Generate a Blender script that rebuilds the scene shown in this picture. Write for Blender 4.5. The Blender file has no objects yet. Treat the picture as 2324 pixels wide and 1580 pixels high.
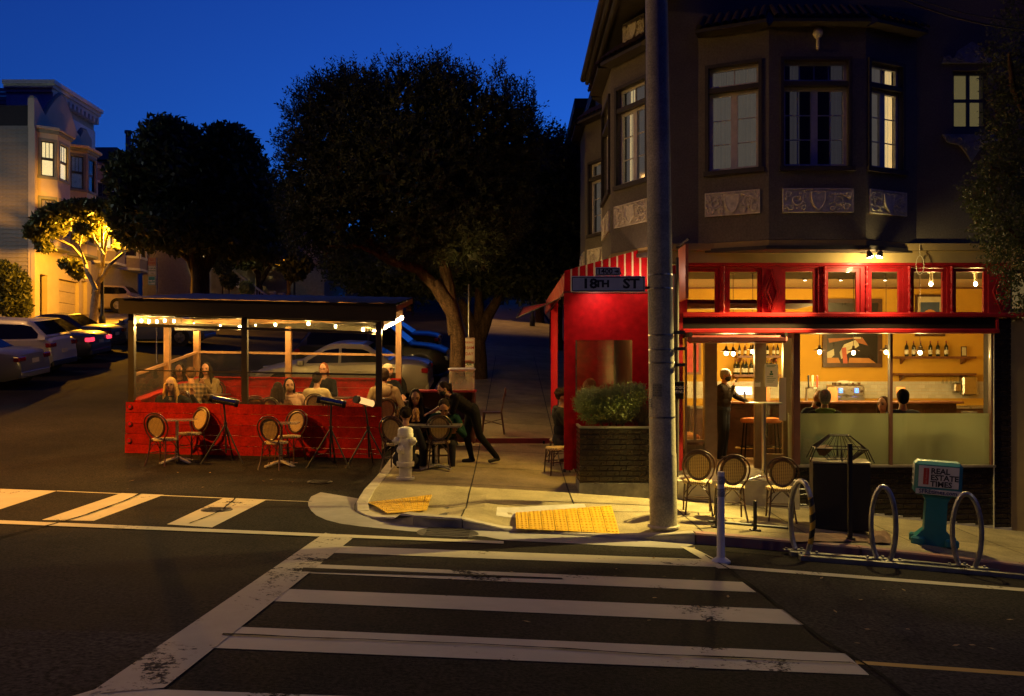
import bpy, bmesh, math, random
import numpy as np
from mathutils import Vector, Matrix, noise
random.seed(7); rng=np.random.default_rng(11)
R=math.radians
SC=bpy.context.scene; COL=SC.collection
EXPO=6.; K=2**-EXPO   # long night exposure: lamp powers below are written for exposure 0 and scaled by K
# ---------------------------------------------------------------- camera
cam=bpy.data.cameras.new('camera'); camo=bpy.data.objects.new('camera',cam); COL.objects.link(camo)
camo.location=(0,0,1.95); camo.rotation_euler=(R(90),0,0)
cam.sensor_width=36; cam.lens=2000/2324*36; cam.shift_y=50/2324; cam.clip_end=1500; cam.clip_start=.05
SC.camera=camo
# ---------------------------------------------------------------- dusk sky
W=bpy.data.worlds.new('World'); SC.world=W; W.use_nodes=True
nt=W.node_tree; nt.nodes.clear()
sky=nt.nodes.new('ShaderNodeTexSky'); sky.sky_type='NISHITA'; sky.sun_disc=False
sky.sun_elevation=R(-4.0); sky.sun_rotation=R(24); sky.altitude=50; sky.air_density=1.2; sky.dust_density=.2; sky.ozone_density=6
tint=nt.nodes.new('ShaderNodeMix'); tint.data_type='RGBA'; tint.blend_type='MULTIPLY'; tint.inputs[0].default_value=1
tint.inputs[7].default_value=(.20,1.0,1.0,1)
bg=nt.nodes.new('ShaderNodeBackground'); bg.inputs[1].default_value=.122
wo=nt.nodes.new('ShaderNodeOutputWorld')
nt.links.new(sky.outputs[0],tint.inputs[6]); nt.links.new(tint.outputs[2],bg.inputs[0]); nt.links.new(bg.outputs[0],wo.inputs[0])
# ---------------------------------------------------------------- the last afterglow of the sun that has set beyond the cafe
sl=bpy.data.lights.new('sun','SUN'); sl.energy=.0002; sl.angle=R(10); sl.color=(.75,.8,1)
so=bpy.data.objects.new('sun',sl); COL.objects.link(so); so.rotation_euler=(R(80),0,R(160)); so.location=(0,-20,30)
SC.view_settings.view_transform='Standard'; SC.view_settings.look='None'; SC.view_settings.exposure=EXPO; SC.view_settings.gamma=1
SC.view_settings.use_curve_mapping=False
SC.render.engine='CYCLES'; cy=SC.cycles
cy.use_denoising=True
try: cy.denoiser='OPENIMAGEDENOISE'
except Exception: pass
cy.max_bounces=8; cy.diffuse_bounces=3; cy.glossy_bounces=3; cy.transmission_bounces=4; cy.transparent_max_bounces=24
cy.sample_clamp_indirect=4*K; cy.light_sampling_threshold=0; cy.caustics_reflective=False; cy.caustics_refractive=False
# ---------------------------------------------------------------- ground heights and the pixel helpers
_xs=np.linspace(-120,90,4201); _t=np.where(_xs<-3,.02,np.where(_xs<5,.02+.011*(_xs+3),np.where(_xs<14,.108,.05)))
_T=np.concatenate([[0],np.cumsum((_t[1:]+_t[:-1])/2*np.diff(_xs))]); _T-=np.interp(2.05,_xs,_T)
_ds=np.linspace(-60,260,6401)
_s=np.where(_ds<0,-.0,np.where(_ds<10.7,-.0415,np.where(_ds<11.8,0,np.where(_ds<16.3,.0262*(_ds-11.8),np.where(_ds<150,.118,.05)))))
_R=np.concatenate([[0],np.cumsum((_s[1:]+_s[:-1])/2*np.diff(_ds))]); _R-=np.interp(10.7,_ds,_R)+.13
def G(x,d): return float(np.interp(d,_ds,_R)-np.interp(x,_xs,_T))
F=2000.; CX=1162.; HY=840.; EYE=1.95
def P(px,py,d): return Vector(((px-CX)/F*d,d,EYE-(py-HY)/F*d))
def XP(px,d): return (px-CX)/F*d
def ZP(py,d): return EYE-(py-HY)/F*d
def GP(px,py,h=0.):
    f=lambda d:(EYE-(py-HY)/F*d)-(G((px-CX)/F*d,d)+h)
    d=3.
    while d<160 and f(d)>0: d+=.15
    a,b=d-.15,d
    for _ in range(22):
        m=(a+b)/2
        if f(m)>0: a=m
        else: b=m
    d=(a+b)/2; x=(px-CX)/F*d
    return Vector((x,d,G(x,d)+h))
# ---------------------------------------------------------------- mesh builder
class MB:
    def __init__(s): s.v=[]; s.f=[]; s.m=[]; s.M=None; s.mi=0
    def add(s,vs,fs):
        o=len(s.v)
        if s.M is not None: vs=[s.M@Vector(p) for p in vs]
        s.v+= [tuple(p) for p in vs]; s.f+=[tuple(i+o for i in f) for f in fs]; s.m+=[s.mi]*len(fs)
        return s
    def box(s,a,b,bev=0):
        x0,y0,z0=a; x1,y1,z1=b
        if x0>x1:x0,x1=x1,x0
        if y0>y1:y0,y1=y1,y0
        if z0>z1:z0,z1=z1,z0
        if bev<=0:
            return s.add([(x0,y0,z0),(x1,y0,z0),(x1,y1,z0),(x0,y1,z0),(x0,y0,z1),(x1,y0,z1),(x1,y1,z1),(x0,y1,z1)],
              [(0,3,2,1),(4,5,6,7),(0,1,5,4),(1,2,6,5),(2,3,7,6),(3,0,4,7)])
        b_=bev; r=[]
        for z,i in ((z0,b_),(z0+b_,0),(z1-b_,0),(z1,b_)):
            if i: r.append([(x0+b_,y0+b_,z),(x1-b_,y0+b_,z),(x1-b_,y1-b_,z),(x0+b_,y1-b_,z)])
            else: r.append([(x0+b_,y0,z),(x1-b_,y0,z),(x1,y0+b_,z),(x1,y1-b_,z),(x1-b_,y1,z),(x0+b_,y1,z),(x0,y1-b_,z),(x0,y0+b_,z)])
        vs=r[0]+r[1]+r[2]+r[3]; fs=[(3,2,1,0),(20,21,22,23)]
        for k in range(8): fs.append((4+k,4+(k+1)%8,12+(k+1)%8,12+k))
        for k in range(4):
            fs.append((k,(k+1)%4,4+(2*k+2)%8-1+0,4+2*k)) if False else None
            a0=4+2*k; a1=4+2*k+1; a2=4+(2*k+2)%8
            fs.append((k,(k+1)%4,a1,a0)); fs.append(((k+1)%4,a2,a1))
            c0=12+2*k; c1=12+2*k+1; c2=12+(2*k+2)%8
            fs.append((20+k,c0,c1,20+(k+1)%4)); fs.append((20+(k+1)%4,c1,c2))
        return s.add(vs,[f for f in fs if f])
    def tube(s,pts,r,n=8,cap=True,closed=False):
        pts=[Vector(p) for p in pts]; N=len(pts)
        rr=r if isinstance(r,(list,tuple)) else [r]*N
        vs=[];fs=[]; up=None
        for i,p in enumerate(pts):
            if closed: t=(pts[(i+1)%N]-pts[i-1])
            else: t=(pts[min(i+1,N-1)]-pts[max(i-1,0)])
            if t.length<1e-9: t=Vector((0,0,1))
            t.normalize()
            if up is None:
                a=Vector((0,0,1)) if abs(t.z)<.9 else Vector((1,0,0))
                up=(a-t*a.dot(t)).normalized()
            else:
                up=(up-t*up.dot(t))
                up=up.normalized() if up.length>1e-6 else t.orthogonal().normalized()
            w=t.cross(up)
            for k in range(n):
                an=2*math.pi*k/n
                vs.append(p+(up*math.cos(an)+w*math.sin(an))*rr[i])
        for i in range(N if closed else N-1):
            j=(i+1)%N
            for k in range(n): fs.append((i*n+k,i*n+(k+1)%n,j*n+(k+1)%n,j*n+k))
        if cap and not closed: fs.append(tuple(range(n-1,-1,-1))); fs.append(tuple((N-1)*n+k for k in range(n)))
        return s.add(vs,fs)
    def lathe(s,prof,n=16,o=(0,0,0),axis='z'):
        vs=[];fs=[]
        for (r,z) in prof:
            for k in range(n):
                a=2*math.pi*k/n; x,y=r*math.cos(a),r*math.sin(a)
                q=(x,y,z) if axis=='z' else ((z,x,y) if axis=='x' else (x,z,-y))
                vs.append((q[0]+o[0],q[1]+o[1],q[2]+o[2]))
        for i in range(len(prof)-1):
            for k in range(n): fs.append((i*n+k,i*n+(k+1)%n,(i+1)*n+(k+1)%n,(i+1)*n+k))
        if prof[0][0]>1e-5: fs.append(tuple(range(n-1,-1,-1)))
        if prof[-1][0]>1e-5: fs.append(tuple((len(prof)-1)*n+k for k in range(n)))
        return s.add(vs,fs)
    def ell(s,c,r,n=12,m=8,rot=None):
        vs=[];fs=[]
        for j in range(m+1):
            th=math.pi*j/m
            for k in range(n):
                a=2*math.pi*k/n
                p=Vector((r[0]*math.sin(th)*math.cos(a),r[1]*math.sin(th)*math.sin(a),-r[2]*math.cos(th)))
                if rot is not None: p=rot@p
                vs.append(p+Vector(c))
        for j in range(m):
            for k in range(n):
                a,b,c2,d=j*n+k,j*n+(k+1)%n,(j+1)*n+(k+1)%n,(j+1)*n+k
                if j==0: fs.append((a,c2,d))
                elif j==m-1: fs.append((a,b,d))
                else: fs.append((a,b,c2,d))
        return s.add(vs,fs)
    def cap(s,p0,r0,p1,r1,n=12):
        p0=Vector(p0);p1=Vector(p1);t=(p1-p0)
        if t.length<1e-6: t=Vector((0,0,.001)); p1=p0+t
        t.normalize(); pts=[];rr=[]
        for a in (89,60,30): pts.append(p0-t*r0*math.sin(R(a))); rr.append(max(.001,r0*math.cos(R(a))))
        pts.append(p0);rr.append(r0);pts.append(p1);rr.append(r1)
        for a in (30,60,89): pts.append(p1+t*r1*math.sin(R(a))); rr.append(max(.001,r1*math.cos(R(a))))
        return s.tube(pts,rr,n)
    def prism(s,poly,y0,y1,plane='xz'):
        n=len(poly)
        f={'xz':lambda a,b,c:(a,c,b),'xy':lambda a,b,c:(a,b,c),'yz':lambda a,b,c:(c,a,b)}[plane]
        vs=[f(a,b,y0) for a,b in poly]+[f(a,b,y1) for a,b in poly]
        fs=[tuple(range(n)),tuple(range(2*n-1,n-1,-1))]+[(i,n+i,n+(i+1)%n,(i+1)%n) for i in range(n)]
        return s.add(vs,fs)
    def mesh(s,name,mats,smooth=False,fixn=True):
        me=bpy.data.meshes.new(name); me.from_pydata(s.v,[],s.f)
        mats=mats if isinstance(mats,(list,tuple)) else [mats]
        for m in mats: me.materials.append(m)
        if len(mats)>1: me.polygons.foreach_set('material_index',s.m)
        if fixn:
            bm=bmesh.new(); bm.from_mesh(me); bmesh.ops.recalc_face_normals(bm,faces=bm.faces); bm.to_mesh(me); bm.free()
        if smooth:
            me.polygons.foreach_set('use_smooth',[True]*len(me.polygons))
            try: me.set_sharp_from_angle(angle=R(smooth if smooth is not True else 40))
            except Exception: pass
        me.update(); return me
def link(name,data,parent=None,mat=None):
    o=bpy.data.objects.new(name,data); COL.objects.link(o)
    if parent is not None:
        o.parent=parent
    if mat is not None: o.matrix_local=mat
    return o
def tag(o,label=None,cat=None,group=None,kind=None):
    if label: o['label']=label
    if cat: o['category']=cat
    if group: o['group']=group
    if kind: o['kind']=kind
    return o
def thing(name,label,cat,loc=(0,0,0),rz=0,group=None):
    o=link(name,None); o.location=loc; o.rotation_euler=(0,0,rz); o.empty_display_size=.1
    tag(o,label,cat,group)
    o['_m']=1; del o['_m']
    return o
def RM(o): return Matrix.Translation(o.location)@Matrix.Rotation(o.rotation_euler[2],4,'Z')
def part(name,mb,mat,parent=None,world=False,smooth=False,label=None,fixn=True):
    """one mesh part; world=True means the vertices are in world space and the parent is a top-level root"""
    if world and parent is not None:
        p=parent; Mw=Matrix.Identity(4)
        chain=[]
        while p is not None: chain.append(p); p=p.parent
        for q in reversed(chain): Mw=Mw@(RM(q) if q.type=='EMPTY' else q.matrix_local)
        Mi=Mw.inverted(); mb.v=[tuple(Mi@Vector(v)) for v in mb.v]
    o=link(name,mb.mesh(name,mat,smooth,fixn),parent)
    if label: o['label']=label
    return o
def single(name,mb,mat,label,cat,group=None,smooth=False,origin=None):
    if origin is not None:
        o3=Vector(origin); mb.v=[tuple(Vector(v)-o3) for v in mb.v]
    o=link(name,mb.mesh(name,mat,smooth)); 
    if origin is not None: o.location=origin
    return tag(o,label,cat,group)
def struct(name,mb,mat,smooth=False):
    o=link(name,mb.mesh(name,mat,smooth)); return tag(o,kind='structure')
def copy_tree(o,parent=None):
    c=o.copy(); COL.objects.link(c); c.parent=parent
    for ch in list(o.children): copy_tree(ch,c)
    return c
def frame_M(o,u,w=None):
    """matrix whose x axis is u (horizontal), y axis points into the wall, z up"""
    u=Vector(u).normalized(); z=Vector((0,0,1)); y=z.cross(u)
    return Matrix(((u.x,y.x,z.x,o[0]),(u.y,y.y,z.y,o[1]),(u.z,y.z,z.z,o[2]),(0,0,0,1)))
# ---------------------------------------------------------------- materials
MATS={}
def M(name,col,rough=.6,metal=0.,var=.18,scale=6.,bump=0.,bscale=60.,spec=.5,rnd=0.,emis=None,estr=0.,coat=0.,sheen=0.,col2=None,grain=0.,gscale=90.,zs=1.):
    if name in MATS: return MATS[name]
    m=bpy.data.materials.new(name); m.use_nodes=True; n=m.node_tree.nodes; l=m.node_tree.links
    b=n['Principled BSDF']; b.inputs['Roughness'].default_value=rough; b.inputs['Metallic'].default_value=metal
    b.inputs['Specular IOR Level'].default_value=spec; b.inputs['Coat Weight'].default_value=coat
    c=(*col,1)
    tc=n.new('ShaderNodeTexCoord'); no=n.new('ShaderNodeTexNoise'); no.inputs['Scale'].default_value=scale; no.inputs['Detail'].default_value=6
    no.inputs['Roughness'].default_value=.65
    mpv=n.new('ShaderNodeMapping'); mpv.inputs['Scale'].default_value=(1,1,zs); l.new(tc.outputs['Object'],mpv.inputs[0]); l.new(mpv.outputs[0],no.inputs['Vector'])
    mx=n.new('ShaderNodeMix'); mx.data_type='RGBA'
    c2=col2 if col2 else tuple(min(1,x*(1+var)) for x in col); c1=tuple(x*(1-var) for x in col) if not col2 else col
    mx.inputs[6].default_value=(*c1,1); mx.inputs[7].default_value=(*c2,1)
    mr=n.new('ShaderNodeMapRange'); mr.inputs[1].default_value=.3; mr.inputs[2].default_value=.7; l.new(no.outputs['Fac'],mr.inputs[0])
    l.new(mr.outputs[0],mx.inputs[0]); out=mx.outputs[2]
    if grain:
        ng=n.new('ShaderNodeTexNoise'); ng.inputs['Scale'].default_value=gscale; ng.inputs['Detail'].default_value=3; l.new(tc.outputs['Object'],ng.inputs['Vector'])
        mg=n.new('ShaderNodeMapRange'); mg.inputs[1].default_value=.3; mg.inputs[2].default_value=.7; mg.inputs[3].default_value=1-grain; mg.inputs[4].default_value=1+grain; l.new(ng.outputs['Fac'],mg.inputs[0])
        nl=n.new('ShaderNodeTexNoise'); nl.inputs['Scale'].default_value=.45; nl.inputs['Detail'].default_value=5; l.new(tc.outputs['Object'],nl.inputs['Vector'])
        ml=n.new('ShaderNodeMapRange'); ml.inputs[1].default_value=.3; ml.inputs[2].default_value=.7; ml.inputs[3].default_value=1-grain*.5; ml.inputs[4].default_value=1+grain*.5; l.new(nl.outputs['Fac'],ml.inputs[0])
        pm=n.new('ShaderNodeMath'); pm.operation='MULTIPLY'; l.new(mg.outputs[0],pm.inputs[0]); l.new(ml.outputs[0],pm.inputs[1]); hg=n.new('ShaderNodeHueSaturation'); l.new(pm.outputs[0],hg.inputs['Value']); l.new(out,hg.inputs['Color']); out=hg.outputs[0]
    if rnd:
        oi=n.new('ShaderNodeObjectInfo'); hv=n.new('ShaderNodeHueSaturation'); m2=n.new('ShaderNodeMapRange')
        m2.inputs[3].default_value=1-rnd; m2.inputs[4].default_value=1+rnd
        l.new(oi.outputs['Random'],m2.inputs[0]); l.new(m2.outputs[0],hv.inputs['Value']); l.new(out,hv.inputs['Color']); out=hv.outputs[0]
    l.new(out,b.inputs['Base Color'])
    rr=n.new('ShaderNodeMapRange'); rr.inputs[3].default_value=max(0,rough-.1); rr.inputs[4].default_value=min(1,rough+.1)
    l.new(no.outputs['Fac'],rr.inputs[0]); l.new(rr.outputs[0],b.inputs['Roughness'])
    if bump:
        nb=n.new('ShaderNodeTexNoise'); nb.inputs['Scale'].default_value=bscale; nb.inputs['Detail'].default_value=4
        l.new(mpv.outputs[0],nb.inputs['Vector'])
        bp=n.new('ShaderNodeBump'); bp.inputs['Strength'].default_value=bump; bp.inputs['Distance'].default_value=.01
        l.new(nb.outputs['Fac'],bp.inputs['Height']); l.new(bp.outputs[0],b.inputs['Normal'])
    if emis:
        b.inputs['Emission Color'].default_value=(*emis,1); b.inputs['Emission Strength'].default_value=estr*K
    MATS[name]=m; return m
def EM(name,col,st):
    if name in MATS: return MATS[name]
    m=bpy.data.materials.new(name); m.use_nodes=True; n=m.node_tree.nodes; l=m.node_tree.links
    n.clear(); e=n.new('ShaderNodeEmission'); e.inputs[0].default_value=(*col,1); e.inputs[1].default_value=st*K
    o=n.new('ShaderNodeOutputMaterial'); l.new(e.outputs[0],o.inputs[0]); MATS[name]=m; return m
def GLASS(name,col=(1,1,1),ior=1.5,rough=.02,refl=(1,1,1),haze=0.):
    """thin pane: Fresnel mix of a clear pass and a mirror reflection, with an optional dusty haze"""
    if name in MATS: return MATS[name]
    m=bpy.data.materials.new(name); m.use_nodes=True; n=m.node_tree.nodes; l=m.node_tree.links; n.clear()
    t=n.new('ShaderNodeBsdfTransparent'); t.inputs[0].default_value=(*col,1)
    g=n.new('ShaderNodeBsdfGlossy'); g.inputs['Roughness'].default_value=rough; g.inputs[0].default_value=(*refl,1)
    lw=n.new('ShaderNodeLayerWeight'); lw.inputs[0].default_value=.5; pw=n.new('ShaderNodeMath'); pw.operation='POWER'; pw.inputs[1].default_value=5; l.new(lw.outputs['Facing'],pw.inputs[0])
    f0=((ior-1)/(ior+1))**2; fr=n.new('ShaderNodeMath'); fr.operation='MULTIPLY_ADD'; fr.inputs[1].default_value=1-f0; fr.inputs[2].default_value=f0; l.new(pw.outputs[0],fr.inputs[0])   # Schlick, the same from both sides of the pane
    mx=n.new('ShaderNodeMixShader'); l.new(fr.outputs[0],mx.inputs[0]); l.new(t.outputs[0],mx.inputs[1]); l.new(g.outputs[0],mx.inputs[2])
    out=mx.outputs[0]
    if haze:
        d=n.new('ShaderNodeBsdfDiffuse'); d.inputs[0].default_value=(.8,.8,.75,1)
        tr=n.new('ShaderNodeBsdfTranslucent'); tr.inputs[0].default_value=(.8,.8,.75,1)
        m0=n.new('ShaderNodeMixShader'); m0.inputs[0].default_value=.5; l.new(d.outputs[0],m0.inputs[1]); l.new(tr.outputs[0],m0.inputs[2])
        tc=n.new('ShaderNodeTexCoord'); no=n.new('ShaderNodeTexNoise'); no.inputs['Scale'].default_value=2.5; no.inputs['Detail'].default_value=7
        l.new(tc.outputs['Object'],no.inputs['Vector'])
        mr=n.new('ShaderNodeMapRange'); mr.inputs[1].default_value=.35; mr.inputs[2].default_value=.75; mr.inputs[3].default_value=haze*.5; mr.inputs[4].default_value=haze*1.6
        l.new(no.outputs['Fac'],mr.inputs[0])
        m2=n.new('ShaderNodeMixShader'); l.new(mr.outputs[0],m2.inputs[0]); l.new(out,m2.inputs[1]); l.new(m0.outputs[0],m2.inputs[2]); out=m2.outputs[0]
    o=n.new('ShaderNodeOutputMaterial'); l.new(out,o.inputs[0]); MATS[name]=m; return m
def TRANSL(name,col,tcol=None,mix=.5,clear=0.):
    if name in MATS: return MATS[name]
    m=bpy.data.materials.new(name); m.use_nodes=True; n=m.node_tree.nodes; l=m.node_tree.links; n.clear()
    d=n.new('ShaderNodeBsdfDiffuse'); d.inputs[0].default_value=(*col,1)
    t=n.new('ShaderNodeBsdfTranslucent'); t.inputs[0].default_value=(*(tcol or col),1)
    mx=n.new('ShaderNodeMixShader'); mx.inputs[0].default_value=mix; l.new(d.outputs[0],mx.inputs[1]); l.new(t.outputs[0],mx.inputs[2]); out=mx.outputs[0]
    if clear:
        tr=n.new('ShaderNodeBsdfTransparent'); m2=n.new('ShaderNodeMixShader'); m2.inputs[0].default_value=clear
        l.new(out,m2.inputs[1]); l.new(tr.outputs[0],m2.inputs[2]); out=m2.outputs[0]
    o=n.new('ShaderNodeOutputMaterial'); l.new(out,o.inputs[0]); MATS[name]=m; return m
def text_mb(s,size,depth=.004,font_scale_x=1.,spacing=1.,bold=.0,align='CENTER'):
    """flat lettering as mesh data: x along the line, z up, facing -y, baseline centre at the origin"""
    cu=bpy.data.curves.new('t','FONT'); cu.body=s; cu.size=size; cu.extrude=depth; cu.align_x=align; cu.space_character=spacing; cu.offset=bold; cu.resolution_u=2
    ob=bpy.data.objects.new('t',cu); COL.objects.link(ob)
    dg=bpy.context.evaluated_depsgraph_get(); me=bpy.data.meshes.new_from_object(ob.evaluated_get(dg))
    mb=MB(); mb.v=[(v.co.x*font_scale_x,-v.co.z,v.co.y) for v in me.vertices]; mb.f=[tuple(p.vertices) for p in me.polygons]; mb.m=[0]*len(mb.f)
    bpy.data.objects.remove(ob); bpy.data.curves.remove(cu); bpy.data.meshes.remove(me)
    return mb
def place(mb,Mx): mb.v=[tuple(Mx@Vector(v)) for v in mb.v]; return mb
def lamp(name,loc,energy,col,kind='POINT',radius=.05,spot=None,blend=.5,aim=None,parent=None):
    L=bpy.data.lights.new(name,kind); L.energy=energy*K; L.color=col
    if kind in('POINT','SPOT'): L.shadow_soft_size=radius
    if kind=='SPOT': L.spot_size=R(spot); L.spot_blend=blend
    o=bpy.data.objects.new(name,L); COL.objects.link(o); o.location=loc
    if aim is not None: o.rotation_euler=(Vector(aim)-Vector(loc)).to_track_quat('-Z','Y').to_euler()
    if parent is not None:
        o.parent=parent; o.matrix_parent_inverse=RM(parent).inverted()
    return o
# ================================================================ GROUND
m_asph=M('asphalt',(.021,.018,.0145),.85,var=.35,scale=1.3,bump=.6,bscale=120,spec=.06,grain=.8,gscale=42)
def paint_mat(name,col,wear=.5,rough=.7):
    if name in MATS: return MATS[name]
    m=bpy.data.materials.new(name); m.use_nodes=True; n=m.node_tree.nodes; l=m.node_tree.links; b=n['Principled BSDF']; b.inputs['Roughness'].default_value=rough
    tc=n.new('ShaderNodeTexCoord')
    def nz(s,det,dist=0):
        x=n.new('ShaderNodeTexNoise'); x.inputs['Scale'].default_value=s; x.inputs['Detail'].default_value=det; x.inputs['Roughness'].default_value=.7; x.inputs['Distortion'].default_value=dist
        l.new(tc.outputs['Object'],x.inputs['Vector']); return x
    a=nz(1.1,9,.4); c=nz(26,4); d=nz(3.,8)
    mx=n.new('ShaderNodeMix'); mx.data_type='RGBA'; mx.inputs[6].default_value=(*[k*.62 for k in col],1); mx.inputs[7].default_value=(*col,1)
    l.new(d.outputs['Fac'],mx.inputs[0]); l.new(mx.outputs[2],b.inputs['Base Color'])
    ad=n.new('ShaderNodeMath'); ad.operation='MULTIPLY_ADD'; ad.inputs[1].default_value=.35; l.new(c.outputs['Fac'],ad.inputs[0]); l.new(a.outputs['Fac'],ad.inputs[2])
    mr=n.new('ShaderNodeMapRange'); mr.inputs[1].default_value=.40+.2*wear; mr.inputs[2].default_value=.46+.2*wear; l.new(ad.outputs[0],mr.inputs[0]); 
    tr=n.new('ShaderNodeBsdfTransparent'); ms=n.new('ShaderNodeMixShader'); l.new(mr.outputs[0],ms.inputs[0]); l.new(tr.outputs[0],ms.inputs[1]); l.new(b.outputs[0],ms.inputs[2])
    l.new(ms.outputs[0],n['Material Output'].inputs[0]); MATS[name]=m; return m
m_paint=paint_mat('road_paint_white',(.58,.52,.33),.58); m_paintw=paint_mat('road_paint_worn',(.46,.41,.27),.82); m_paint2=paint_mat('road_paint_solid',(.58,.52,.33),.42)
m_ypaint=paint_mat('road_paint_yellow',(.62,.36,.04),.35)
m_conc=M('concrete',(.30,.25,.14),.88,var=.3,scale=1.7,bump=.25,bscale=90,rnd=.10,spec=.12,grain=.28,gscale=60)
m_concd=M('concrete_joint',(.05,.045,.035),.9)
m_gut=M('gutter_concrete',(.27,.25,.22),.85,var=.35,scale=1.2,bump=.3,bscale=80)
m_kerb=M('kerb_concrete',(.40,.35,.25),.85,var=.35,scale=3,bump=.3,rnd=.1)
m_redkerb=M('kerb_red_paint',(.30,.10,.08),.8,var=.45,scale=5,col2=(.2,.17,.15))
m_earth=M('earth',(.06,.05,.035),.95,var=.4,scale=2)
# the road: one sheet that follows both streets' slopes and runs to the horizon
mb=MB()
gx=sorted(set([-110,-90,-70,-55,-45,-38,-32]+list(np.arange(-28,14.1,.7))+[16,20,26,34,45,60,80]))
gd=sorted(set([-50,-30,-20,-12,-6]+list(np.arange(-3,22,.6))+list(np.arange(22,80,2.5))+[85,95,110,130,160,200,240]))
nx=len(gx); vs=[(x,d,G(x,d)) for d in gd for x in gx]
fs=[(j*nx+i,j*nx+i+1,(j+1)*nx+i+1,(j+1)*nx+i) for j in range(len(gd)-1) for i in range(nx-1)]
mb.add(vs,fs); road=struct('road',mb,m_asph,True)
def gquad(q,n=14,m=3,lift=.004):
    """patch of ground between four picture corners, each point dropped on the road surface"""
    mb=MB(); vs=[]
    for j in range(m+1):
        for i in range(n+1):
            u,v=i/n,j/m
            a=[q[0][k]*(1-u)+q[1][k]*u for k in(0,1)]; b=[q[3][k]*(1-u)+q[2][k]*u for k in(0,1)]
            p=GP(a[0]*(1-v)+b[0]*v,a[1]*(1-v)+b[1]*v,lift); vs.append(p)
    mb.add(vs,[(j*(n+1)+i,j*(n+1)+i+1,(j+1)*(n+1)+i+1,(j+1)*(n+1)+i) for j in range(m) for i in range(n)]); return mb
def mark(name,q,mat,label,n=14,m=3,lift=.004):
    o=link(name,gquad(q,n,m,lift).mesh(name,mat)); o['kind']='structure'; o['label']=label; return o
mark('crosswalk_bar',[(768,1239),(1594,1269),(1630,1287),(738,1254)],m_paint,'farthest white bar of the near crosswalk')
mark('crosswalk_bar',[(704,1280),(1685,1321),(1716,1344),(681,1300)],m_paint,'second white bar of the near crosswalk with its middle worn away')
mark('worn_patch',[(688,1288),(1275,1311.5),(1278,1314),(684,1297)],m_asph,'long bare strip worn through the second crosswalk bar',30,2,.009)
mark('crosswalk_bar',[(636,1336),(1776,1383),(1824,1418),(592,1363)],m_paint2,'third white bar of the near crosswalk')
mark('crosswalk_bar',[(531,1422),(1918,1483),(1973,1532),(474,1470)],m_paint,'broad fourth white bar of the near crosswalk')
mark('crosswalk_bar',[(232,1560),(2150,1628),(2260,1690),(60,1610)],m_paint,'nearest white bar cut by the bottom of the frame')
mark('crosswalk_edge_line',[(738,1209),(800,1222),(372,1561),(200,1575)],m_paintw,'worn white edge line of the near crosswalk',4,24,.008)
mark('crosswalk_stripe',[(-40,1108),(129,1114),(-120,1195),(-260,1190)],m_paint2,'leftmost slanted stripe of the side-street crosswalk',6,6)
mark('crosswalk_stripe',[(276,1119),(372,1123),(213,1182),(95,1180)],m_paint,'middle slanted stripe of the side-street crosswalk',6,6)
mark('crosswalk_stripe',[(508,1130),(606,1134),(481,1197),(379,1190)],m_paint,'right slanted stripe of the side-street crosswalk',6,6)
mark('crosswalk_line',[(-40,1179),(1143,1228),(1143,1234),(-40,1187)],m_paint2,'long white line along the corner',30,1,.010)
mark('pavement_seam',[(129,1113.5),(704,1138),(704,1139.5),(129,1115)],m_paint2,'thin pale seam across the side street',16,1)
mark('lane_line',[(1625,1281),(2400,1341),(2400,1348),(1625,1288)],m_paint2,'white parking lane line by the bike racks',16,1,.006)
mark('lane_line',[(1544,1240),(1572,1243),(1668,1290),(1630,1290)],m_paint2,'short diagonal white line by the post',5,2,.009)
mark('centre_line',[(1940,1499),(2420,1532),(2420,1541),(1945,1507)],m_ypaint,'yellow centre line at the right edge',10,1)
# sidewalk outline (X,d): rounded corner, convex; half-planes for clipping
KR=1.55
cc=(-2.15+KR,10.55+KR)
arc=[(cc[0]-KR*math.cos(a),cc[1]-KR*math.sin(a)) for a in np.linspace(0,math.pi/2,13)]
PADA=(-1.42,11.62,.46,.34); PADB=(.72,11.10,.66,.34)   # centre X,d, half sizes
def hwalk(x,d):
    h=.13
    for (cx,cd,a,b) in (PADA,PADB):
        dx=max(0,abs(x-cx)-a); dd=max(0,abs(d-cd)-b)
        if (cx,cd)==PADA[:2] : 
            if d<cd and x>cx: dd*=1.7; dx*=1.5
        t=min(1,math.hypot(dx/.75,dd/.95)); h=min(h,.012+.118*t*t*(3-2*t))
    return h
def W3(x,d,off=0): return (x,d,G(x,d)+hwalk(x,d)+off)
HP=[]  # half planes: keep n.p>=c
poly=[(40,10.55)]+[a for a in reversed(arc)]+[(-2.15,90)]
for i in range(len(poly)-1):
    (x0,y0),(x1,y1)=poly[i],poly[i+1]; nx_,ny_=(y1-y0),-(x1-x0)
    L=math.hypot(nx_,ny_); nx_/=L; ny_/=L
    if nx_*(3)+ny_*(14)-(nx_*x0+ny_*y0)<0: nx_,ny_=-nx_,-ny_
    HP.append((nx_,ny_,nx_*x0+ny_*y0))
def clip(pg,inset=.17):
    for (a,b,c) in HP:
        c=c+inset; out=[]
        for i in range(len(pg)):
            p,q=pg[i],pg[(i+1)%len(pg)]; fp=a*p[0]+b*p[1]-c; fq=a*q[0]+b*q[1]-c
            if fp>=0: out.append(p)
            if fp*fq<0: t=fp/(fp-fq); out.append((p[0]+(q[0]-p[0])*t,p[1]+(q[1]-p[1])*t))
        pg=out
        if len(pg)<3: return []
    return pg
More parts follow.
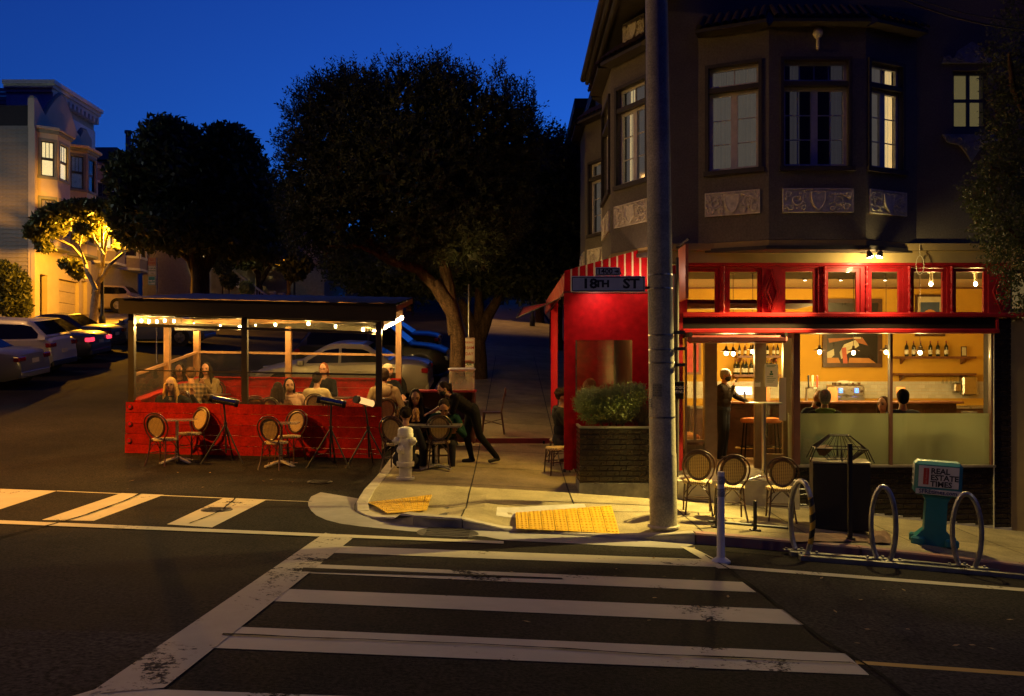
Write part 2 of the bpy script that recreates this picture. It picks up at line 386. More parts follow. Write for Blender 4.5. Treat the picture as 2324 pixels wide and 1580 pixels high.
def patch(mb,x0,x1,d0,d1,step=.3,off=0.,inset=.17):
    nx_=max(1,round((x1-x0)/step)); nd=max(1,round((d1-d0)/step))
    for i in range(nx_):
        for j in range(nd):
            a,b=x0+(x1-x0)*i/nx_,x0+(x1-x0)*(i+1)/nx_; c,d=d0+(d1-d0)*j/nd,d0+(d1-d0)*(j+1)/nd
            pg=clip([(a,c),(b,c),(b,d),(a,d)],inset)
            if pg: mb.add([W3(x,y,off) for x,y in pg],[tuple(range(len(pg)))])
walk_x=[-2.15,-.62,.86,2.33]; 
mb=MB(); patch(mb,-2.15,2.4,10.5,34,.35,-.014,.0); patch(mb,2.4,20,10.5,16,.6,-.014,.0); patch(mb,-2.15,2.4,34,90,2,-.014,0)
walk=struct('sidewalk',mb,m_concd)
def slab(x0,x1,d0,d1,step=.3,mat=None):
    mb=MB(); g=.010; patch(mb,x0+g,x1-g,d0+g,d1-g,step)
    if mb.v: 
        o=link('paving_slab',mb.mesh('paving_slab',mat or m_conc),walk)
dd=[10.55,12.05,13.5]+[13.5+1.5*k for k in range(1,15)]
for i in range(3):
    for j in range(len(dd)-1): slab(walk_x[i],walk_x[i+1],dd[j],dd[j+1],.25 if dd[j]<15 else .75)
xr=[2.33+1.45*k for k in range(0,9)]
for i in range(8):
    for (a,b) in ((10.55,12.05),(12.05,13.62)): slab(xr[i],xr[i+1],a,b,.36)
mb=MB(); patch(mb,-2.15,2.33,dd[-1],90,1.5); o=link('paving_slab',mb.mesh('paving_slab',m_conc),walk)
# kerb stones round the corner
def kerb(path,red=None,n0=0):
    for i in range(len(path)-1):
        (x0,y0),(x1,y1)=path[i],path[i+1]
        L=math.hypot(x1-x0,y1-y0); n=max(1,round(L/1.9))
        for k in range(n):
            a,b=(k+.004)/n,(k+.996)/n; mb=MB(); vs=[]; st=6
            for q in range(st+1):
                t=a+(b-a)*q/st; x,y=x0+(x1-x0)*t,y0+(y1-y0)*t
                tx,ty=(x1-x0)/L,(y1-y0)/L; nx_,ny_=-ty,tx
                if nx_*(3-x)+ny_*(40-y)<0: nx_,ny_=-nx_,-ny_
                zt=G(x,y)+hwalk(x,y); zb=G(x,y)-.1
                for (o_,z) in ((-.004,zb),(-.0,zt-.02),(.02,zt+.003),(.168,zt+.003),(.168,zb)): vs.append((x+nx_*o_,y+ny_*o_,z))
            fs=[(q*5+c,q*5+c+1,q*5+6+c,q*5+5+c) for q in range(st) for c in range(4)]+[(0,1,2,3,4),tuple(st*5+c for c in(4,3,2,1,0))]
            mb.add(vs,fs); link('kerb_stone',mb.mesh('kerb_stone',red or m_kerb,30),walk)
kerb([(-2.15,60),(-2.15,12.1)]); kerb([tuple(arc[i]) for i in (0,3,6,9,12)]); kerb([tuple(arc[12]),(2.2,10.55)]); kerb([(2.2,10.55),(20,10.55)],m_redkerb)
# gutter pan of pale concrete round the corner
mb=MB(); inn=[(-2.15,12.6),(-2.15,12.1)]+[tuple(a) for a in arc[1:]]+[(-.2,10.55),(.6,10.55),(1.4,10.55),(2.2,10.55)]
outp=[GP(*p) for p in [(728,1118),(706,1128),(699,1140),(700,1150),(706,1160),(718,1171),(740,1181),(775,1190),(820,1196),(870,1201),(930,1207),(990,1211),(1050,1215),(1100,1219),(1150,1228),(1270,1233),(1400,1240),(1549,1246)]]
n=len(inn); m_=len(outp); vs=[]
for k in range(n):
    t=k*(m_-1)/(n-1); i=min(int(t),m_-2); o_=outp[i].lerp(outp[i+1],t-i)
    for q in range(4):
        x=inn[k][0]+(o_.x-inn[k][0])*q/3; y=inn[k][1]+(o_.y-inn[k][1])*q/3; vs.append((x,y,G(x,y)+.006))
mb.add(vs,[(k*4+q,k*4+q+1,k*4+5+q,k*4+4+q) for k in range(n-1) for q in range(3)]); struct('gutter',mb,m_gut)
mb=MB(); vs=[]
for k in range(40):
    x=2.2+k*.42
    for q in (10.546,10.1): vs.append((x,q,G(x,q)+.005))
mb.add(vs,[(2*k,2*k+1,2*k+3,2*k+2) for k in range(39)]); struct('gutter',mb,m_asph)
# tactile pads of moulded plates with raised domes
m_tact=M('tactile_yellow',(.66,.38,.008),.6,var=.2,scale=9)
def tactile(pad,label,quadpx):
    cx,cd,a,b=pad; base=W3(cx,cd)
    t=thing('tactile_paving',label,'tactile paving',base,0)
    c=[GP(px,py,.03) for px,py in quadpx]
    cz=[W3(q.x,q.y)[2]+.022 for q in c]; PZ=lambda u,v:(cz[0]*(1-u)+cz[1]*u)*(1-v)+(cz[3]*(1-u)+cz[2]*u)*v+.012*math.sin(math.pi*v)
    nn=8
    dome=MB(); dome.lathe([(.014,0),(.012,.004),(.006,.006)],6); dm=dome.mesh('dome',m_tact)
    mbd=MB()
    for k in range(nn):
        u0,u1=k/nn+.003,(k+1)/nn-.003; mb=MB(); vs=[]
        for u in(u0,u1):
            for v in(0,.25,.5,.75,1):
                p=c[0].lerp(c[1],u).lerp(c[3].lerp(c[2],u),v); vs.append((p.x-base[0],p.y-base[1],PZ(u,v)-base[2]))
        mb.add(vs,[(v,v+1,v+6,v+5) for v in range(4)]); link('plate',mb.mesh('plate',m_tact),t)
        for i in range(3):
            for j in range(10):
                u=u0+(u1-u0)*(i+.5)/3; v=(j+.5)/10; p=c[0].lerp(c[1],u).lerp(c[3].lerp(c[2],u),v)
                mbd.lathe([(.016,0),(.013,.006),(.007,.008)],6,(p.x-base[0],p.y-base[1],PZ(u,v)-base[2]))
    o=part('domes',mbd,m_tact,t); o['kind']='stuff'
tactile(PADA,'yellow dimpled pad at the rounded kerb corner near the hydrant',[(833,1143),(982,1136),(969,1159),(878,1166)])
tactile(PADB,'yellow dimpled pad on the ramp beside the big pole',[(1169,1168),(1388,1166),(1407,1212),(1171,1206)])
# pale utility cover let into the pavement and round covers in the road
m_cover=M('cover_pale',(.46,.43,.36),.75,var=.2,scale=5); m_iron=M('cast_iron',(.06,.055,.05),.6,.7,var=.4,scale=12,bump=.4,bscale=40)
def wquad(q,off,n=8,m=2):
    mb=MB(); vs=[]
    for j in range(m+1):
        for i in range(n+1):
            u,v=i/n,j/m; p=q[0].lerp(q[1],u).lerp(q[3].lerp(q[2],u),v); vs.append(W3(p.x,p.y,off))
    k=len(vs); vs+= [(x,y,z-.012) for x,y,z in vs]
    fs=[(j*(n+1)+i,j*(n+1)+i+1,(j+1)*(n+1)+i+1,(j+1)*(n+1)+i) for j in range(m) for i in range(n)]
    fs+=[(i,i+1,k+i+1,k+i) for i in range(n)]
    mb.add(vs,fs); return mb
q=[GP(px,py,.12) for px,py in [(1128,1146),(1326,1146),(1337,1158),(1126,1158)]]
single('utility_cover',wquad(q,.006),m_cover,'long pale utility cover set in the pavement behind the ramp','utility cover')
def roundcover(px,py,r,label):
    p=GP(px,py); t=thing('manhole_cover',label,'manhole cover',p,0,'iron covers in the road')
    a=math.atan((G(p.x+.2,p.y)-G(p.x-.2,p.y))/.4)
    mb=MB(); mb.lathe([(r,.0),(r,.008),(r*.9,.009)],20); o=part('rim',mb,m_iron,t); o.rotation_euler=(0,-a,0)
    mb=MB(); mb.lathe([(r*.88,.004),(r*.86,.011),(.01,.012)],20); 
    for k in range(6): mb.box((-r*.7,-r*.7+k*r*.28-.008,.010),(r*.7,-r*.7+k*r*.28+.008,.016))
    o=part('lid',mb,m_iron,t); o.rotation_euler=(0,-a,0)
roundcover(810,1178,.24,'small round iron cover on the right stripe of the side-street crosswalk') if False else None
roundcover(492,1158,.2,'round iron cover cutting through a crosswalk stripe at left')
roundcover(1016,1211,.36,'round iron drain cover in the gutter below the raised kerb')
roundcover(726,1094,.2,'small iron cover in the road in front of the tripod heaters')
# left side of the side street
mb=MB()
for d0 in range(18,90,4):
    vs=[(x,d,G(x,d)+(.0 if x>-18.3 else .14)) for d in(d0,d0+4) for x in(-18.29,-18.3,-20,-22,-25,-27,-45)]
    mb.add(vs,[(i,i+1,i+8,i+7) for i in range(6)])
struct('far_sidewalk',mb,m_conc)

m_asph2=M('asphalt_pale',(.034,.030,.024),.9,var=.35,scale=1.1,bump=.6,bscale=110,spec=.06,grain=.8,gscale=36)
mark('road_patch',[(1660,1295),(2430,1352),(2430,1700),(2200,1690)],m_asph2,'older paler asphalt right of the tar seam',12,14,.003)
mark('road_patch',[(-60,1427),(505,1437),(280,1660),(-330,1660)],m_asph2,'paler area at the bottom left of the road',10,8,.003)  # paler tone laid over the lower left of the road
def crack(pts,w,label):
    mb=MB(); W_=[GP(*q) for q in pts]; vs=[]
    L=[]
    for i in range(len(W_)-1):
        for k in range(8): L.append(W_[i].lerp(W_[i+1],k/8))
    L.append(W_[-1])
    for i,p in enumerate(L):
        t=(L[min(i+1,len(L)-1)]-L[max(i-1,0)]).normalized(); nn=Vector((-t.y,t.x,0))*w*(.6+.8*random.random()); j=.02*noise.noise(p*3)
        for s in(-1,1): q=p+nn*s+Vector((j,j,0)); vs.append((q.x,q.y,G(q.x,q.y)+.0125))
    mb.add(vs,[(2*i,2*i+1,2*i+3,2*i+2) for i in range(len(L)-1)]); o=link('road_seam',mb.mesh('road_seam',M('tar_seam',(.010,.009,.009),.95,spec=.05))); o['kind']='structure'; o['label']=label
crack([(1600,1262),(1655,1294),(1740,1355),(1827,1423),(1867,1453),(1999,1534),(2070,1590)],.012,'dark tar seam curving off the right of the crosswalk')
crack([(322,1121),(250,1150),(128,1189),(0,1222)],.015,'dark crack along the middle stripe of the side-street crosswalk')
crack([(535,1131),(505,1158),(430,1190)],.012,'thin crack in the right crosswalk stripe')
crack([(705,1140),(400,1122),(130,1113),(-60,1108)],.01,'dark seam across the side street above the crosswalk')
crack([(505,1443),(780,1454),(1150,1468),(1500,1490),(1930,1508)],.012,'long crack running through the broad crosswalk bar')
# ================================================================ CORNER BUILDING
FD=13.6
m_stucco=M('stucco_taupe',(.165,.14,.105),.9,var=.16,scale=2.2,bump=.35,bscale=45,grain=.2,gscale=40)
m_trimd=M('trim_dark',(.055,.045,.035),.7,var=.25,scale=8)
m_sash=M('sash_paint',(.66,.60,.52),.55,var=.15,scale=9)
m_relief=M('relief_plaster',(.8,.72,.55),.85,var=.25,scale=14,bump=.3,bscale=80)
m_rooft=M('roof_tile',(.055,.03,.02),.8,var=.35,scale=9,rnd=.25)
m_red=M('red_paint',(.34,.010,.014),.45,var=.25,scale=5,bump=.12,bscale=30,coat=.05,spec=.3)
m_redd=M('red_paint_dark',(.14,.012,.012),.55,var=.25,scale=5)
m_tan=M('tan_stucco',(.38,.27,.10),.85,var=.15,scale=2.5,bump=.25,bscale=50)
m_black=M('fascia_black',(.014,.011,.010),.8,var=.3,scale=4,spec=.1)
m_tile=M('glazed_brick',(.017,.011,.008),.25,var=.35,scale=14,rnd=.35,spec=.6)
m_grout=M('grout',(.10,.085,.07),.9)
m_concb=M('concrete_base',(.16,.15,.13),.85,var=.5,scale=5)
m_alu=M('door_metal',(.36,.29,.19),.42,.55,var=.15,scale=6)
m_steel=M('steel',(.55,.53,.5),.3,1,var=.1,scale=10)
m_glass=GLASS('pane_glass',(.93,.94,.92)); m_glassd=GLASS('pane_glass_old',(.8,.8,.8),1.3,.04)
m_frost=TRANSL('frosted_film',(.36,.38,.28),(.56,.60,.44),.62,.04)
m_dark=M('dark_room',(.02,.018,.016),.9)
def curtain_mat(name,col,e): return M(name,col,.9,var=.2,scale=3,emis=col,estr=e)  # curtains emit a little, standing in for room light
m_cur=curtain_mat('curtain_dim',(.33,.29,.24),.22); m_curlit=curtain_mat('curtain_lit',(.85,.66,.32),.75); m_curv=curtain_mat('curtain_violet',(.24,.22,.24),.12)
bld=thing('corner_building','taupe stucco corner building with bay windows above a red cafe front','building',(2.2,FD,0))
def wallo(mb,Mx,w,z0,z1,ops,th=.22):
    """wall in a facet frame with rectangular openings"""
    mb.M=Mx; ops=sorted(ops); x=0
    for (a,b,c,d) in ops:
        if a>x: mb.box((x,0,z0),(a,th,z1))
        mb.box((a,0,z0),(b,th,c)); mb.box((a,0,d),(b,th,z1)); x=b
    if x<w: mb.box((x,0,z0),(w,th,z1))
    mb.M=None
def sashwin(parent,Mx,a,b,c,d,cols,rows,fr=.055,inset=.09,glass=None,back=None,mat=None,bars=.016,name='window',curtain=None,boff=.16):
    mat=mat or m_sash; mb=MB(); mb.M=Mx; y0,y1=inset,inset+.05
    mb.box((a,y0,c),(a+fr,y1,d)); mb.box((b-fr,y0,c),(b,y1,d)); mb.box((a+fr,y0,c),(b-fr,y1,c+fr)); mb.box((a+fr,y0,d-fr),(b-fr,y1,d))
    ia,ib,ic,id_=a+fr,b-fr,c+fr,d-fr
    for k in range(1,cols): x=ia+(ib-ia)*k/cols; mb.box((x-bars/2,y0+.012,ic),(x+bars/2,y1-.012,id_))
    for k in range(1,rows): z=ic+(id_-ic)*k/rows; mb.box((ia,y0+.015,z-bars/2),(ib,y1-.015,z+bars/2))
    w=part(name,mb,mat,parent,world=True)
    for i in range(cols):
        for j in range(rows):
            x0,x1=ia+(ib-ia)*i/cols,ia+(ib-ia)*(i+1)/cols; z0,z1=ic+(id_-ic)*j/rows,ic+(id_-ic)*(j+1)/rows
            g=MB(); g.M=Mx; g.box((x0+.004,y0+.022,z0+.004),(x1-.004,y0+.027,z1-.004)); part('pane',g,glass or m_glassd,w,world=True)
    if curtain:
        for (u0,u1,mt) in curtain:
            g=MB(); g.M=Mx; n=max(4,int((u1-u0)*60)); vs=[]
            xa,xb=a+(b-a)*u0,a+(b-a)*u1
            for k in range(n+1):
                x=xa+(xb-xa)*k/n; yy=y1+.07+.018*math.sin(k*1.9)+.01*math.sin(k*.7)
                vs+=[(x,yy,c+.01),(x,yy,d-.01)]
            g.add(vs,[(2*k,2*k+2,2*k+3,2*k+1) for k in range(n)]); part('curtain',g,mt,w,world=True,smooth=60)
    if back is not None:
        g=MB(); g.M=Mx; g.box((a,y1+boff,c),(b,y1+boff+.01,d)); part('room_beyond',g,back,w,world=True)
    return w
def relief(parent,Mx,a,b,c,d,shield=True):
    mb=MB(); mb.M=Mx; mb.box((a,-.012,c),(b,.02,d)); w,h=b-a,d-c; cx=(a+b)/2; cz=(c+d)/2
    for (p,q) in (((a,c),(b,c+.018)),((a,d-.018),(b,d)),((a,c),(a+.018,d)),((b-.018,c),(b,d))): mb.box((p[0],-.03,p[1]),(q[0],-.012,q[1]))
    if shield:
        s=h*.42; pg=[(cx-s*.72,cz+s*.8),(cx-s*.3,cz+s*.92),(cx,cz+s*.75),(cx+s*.3,cz+s*.92),(cx+s*.72,cz+s*.8),(cx+s*.66,cz),(cx+s*.4,cz-s*.6),(cx,cz-s*.98),(cx-s*.4,cz-s*.6),(cx-s*.66,cz)]
        mb.prism(pg,-.045,-.012); mb.tube([(x,-.045,z) for x,z in pg],.010,5,closed=True)
    def spiral(ox,oz,r,sgn,turns=1.6):
        pts=[]
        for k in range(16):
            t=k/15; an=sgn*t*turns*2*math.pi+.6; rr=r*(1-.8*t); pts.append((ox+rr*math.cos(an),-.026,oz+rr*math.sin(an)))
        mb.tube(pts,[.017*(1-.5*k/15) for k in range(16)],5)
    for sg in(-1,1):
        spiral(cx+sg*w*.30,cz+h*.02,h*.26,sg); spiral(cx+sg*w*.42,cz+h*.24,h*.13,-sg); spiral(cx+sg*w*.40,cz-h*.26,h*.15,sg); spiral(cx+sg*w*.2,cz-h*.3,h*.11,-sg)
        for k in range(22):
            ox=cx+sg*w*random.uniform(.17,.47); oz=cz+h*random.uniform(-.4,.4); an=random.uniform(0,3); mb.tube([(ox-.02*math.cos(an),-.014,oz-.02*math.sin(an)),(ox,-.03,oz),(ox+.025*math.cos(an+.5),-.014,oz+.025*math.sin(an+.5))],[.006,.014,.005],5)
        for k in range(5):
            ox=cx+sg*w*(.18+.065*k); oz=cz+h*(.3 if k%2 else -.1)*(1 if k<3 else -1); mb.ell((ox,-.02,oz),(.03,.016,.016),6,4)
    mb.M=None; return part('relief_panel',mb,m_relief,parent,world=True,smooth=50)
def rooftiles(parent,path,z,drop=.2,out=.25,step=.13):
    """skirt of half-round clay tiles over a bay, each tile its own piece"""
    base=MB(); half=MB(); n=6; L=1.0; vs=[]
    for t in(0,1):
        for k in range(n+1):
            a=math.pi*k/n; vs.append((math.cos(a)*.055*(1-.12*t),L*t,math.sin(a)*.045))
    half.add(vs,[(k,k+1,n+2+k,n+1+k) for k in range(n)]); tm=half.mesh('roof_tile',m_rooft,60)
    sk=MB()
    for i in range(len(path)-1):
        p,q=Vector(path[i]),Vector(path[i+1]); u=(q-p); Ln=u.length; u.normalize(); nrm=Vector((u.y,-u.x,0))
        # skirt board
        a,b=p+nrm*out,q+nrm*out
        sk.add([(a.x,a.y,z),(b.x,b.y,z),(q.x-nrm.x*.1,q.y-nrm.y*.1,z+drop),(p.x-nrm.x*.1,p.y-nrm.y*.1,z+drop),(a.x,a.y,z-.05),(b.x,b.y,z-.05),(q.x,q.y,z-.05),(p.x,p.y,z-.05)],[(0,1,2,3),(4,5,1,0),(7,6,5,4)])
        N=max(1,int(Ln/step))
        for k in range(N):
            c=p+u*(Ln*(k+.5)/N)+nrm*(out+.03); sl=math.atan2(drop,out+.1); ln=math.hypot(drop,out+.13)
            Y=(-nrm*math.cos(sl)+Vector((0,0,math.sin(sl)))).normalized(); Z=u.cross(Y).normalized()
            Mx=Matrix(((u.x,Y.x*ln,Z.x,c.x),(u.y,Y.y*ln,Z.y,c.y),(u.z,Y.z*ln,Z.z,z+.015),(0,0,0,1)))
            link('roof_tile',tm,parent,RM(parent).inverted()@Mx)
    part('roof_skirt',sk,m_trimd,parent,world=True)
Z0=3.62; ZT=9.6
# upper front wall (with the small window at the right) and side wall
Mf=frame_M((2.2,FD,0),(1,0,0))
sw=(XP(2162,FD)-2.2,XP(2243,FD)-2.2,ZP(292,FD),ZP(160,FD))
mb=MB(); wallo(mb,Mf,16,Z0,ZT,[(.72,3.98,4.8,6.75),sw],.25); part('front_wall',mb,m_stucco,bld,world=True)
Ms=frame_M((2.2,23.2,0),(0,-1,0))
mb=MB(); wallo(mb,Ms,9.35,Z0,ZT,[(.9,4.1,4.8,6.75),(6.1,9.25,4.8,6.75)],.25); part('side_wall',mb,m_stucco,bld,world=True)
mb=MB(); mb.box((2.3,23.0,1),(18.2,23.3,ZT)); mb.box((18.0,FD+.25,-2),(18.2,23,ZT)); mb.box((2.3,FD+.1,ZT),(18.2,23.2,ZT+.15)); part('rear_wall',mb,m_stucco,bld,world=True)
m_yroom=M('lit_room',(.6,.48,.22),.9,var=.35,scale=3,emis=(.5,.40,.16),estr=.22)
w=sashwin(bld,Mf,*sw,2,2,.05,.06,GLASS('clear_small',(.95,.95,.9)),m_yroom,M('sash_dark',(.09,.09,.08),.6),.05)
# carved plaster crest over and bracket under the small window
def crest(z,flip,label):
    mb=MB(); cx=(sw[0]+sw[1])/2; wd=(sw[1]-sw[0])*.82; mb.M=Mf; s=-1 if flip else 1
    pg=[(-wd,0),(wd,0),(wd*.95,.10*s),(wd*.6,.07*s),(wd*.45,.2*s),(wd*.2,.27*s),(0,.33*s),(-wd*.2,.27*s),(-wd*.45,.2*s),(-wd*.6,.07*s),(-wd*.95,.10*s)]
    if flip: pg=[(-wd,0),(wd,0),(wd*.8,-.12),(wd*.4,-.16),(wd*.16,-.3),(0,-.42),(-wd*.16,-.3),(-wd*.4,-.16),(-wd*.8,-.12)]
    mb.prism([(cx+x,z+y) for x,y in pg],-.05,.0)
    for sg in(-1,1):
        for (r,ox,oz) in ((.07,.8,.06),(.08,.42,.1),(.05,.15,.2)):
            pts=[]
            for k in range(12): t=k/11; an=sg*t*9; pts.append((cx+sg*wd*ox+r*(1-.75*t)*math.cos(an),-.055,z+s*oz+r*(1-.75*t)*math.sin(an)))
            mb.tube(pts,.014,5)
    mb.M=None; part('window_crest',mb,M('crest_plaster',(.32,.32,.28),.85,var=.3,scale=12),bld,world=True,smooth=50)
crest(sw[3]+.10,False,''); crest(sw[2]-.10,True,'')
def bay(pts,zb,zs,zw,zt0,zt1,zr,wins,panels,name):
    """pts: plan corners of a bay from right-hand-rule left to right as seen from outside"""
    b=thing_part(name) if False else None
    for i in range(len(pts)-1):
        p,q=Vector((*pts[i],0)),Vector((*pts[i+1],0)); u=q-p; w=u.length; Mx=frame_M(p,u)
        ops=[]
        if wins[i]: f0,f1=wins[i][0]*w,wins[i][1]*w; ops=[(f0,f1,zs,zt1)]
        mb=MB(); wallo(mb,Mx,w,zb,zr,ops,.16); part('bay_wall',mb,m_stucco,bld,world=True)
        if wins[i]:
            mb=MB(); mb.M=Mx; t=.035
            mb.box((f0-.07,-.05,zs-.07),(f1+.09,.16,zs-.0)); mb.box((f0-.05,-t,zs),(f0,.02,zt1+.05)); mb.box((f1,-t,zs),(f1+.05,.02,zt1+.05)); mb.box((f0,-t,zt1),(f1,.02,zt1+.05)); mb.box((f0,-.02,zw),(f1,.14,zt0))
            part('window_trim',mb,m_trimd,bld,world=True)
            kind=wins[i][2]; cur=wins[i][3]; fm=(f0+f1)/2
            nb=2 if kind=='c' else 1
            sashwin(bld,Mx,f0,f1,zt0,zt1,4 if kind=='c' else 2,1,.045,.07,None,m_dark,None,.014,curtain=cur)
            sashwin(bld,Mx,f0,fm,zs,zw,nb,3,.05,.07,None,m_dark,None,.014,curtain=[(c0*2,min(1,c1*2),m) for c0,c1,m in cur if c0<.5])
            sashwin(bld,Mx,fm,f1,zs,zw,nb,3,.05,.07,None,m_dark,None,.014,curtain=[(max(0,c0*2-1),c1*2-1,m) for c0,c1,m in cur if c1>.5])
        if panels[i]: relief(bld,Mx,panels[i][0]*w,panels[i][1]*w,zb+.40,zb+.76)
    pp=[(p[0],p[1],0) for p in pts]
    rooftiles(bld,pp,zr,.26,.22)
    n=len(pts); mb=MB(); mb.prism([(p[0],p[1]) for p in pts],zb-.09,zb-.005,'xy'); part('bay_soffit',mb,m_tan,bld,world=True)
    # moulded lip round the foot of the bay
    mb=MB(); ctr=Vector((sum(p[0] for p in pts)/n,sum(p[1] for p in pts)/n,0)); off=[]
    for p in pts: v=(Vector((*p,0))-ctr).normalized()*.05; off.append((p[0]+v.x,p[1]+v.y))
    mb.prism(off,zb-.15,zb-.09,'xy'); part('bay_cornice',mb,m_trimd,bld,world=True)
DF=13.157
c_dim=[(0,1,m_cur)]
bay([(2.876,FD),(3.835,DF),(5.282,DF),(6.242,FD)],3.90,4.99,6.19,6.26,6.57,7.12,
    [(.15,.86,'s',[(0,.32,m_curlit if False else m_cur),(.32,1,m_cur)]),(.15,.82,'c',[(.0,.14,m_dark),(.16,.3,m_curv),(.80,.98,m_curv)]),(.08,.70,'s',[(0,.62,m_cur),(.80,1,m_curlit)])],[(.1,.88),(.14,.87),(.06,.78)],'front')
# warm glowing edge in the left facet, an emissive strip of curtain
bay([(1.66,16.3),(1.66,14.75),(2.2,13.8)] if False else [(2.2,17.2),(1.66,16.25),(1.66,14.75),(2.2,13.8)],3.9,4.99,6.19,6.26,6.57,7.05,
    [None,(.12,.88,'c',[(.2,.8,m_cur)]),(.16,.86,'s',[(0,.30,m_cur),(.12,.30,m_curlit),(.3,1,m_cur)])],[None,(.12,.88),(.1,.9)],'side')
bay([(2.2,22.4),(1.66,21.4),(1.66,20.0),(2.2,19.0)],3.9,4.99,6.19,6.26,6.57,7.55,
    [None,None,(.16,.86,'s',[(0,1,m_cur)])],[None,(.12,.88),(.1,.9)],'side far')
# round finial ornament between the front windows and the roof
mb=MB(); mb.lathe([(.01,0),(.025,.02),(.025,.17),(.05,.19),(.075,.24),(.07,.29),(.04,.33),(.01,.34)],12,(4.56,DF-.02,6.72)); part('finial',mb,m_relief,bld,world=True,smooth=60)
# deep eave with gutter along the side street, and a plaster crest beneath it
mb=MB()
for k,(x,z,r) in enumerate(((1.42,7.75,.06),(1.50,7.68,.045),(1.60,7.62,.05))): mb.tube([(x,13.0,z),(x,17.6,z)],r,8)
mb.box((1.5,13.0,7.7),(2.6,17.6,7.78)); mb.add([(1.38,13.0,7.8),(1.38,17.6,7.8),(2.8,17.3,9.3),(2.8,13.3,9.3)],[(0,1,2,3)]); part('eave',mb,m_trimd,bld,world=True)
Mr=frame_M((1.72,14.7,0),(2.2-1.72,13.85-14.7,0)); relief(bld,Mr,.25,.8,7.28,7.62)
# overhang between storeys: two tan fascia boards above the red front
mb=MB(); mb.box((2.2,FD-.06,3.60),(7.98,FD+.0,3.78)); part('fascia_board',mb,m_tan,bld,world=True)
mb=MB(); mb.box((2.2,FD-.10,3.785),(7.98,FD+.0,3.89)); part('fascia_board',mb,m_tan,bld,world=True)
# ---------------------------------------------------------------- red shop front
sf=thing('shop_front','red wooden cafe front with transom windows and big plate glass','shop front',(XP(1547,FD),FD,0.0))
x0,x1=XP(1547,FD),XP(2293,FD)
tw=[(1560.5,1624),(1657.5,1721),(1784,1847.7),(1881,1944.5),(1979.7,2041),(2076,2141),(2172,2235)]
tz0,tz1=ZP(708,FD),ZP(615,FD)
Mo=frame_M((0,FD,0),(1,0,0))
mb=MB(); ops=[(XP(a,FD)-.06-x0,XP(b,FD)+.06-x0,tz0-.06,tz1+.05) for a,b in tw]
wallo(mb,frame_M((x0,FD,0),(1,0,0)),x1-x0,tz0-.08,3.60,ops,.16); part('transom_rail',mb,m_redd if False else m_red,sf,world=True)
for a,b in tw:
    sashwin(sf,Mo,XP(a,FD)-.055,XP(b,FD)+.055,tz0-.055,tz1+.045,1,1,.055,.03,m_glass,None,m_red,name='transom_window')
def baluster(px):
    pr=[(.028,0),(.028,.05),(.014,.07),(.026,.1),(.03,.14),(.016,.19),(.022,.22),(.022,.33),(.014,.36),(.03,.40),(.014,.44),(.03,.47),(.014,.5),(.022,.53),(.022,.60),(.014,.63),(.03,.67),(.02,.70),(.028,.71),(.028,.76)]
    mb=MB(); mb.lathe(pr,10,(XP(px,FD),FD-.03,tz0-.06)); part('baluster',mb,m_red,sf,world=True,smooth=50)
for px in (1640,1870,1966,2062,2158): baluster(px)
for px in (1752,2271):
    mb=MB(); cx=XP(px,FD); cz=(tz0+tz1)/2; s=.135 if px>2000 else .12
    for q,yy in ((1,.02),(.62,.03)):
        pg=[(cx,FD-yy,cz+.34*q),(cx+s*q,FD-yy,cz),(cx,FD-yy,cz-.34*q),(cx-s*q,FD-yy,cz)]; mb.tube(pg,.011,4,closed=True)
    part('diamond_moulding',mb,m_red,sf,world=True)
def sfbox(name,pa,ya,pb,yb,dy0,dy1,mat,bev=0):
    mb=MB(); mb.box((XP(pa,FD),FD+dy0,ZP(yb,FD)),(XP(pb,FD),FD+dy1,ZP(ya,FD)),bev); return part(name,mb,mat,sf,world=True)
sfbox('sill_moulding',1545,711,2325,721,-.14,.1,m_red,.012)
sfbox('sign_fascia',1548,721.3,2255,747,-.09,.12,m_black)
sfbox('lower_moulding',1545,747.3,2257,757,-.16,.12,m_red,.012)
sfbox('head_moulding',1547,596,2293,604,-.05,0,m_red,.01)
sfbox('end_moulding',2252.3,722,2257,747,-.12,-.09,m_red)
sfbox('awning_roll',1553,763.5,1769,780,-.42,-.20,m_redd,.03)
for px in(1556,1765): mb=MB(); mb.box((XP(px,FD)-.02,FD-.42,ZP(766,FD)),(XP(px,FD)+.02,FD,ZP(757,FD))); part('awning_bracket',mb,m_trimd,sf,world=True)
# plate glass window with frame, mullion and frosted film
gz0,gz1=ZP(1055,FD),ZP(757.5,FD)
for a,b in((1800,1815),(2019,2025),(2248,2254)): sfbox('window_post',a,757.5,b,1055,-.02,.07,M('post_brown',(.12,.045,.03),.5,var=.2))
sfbox('window_sill',1800,1055,2256,1060,-.06,.1,M('sill_metal',(.5,.42,.34),.35,.8))
for a,b in((1815,2019),(2025,2248)):
    sfbox('pane',a+.4,758,b-.4,1054.6,.02,.026,m_glass)
    sfbox('frosted_film',a+.4,938.5,b-.4,1054.6,.030,.032,m_frost)
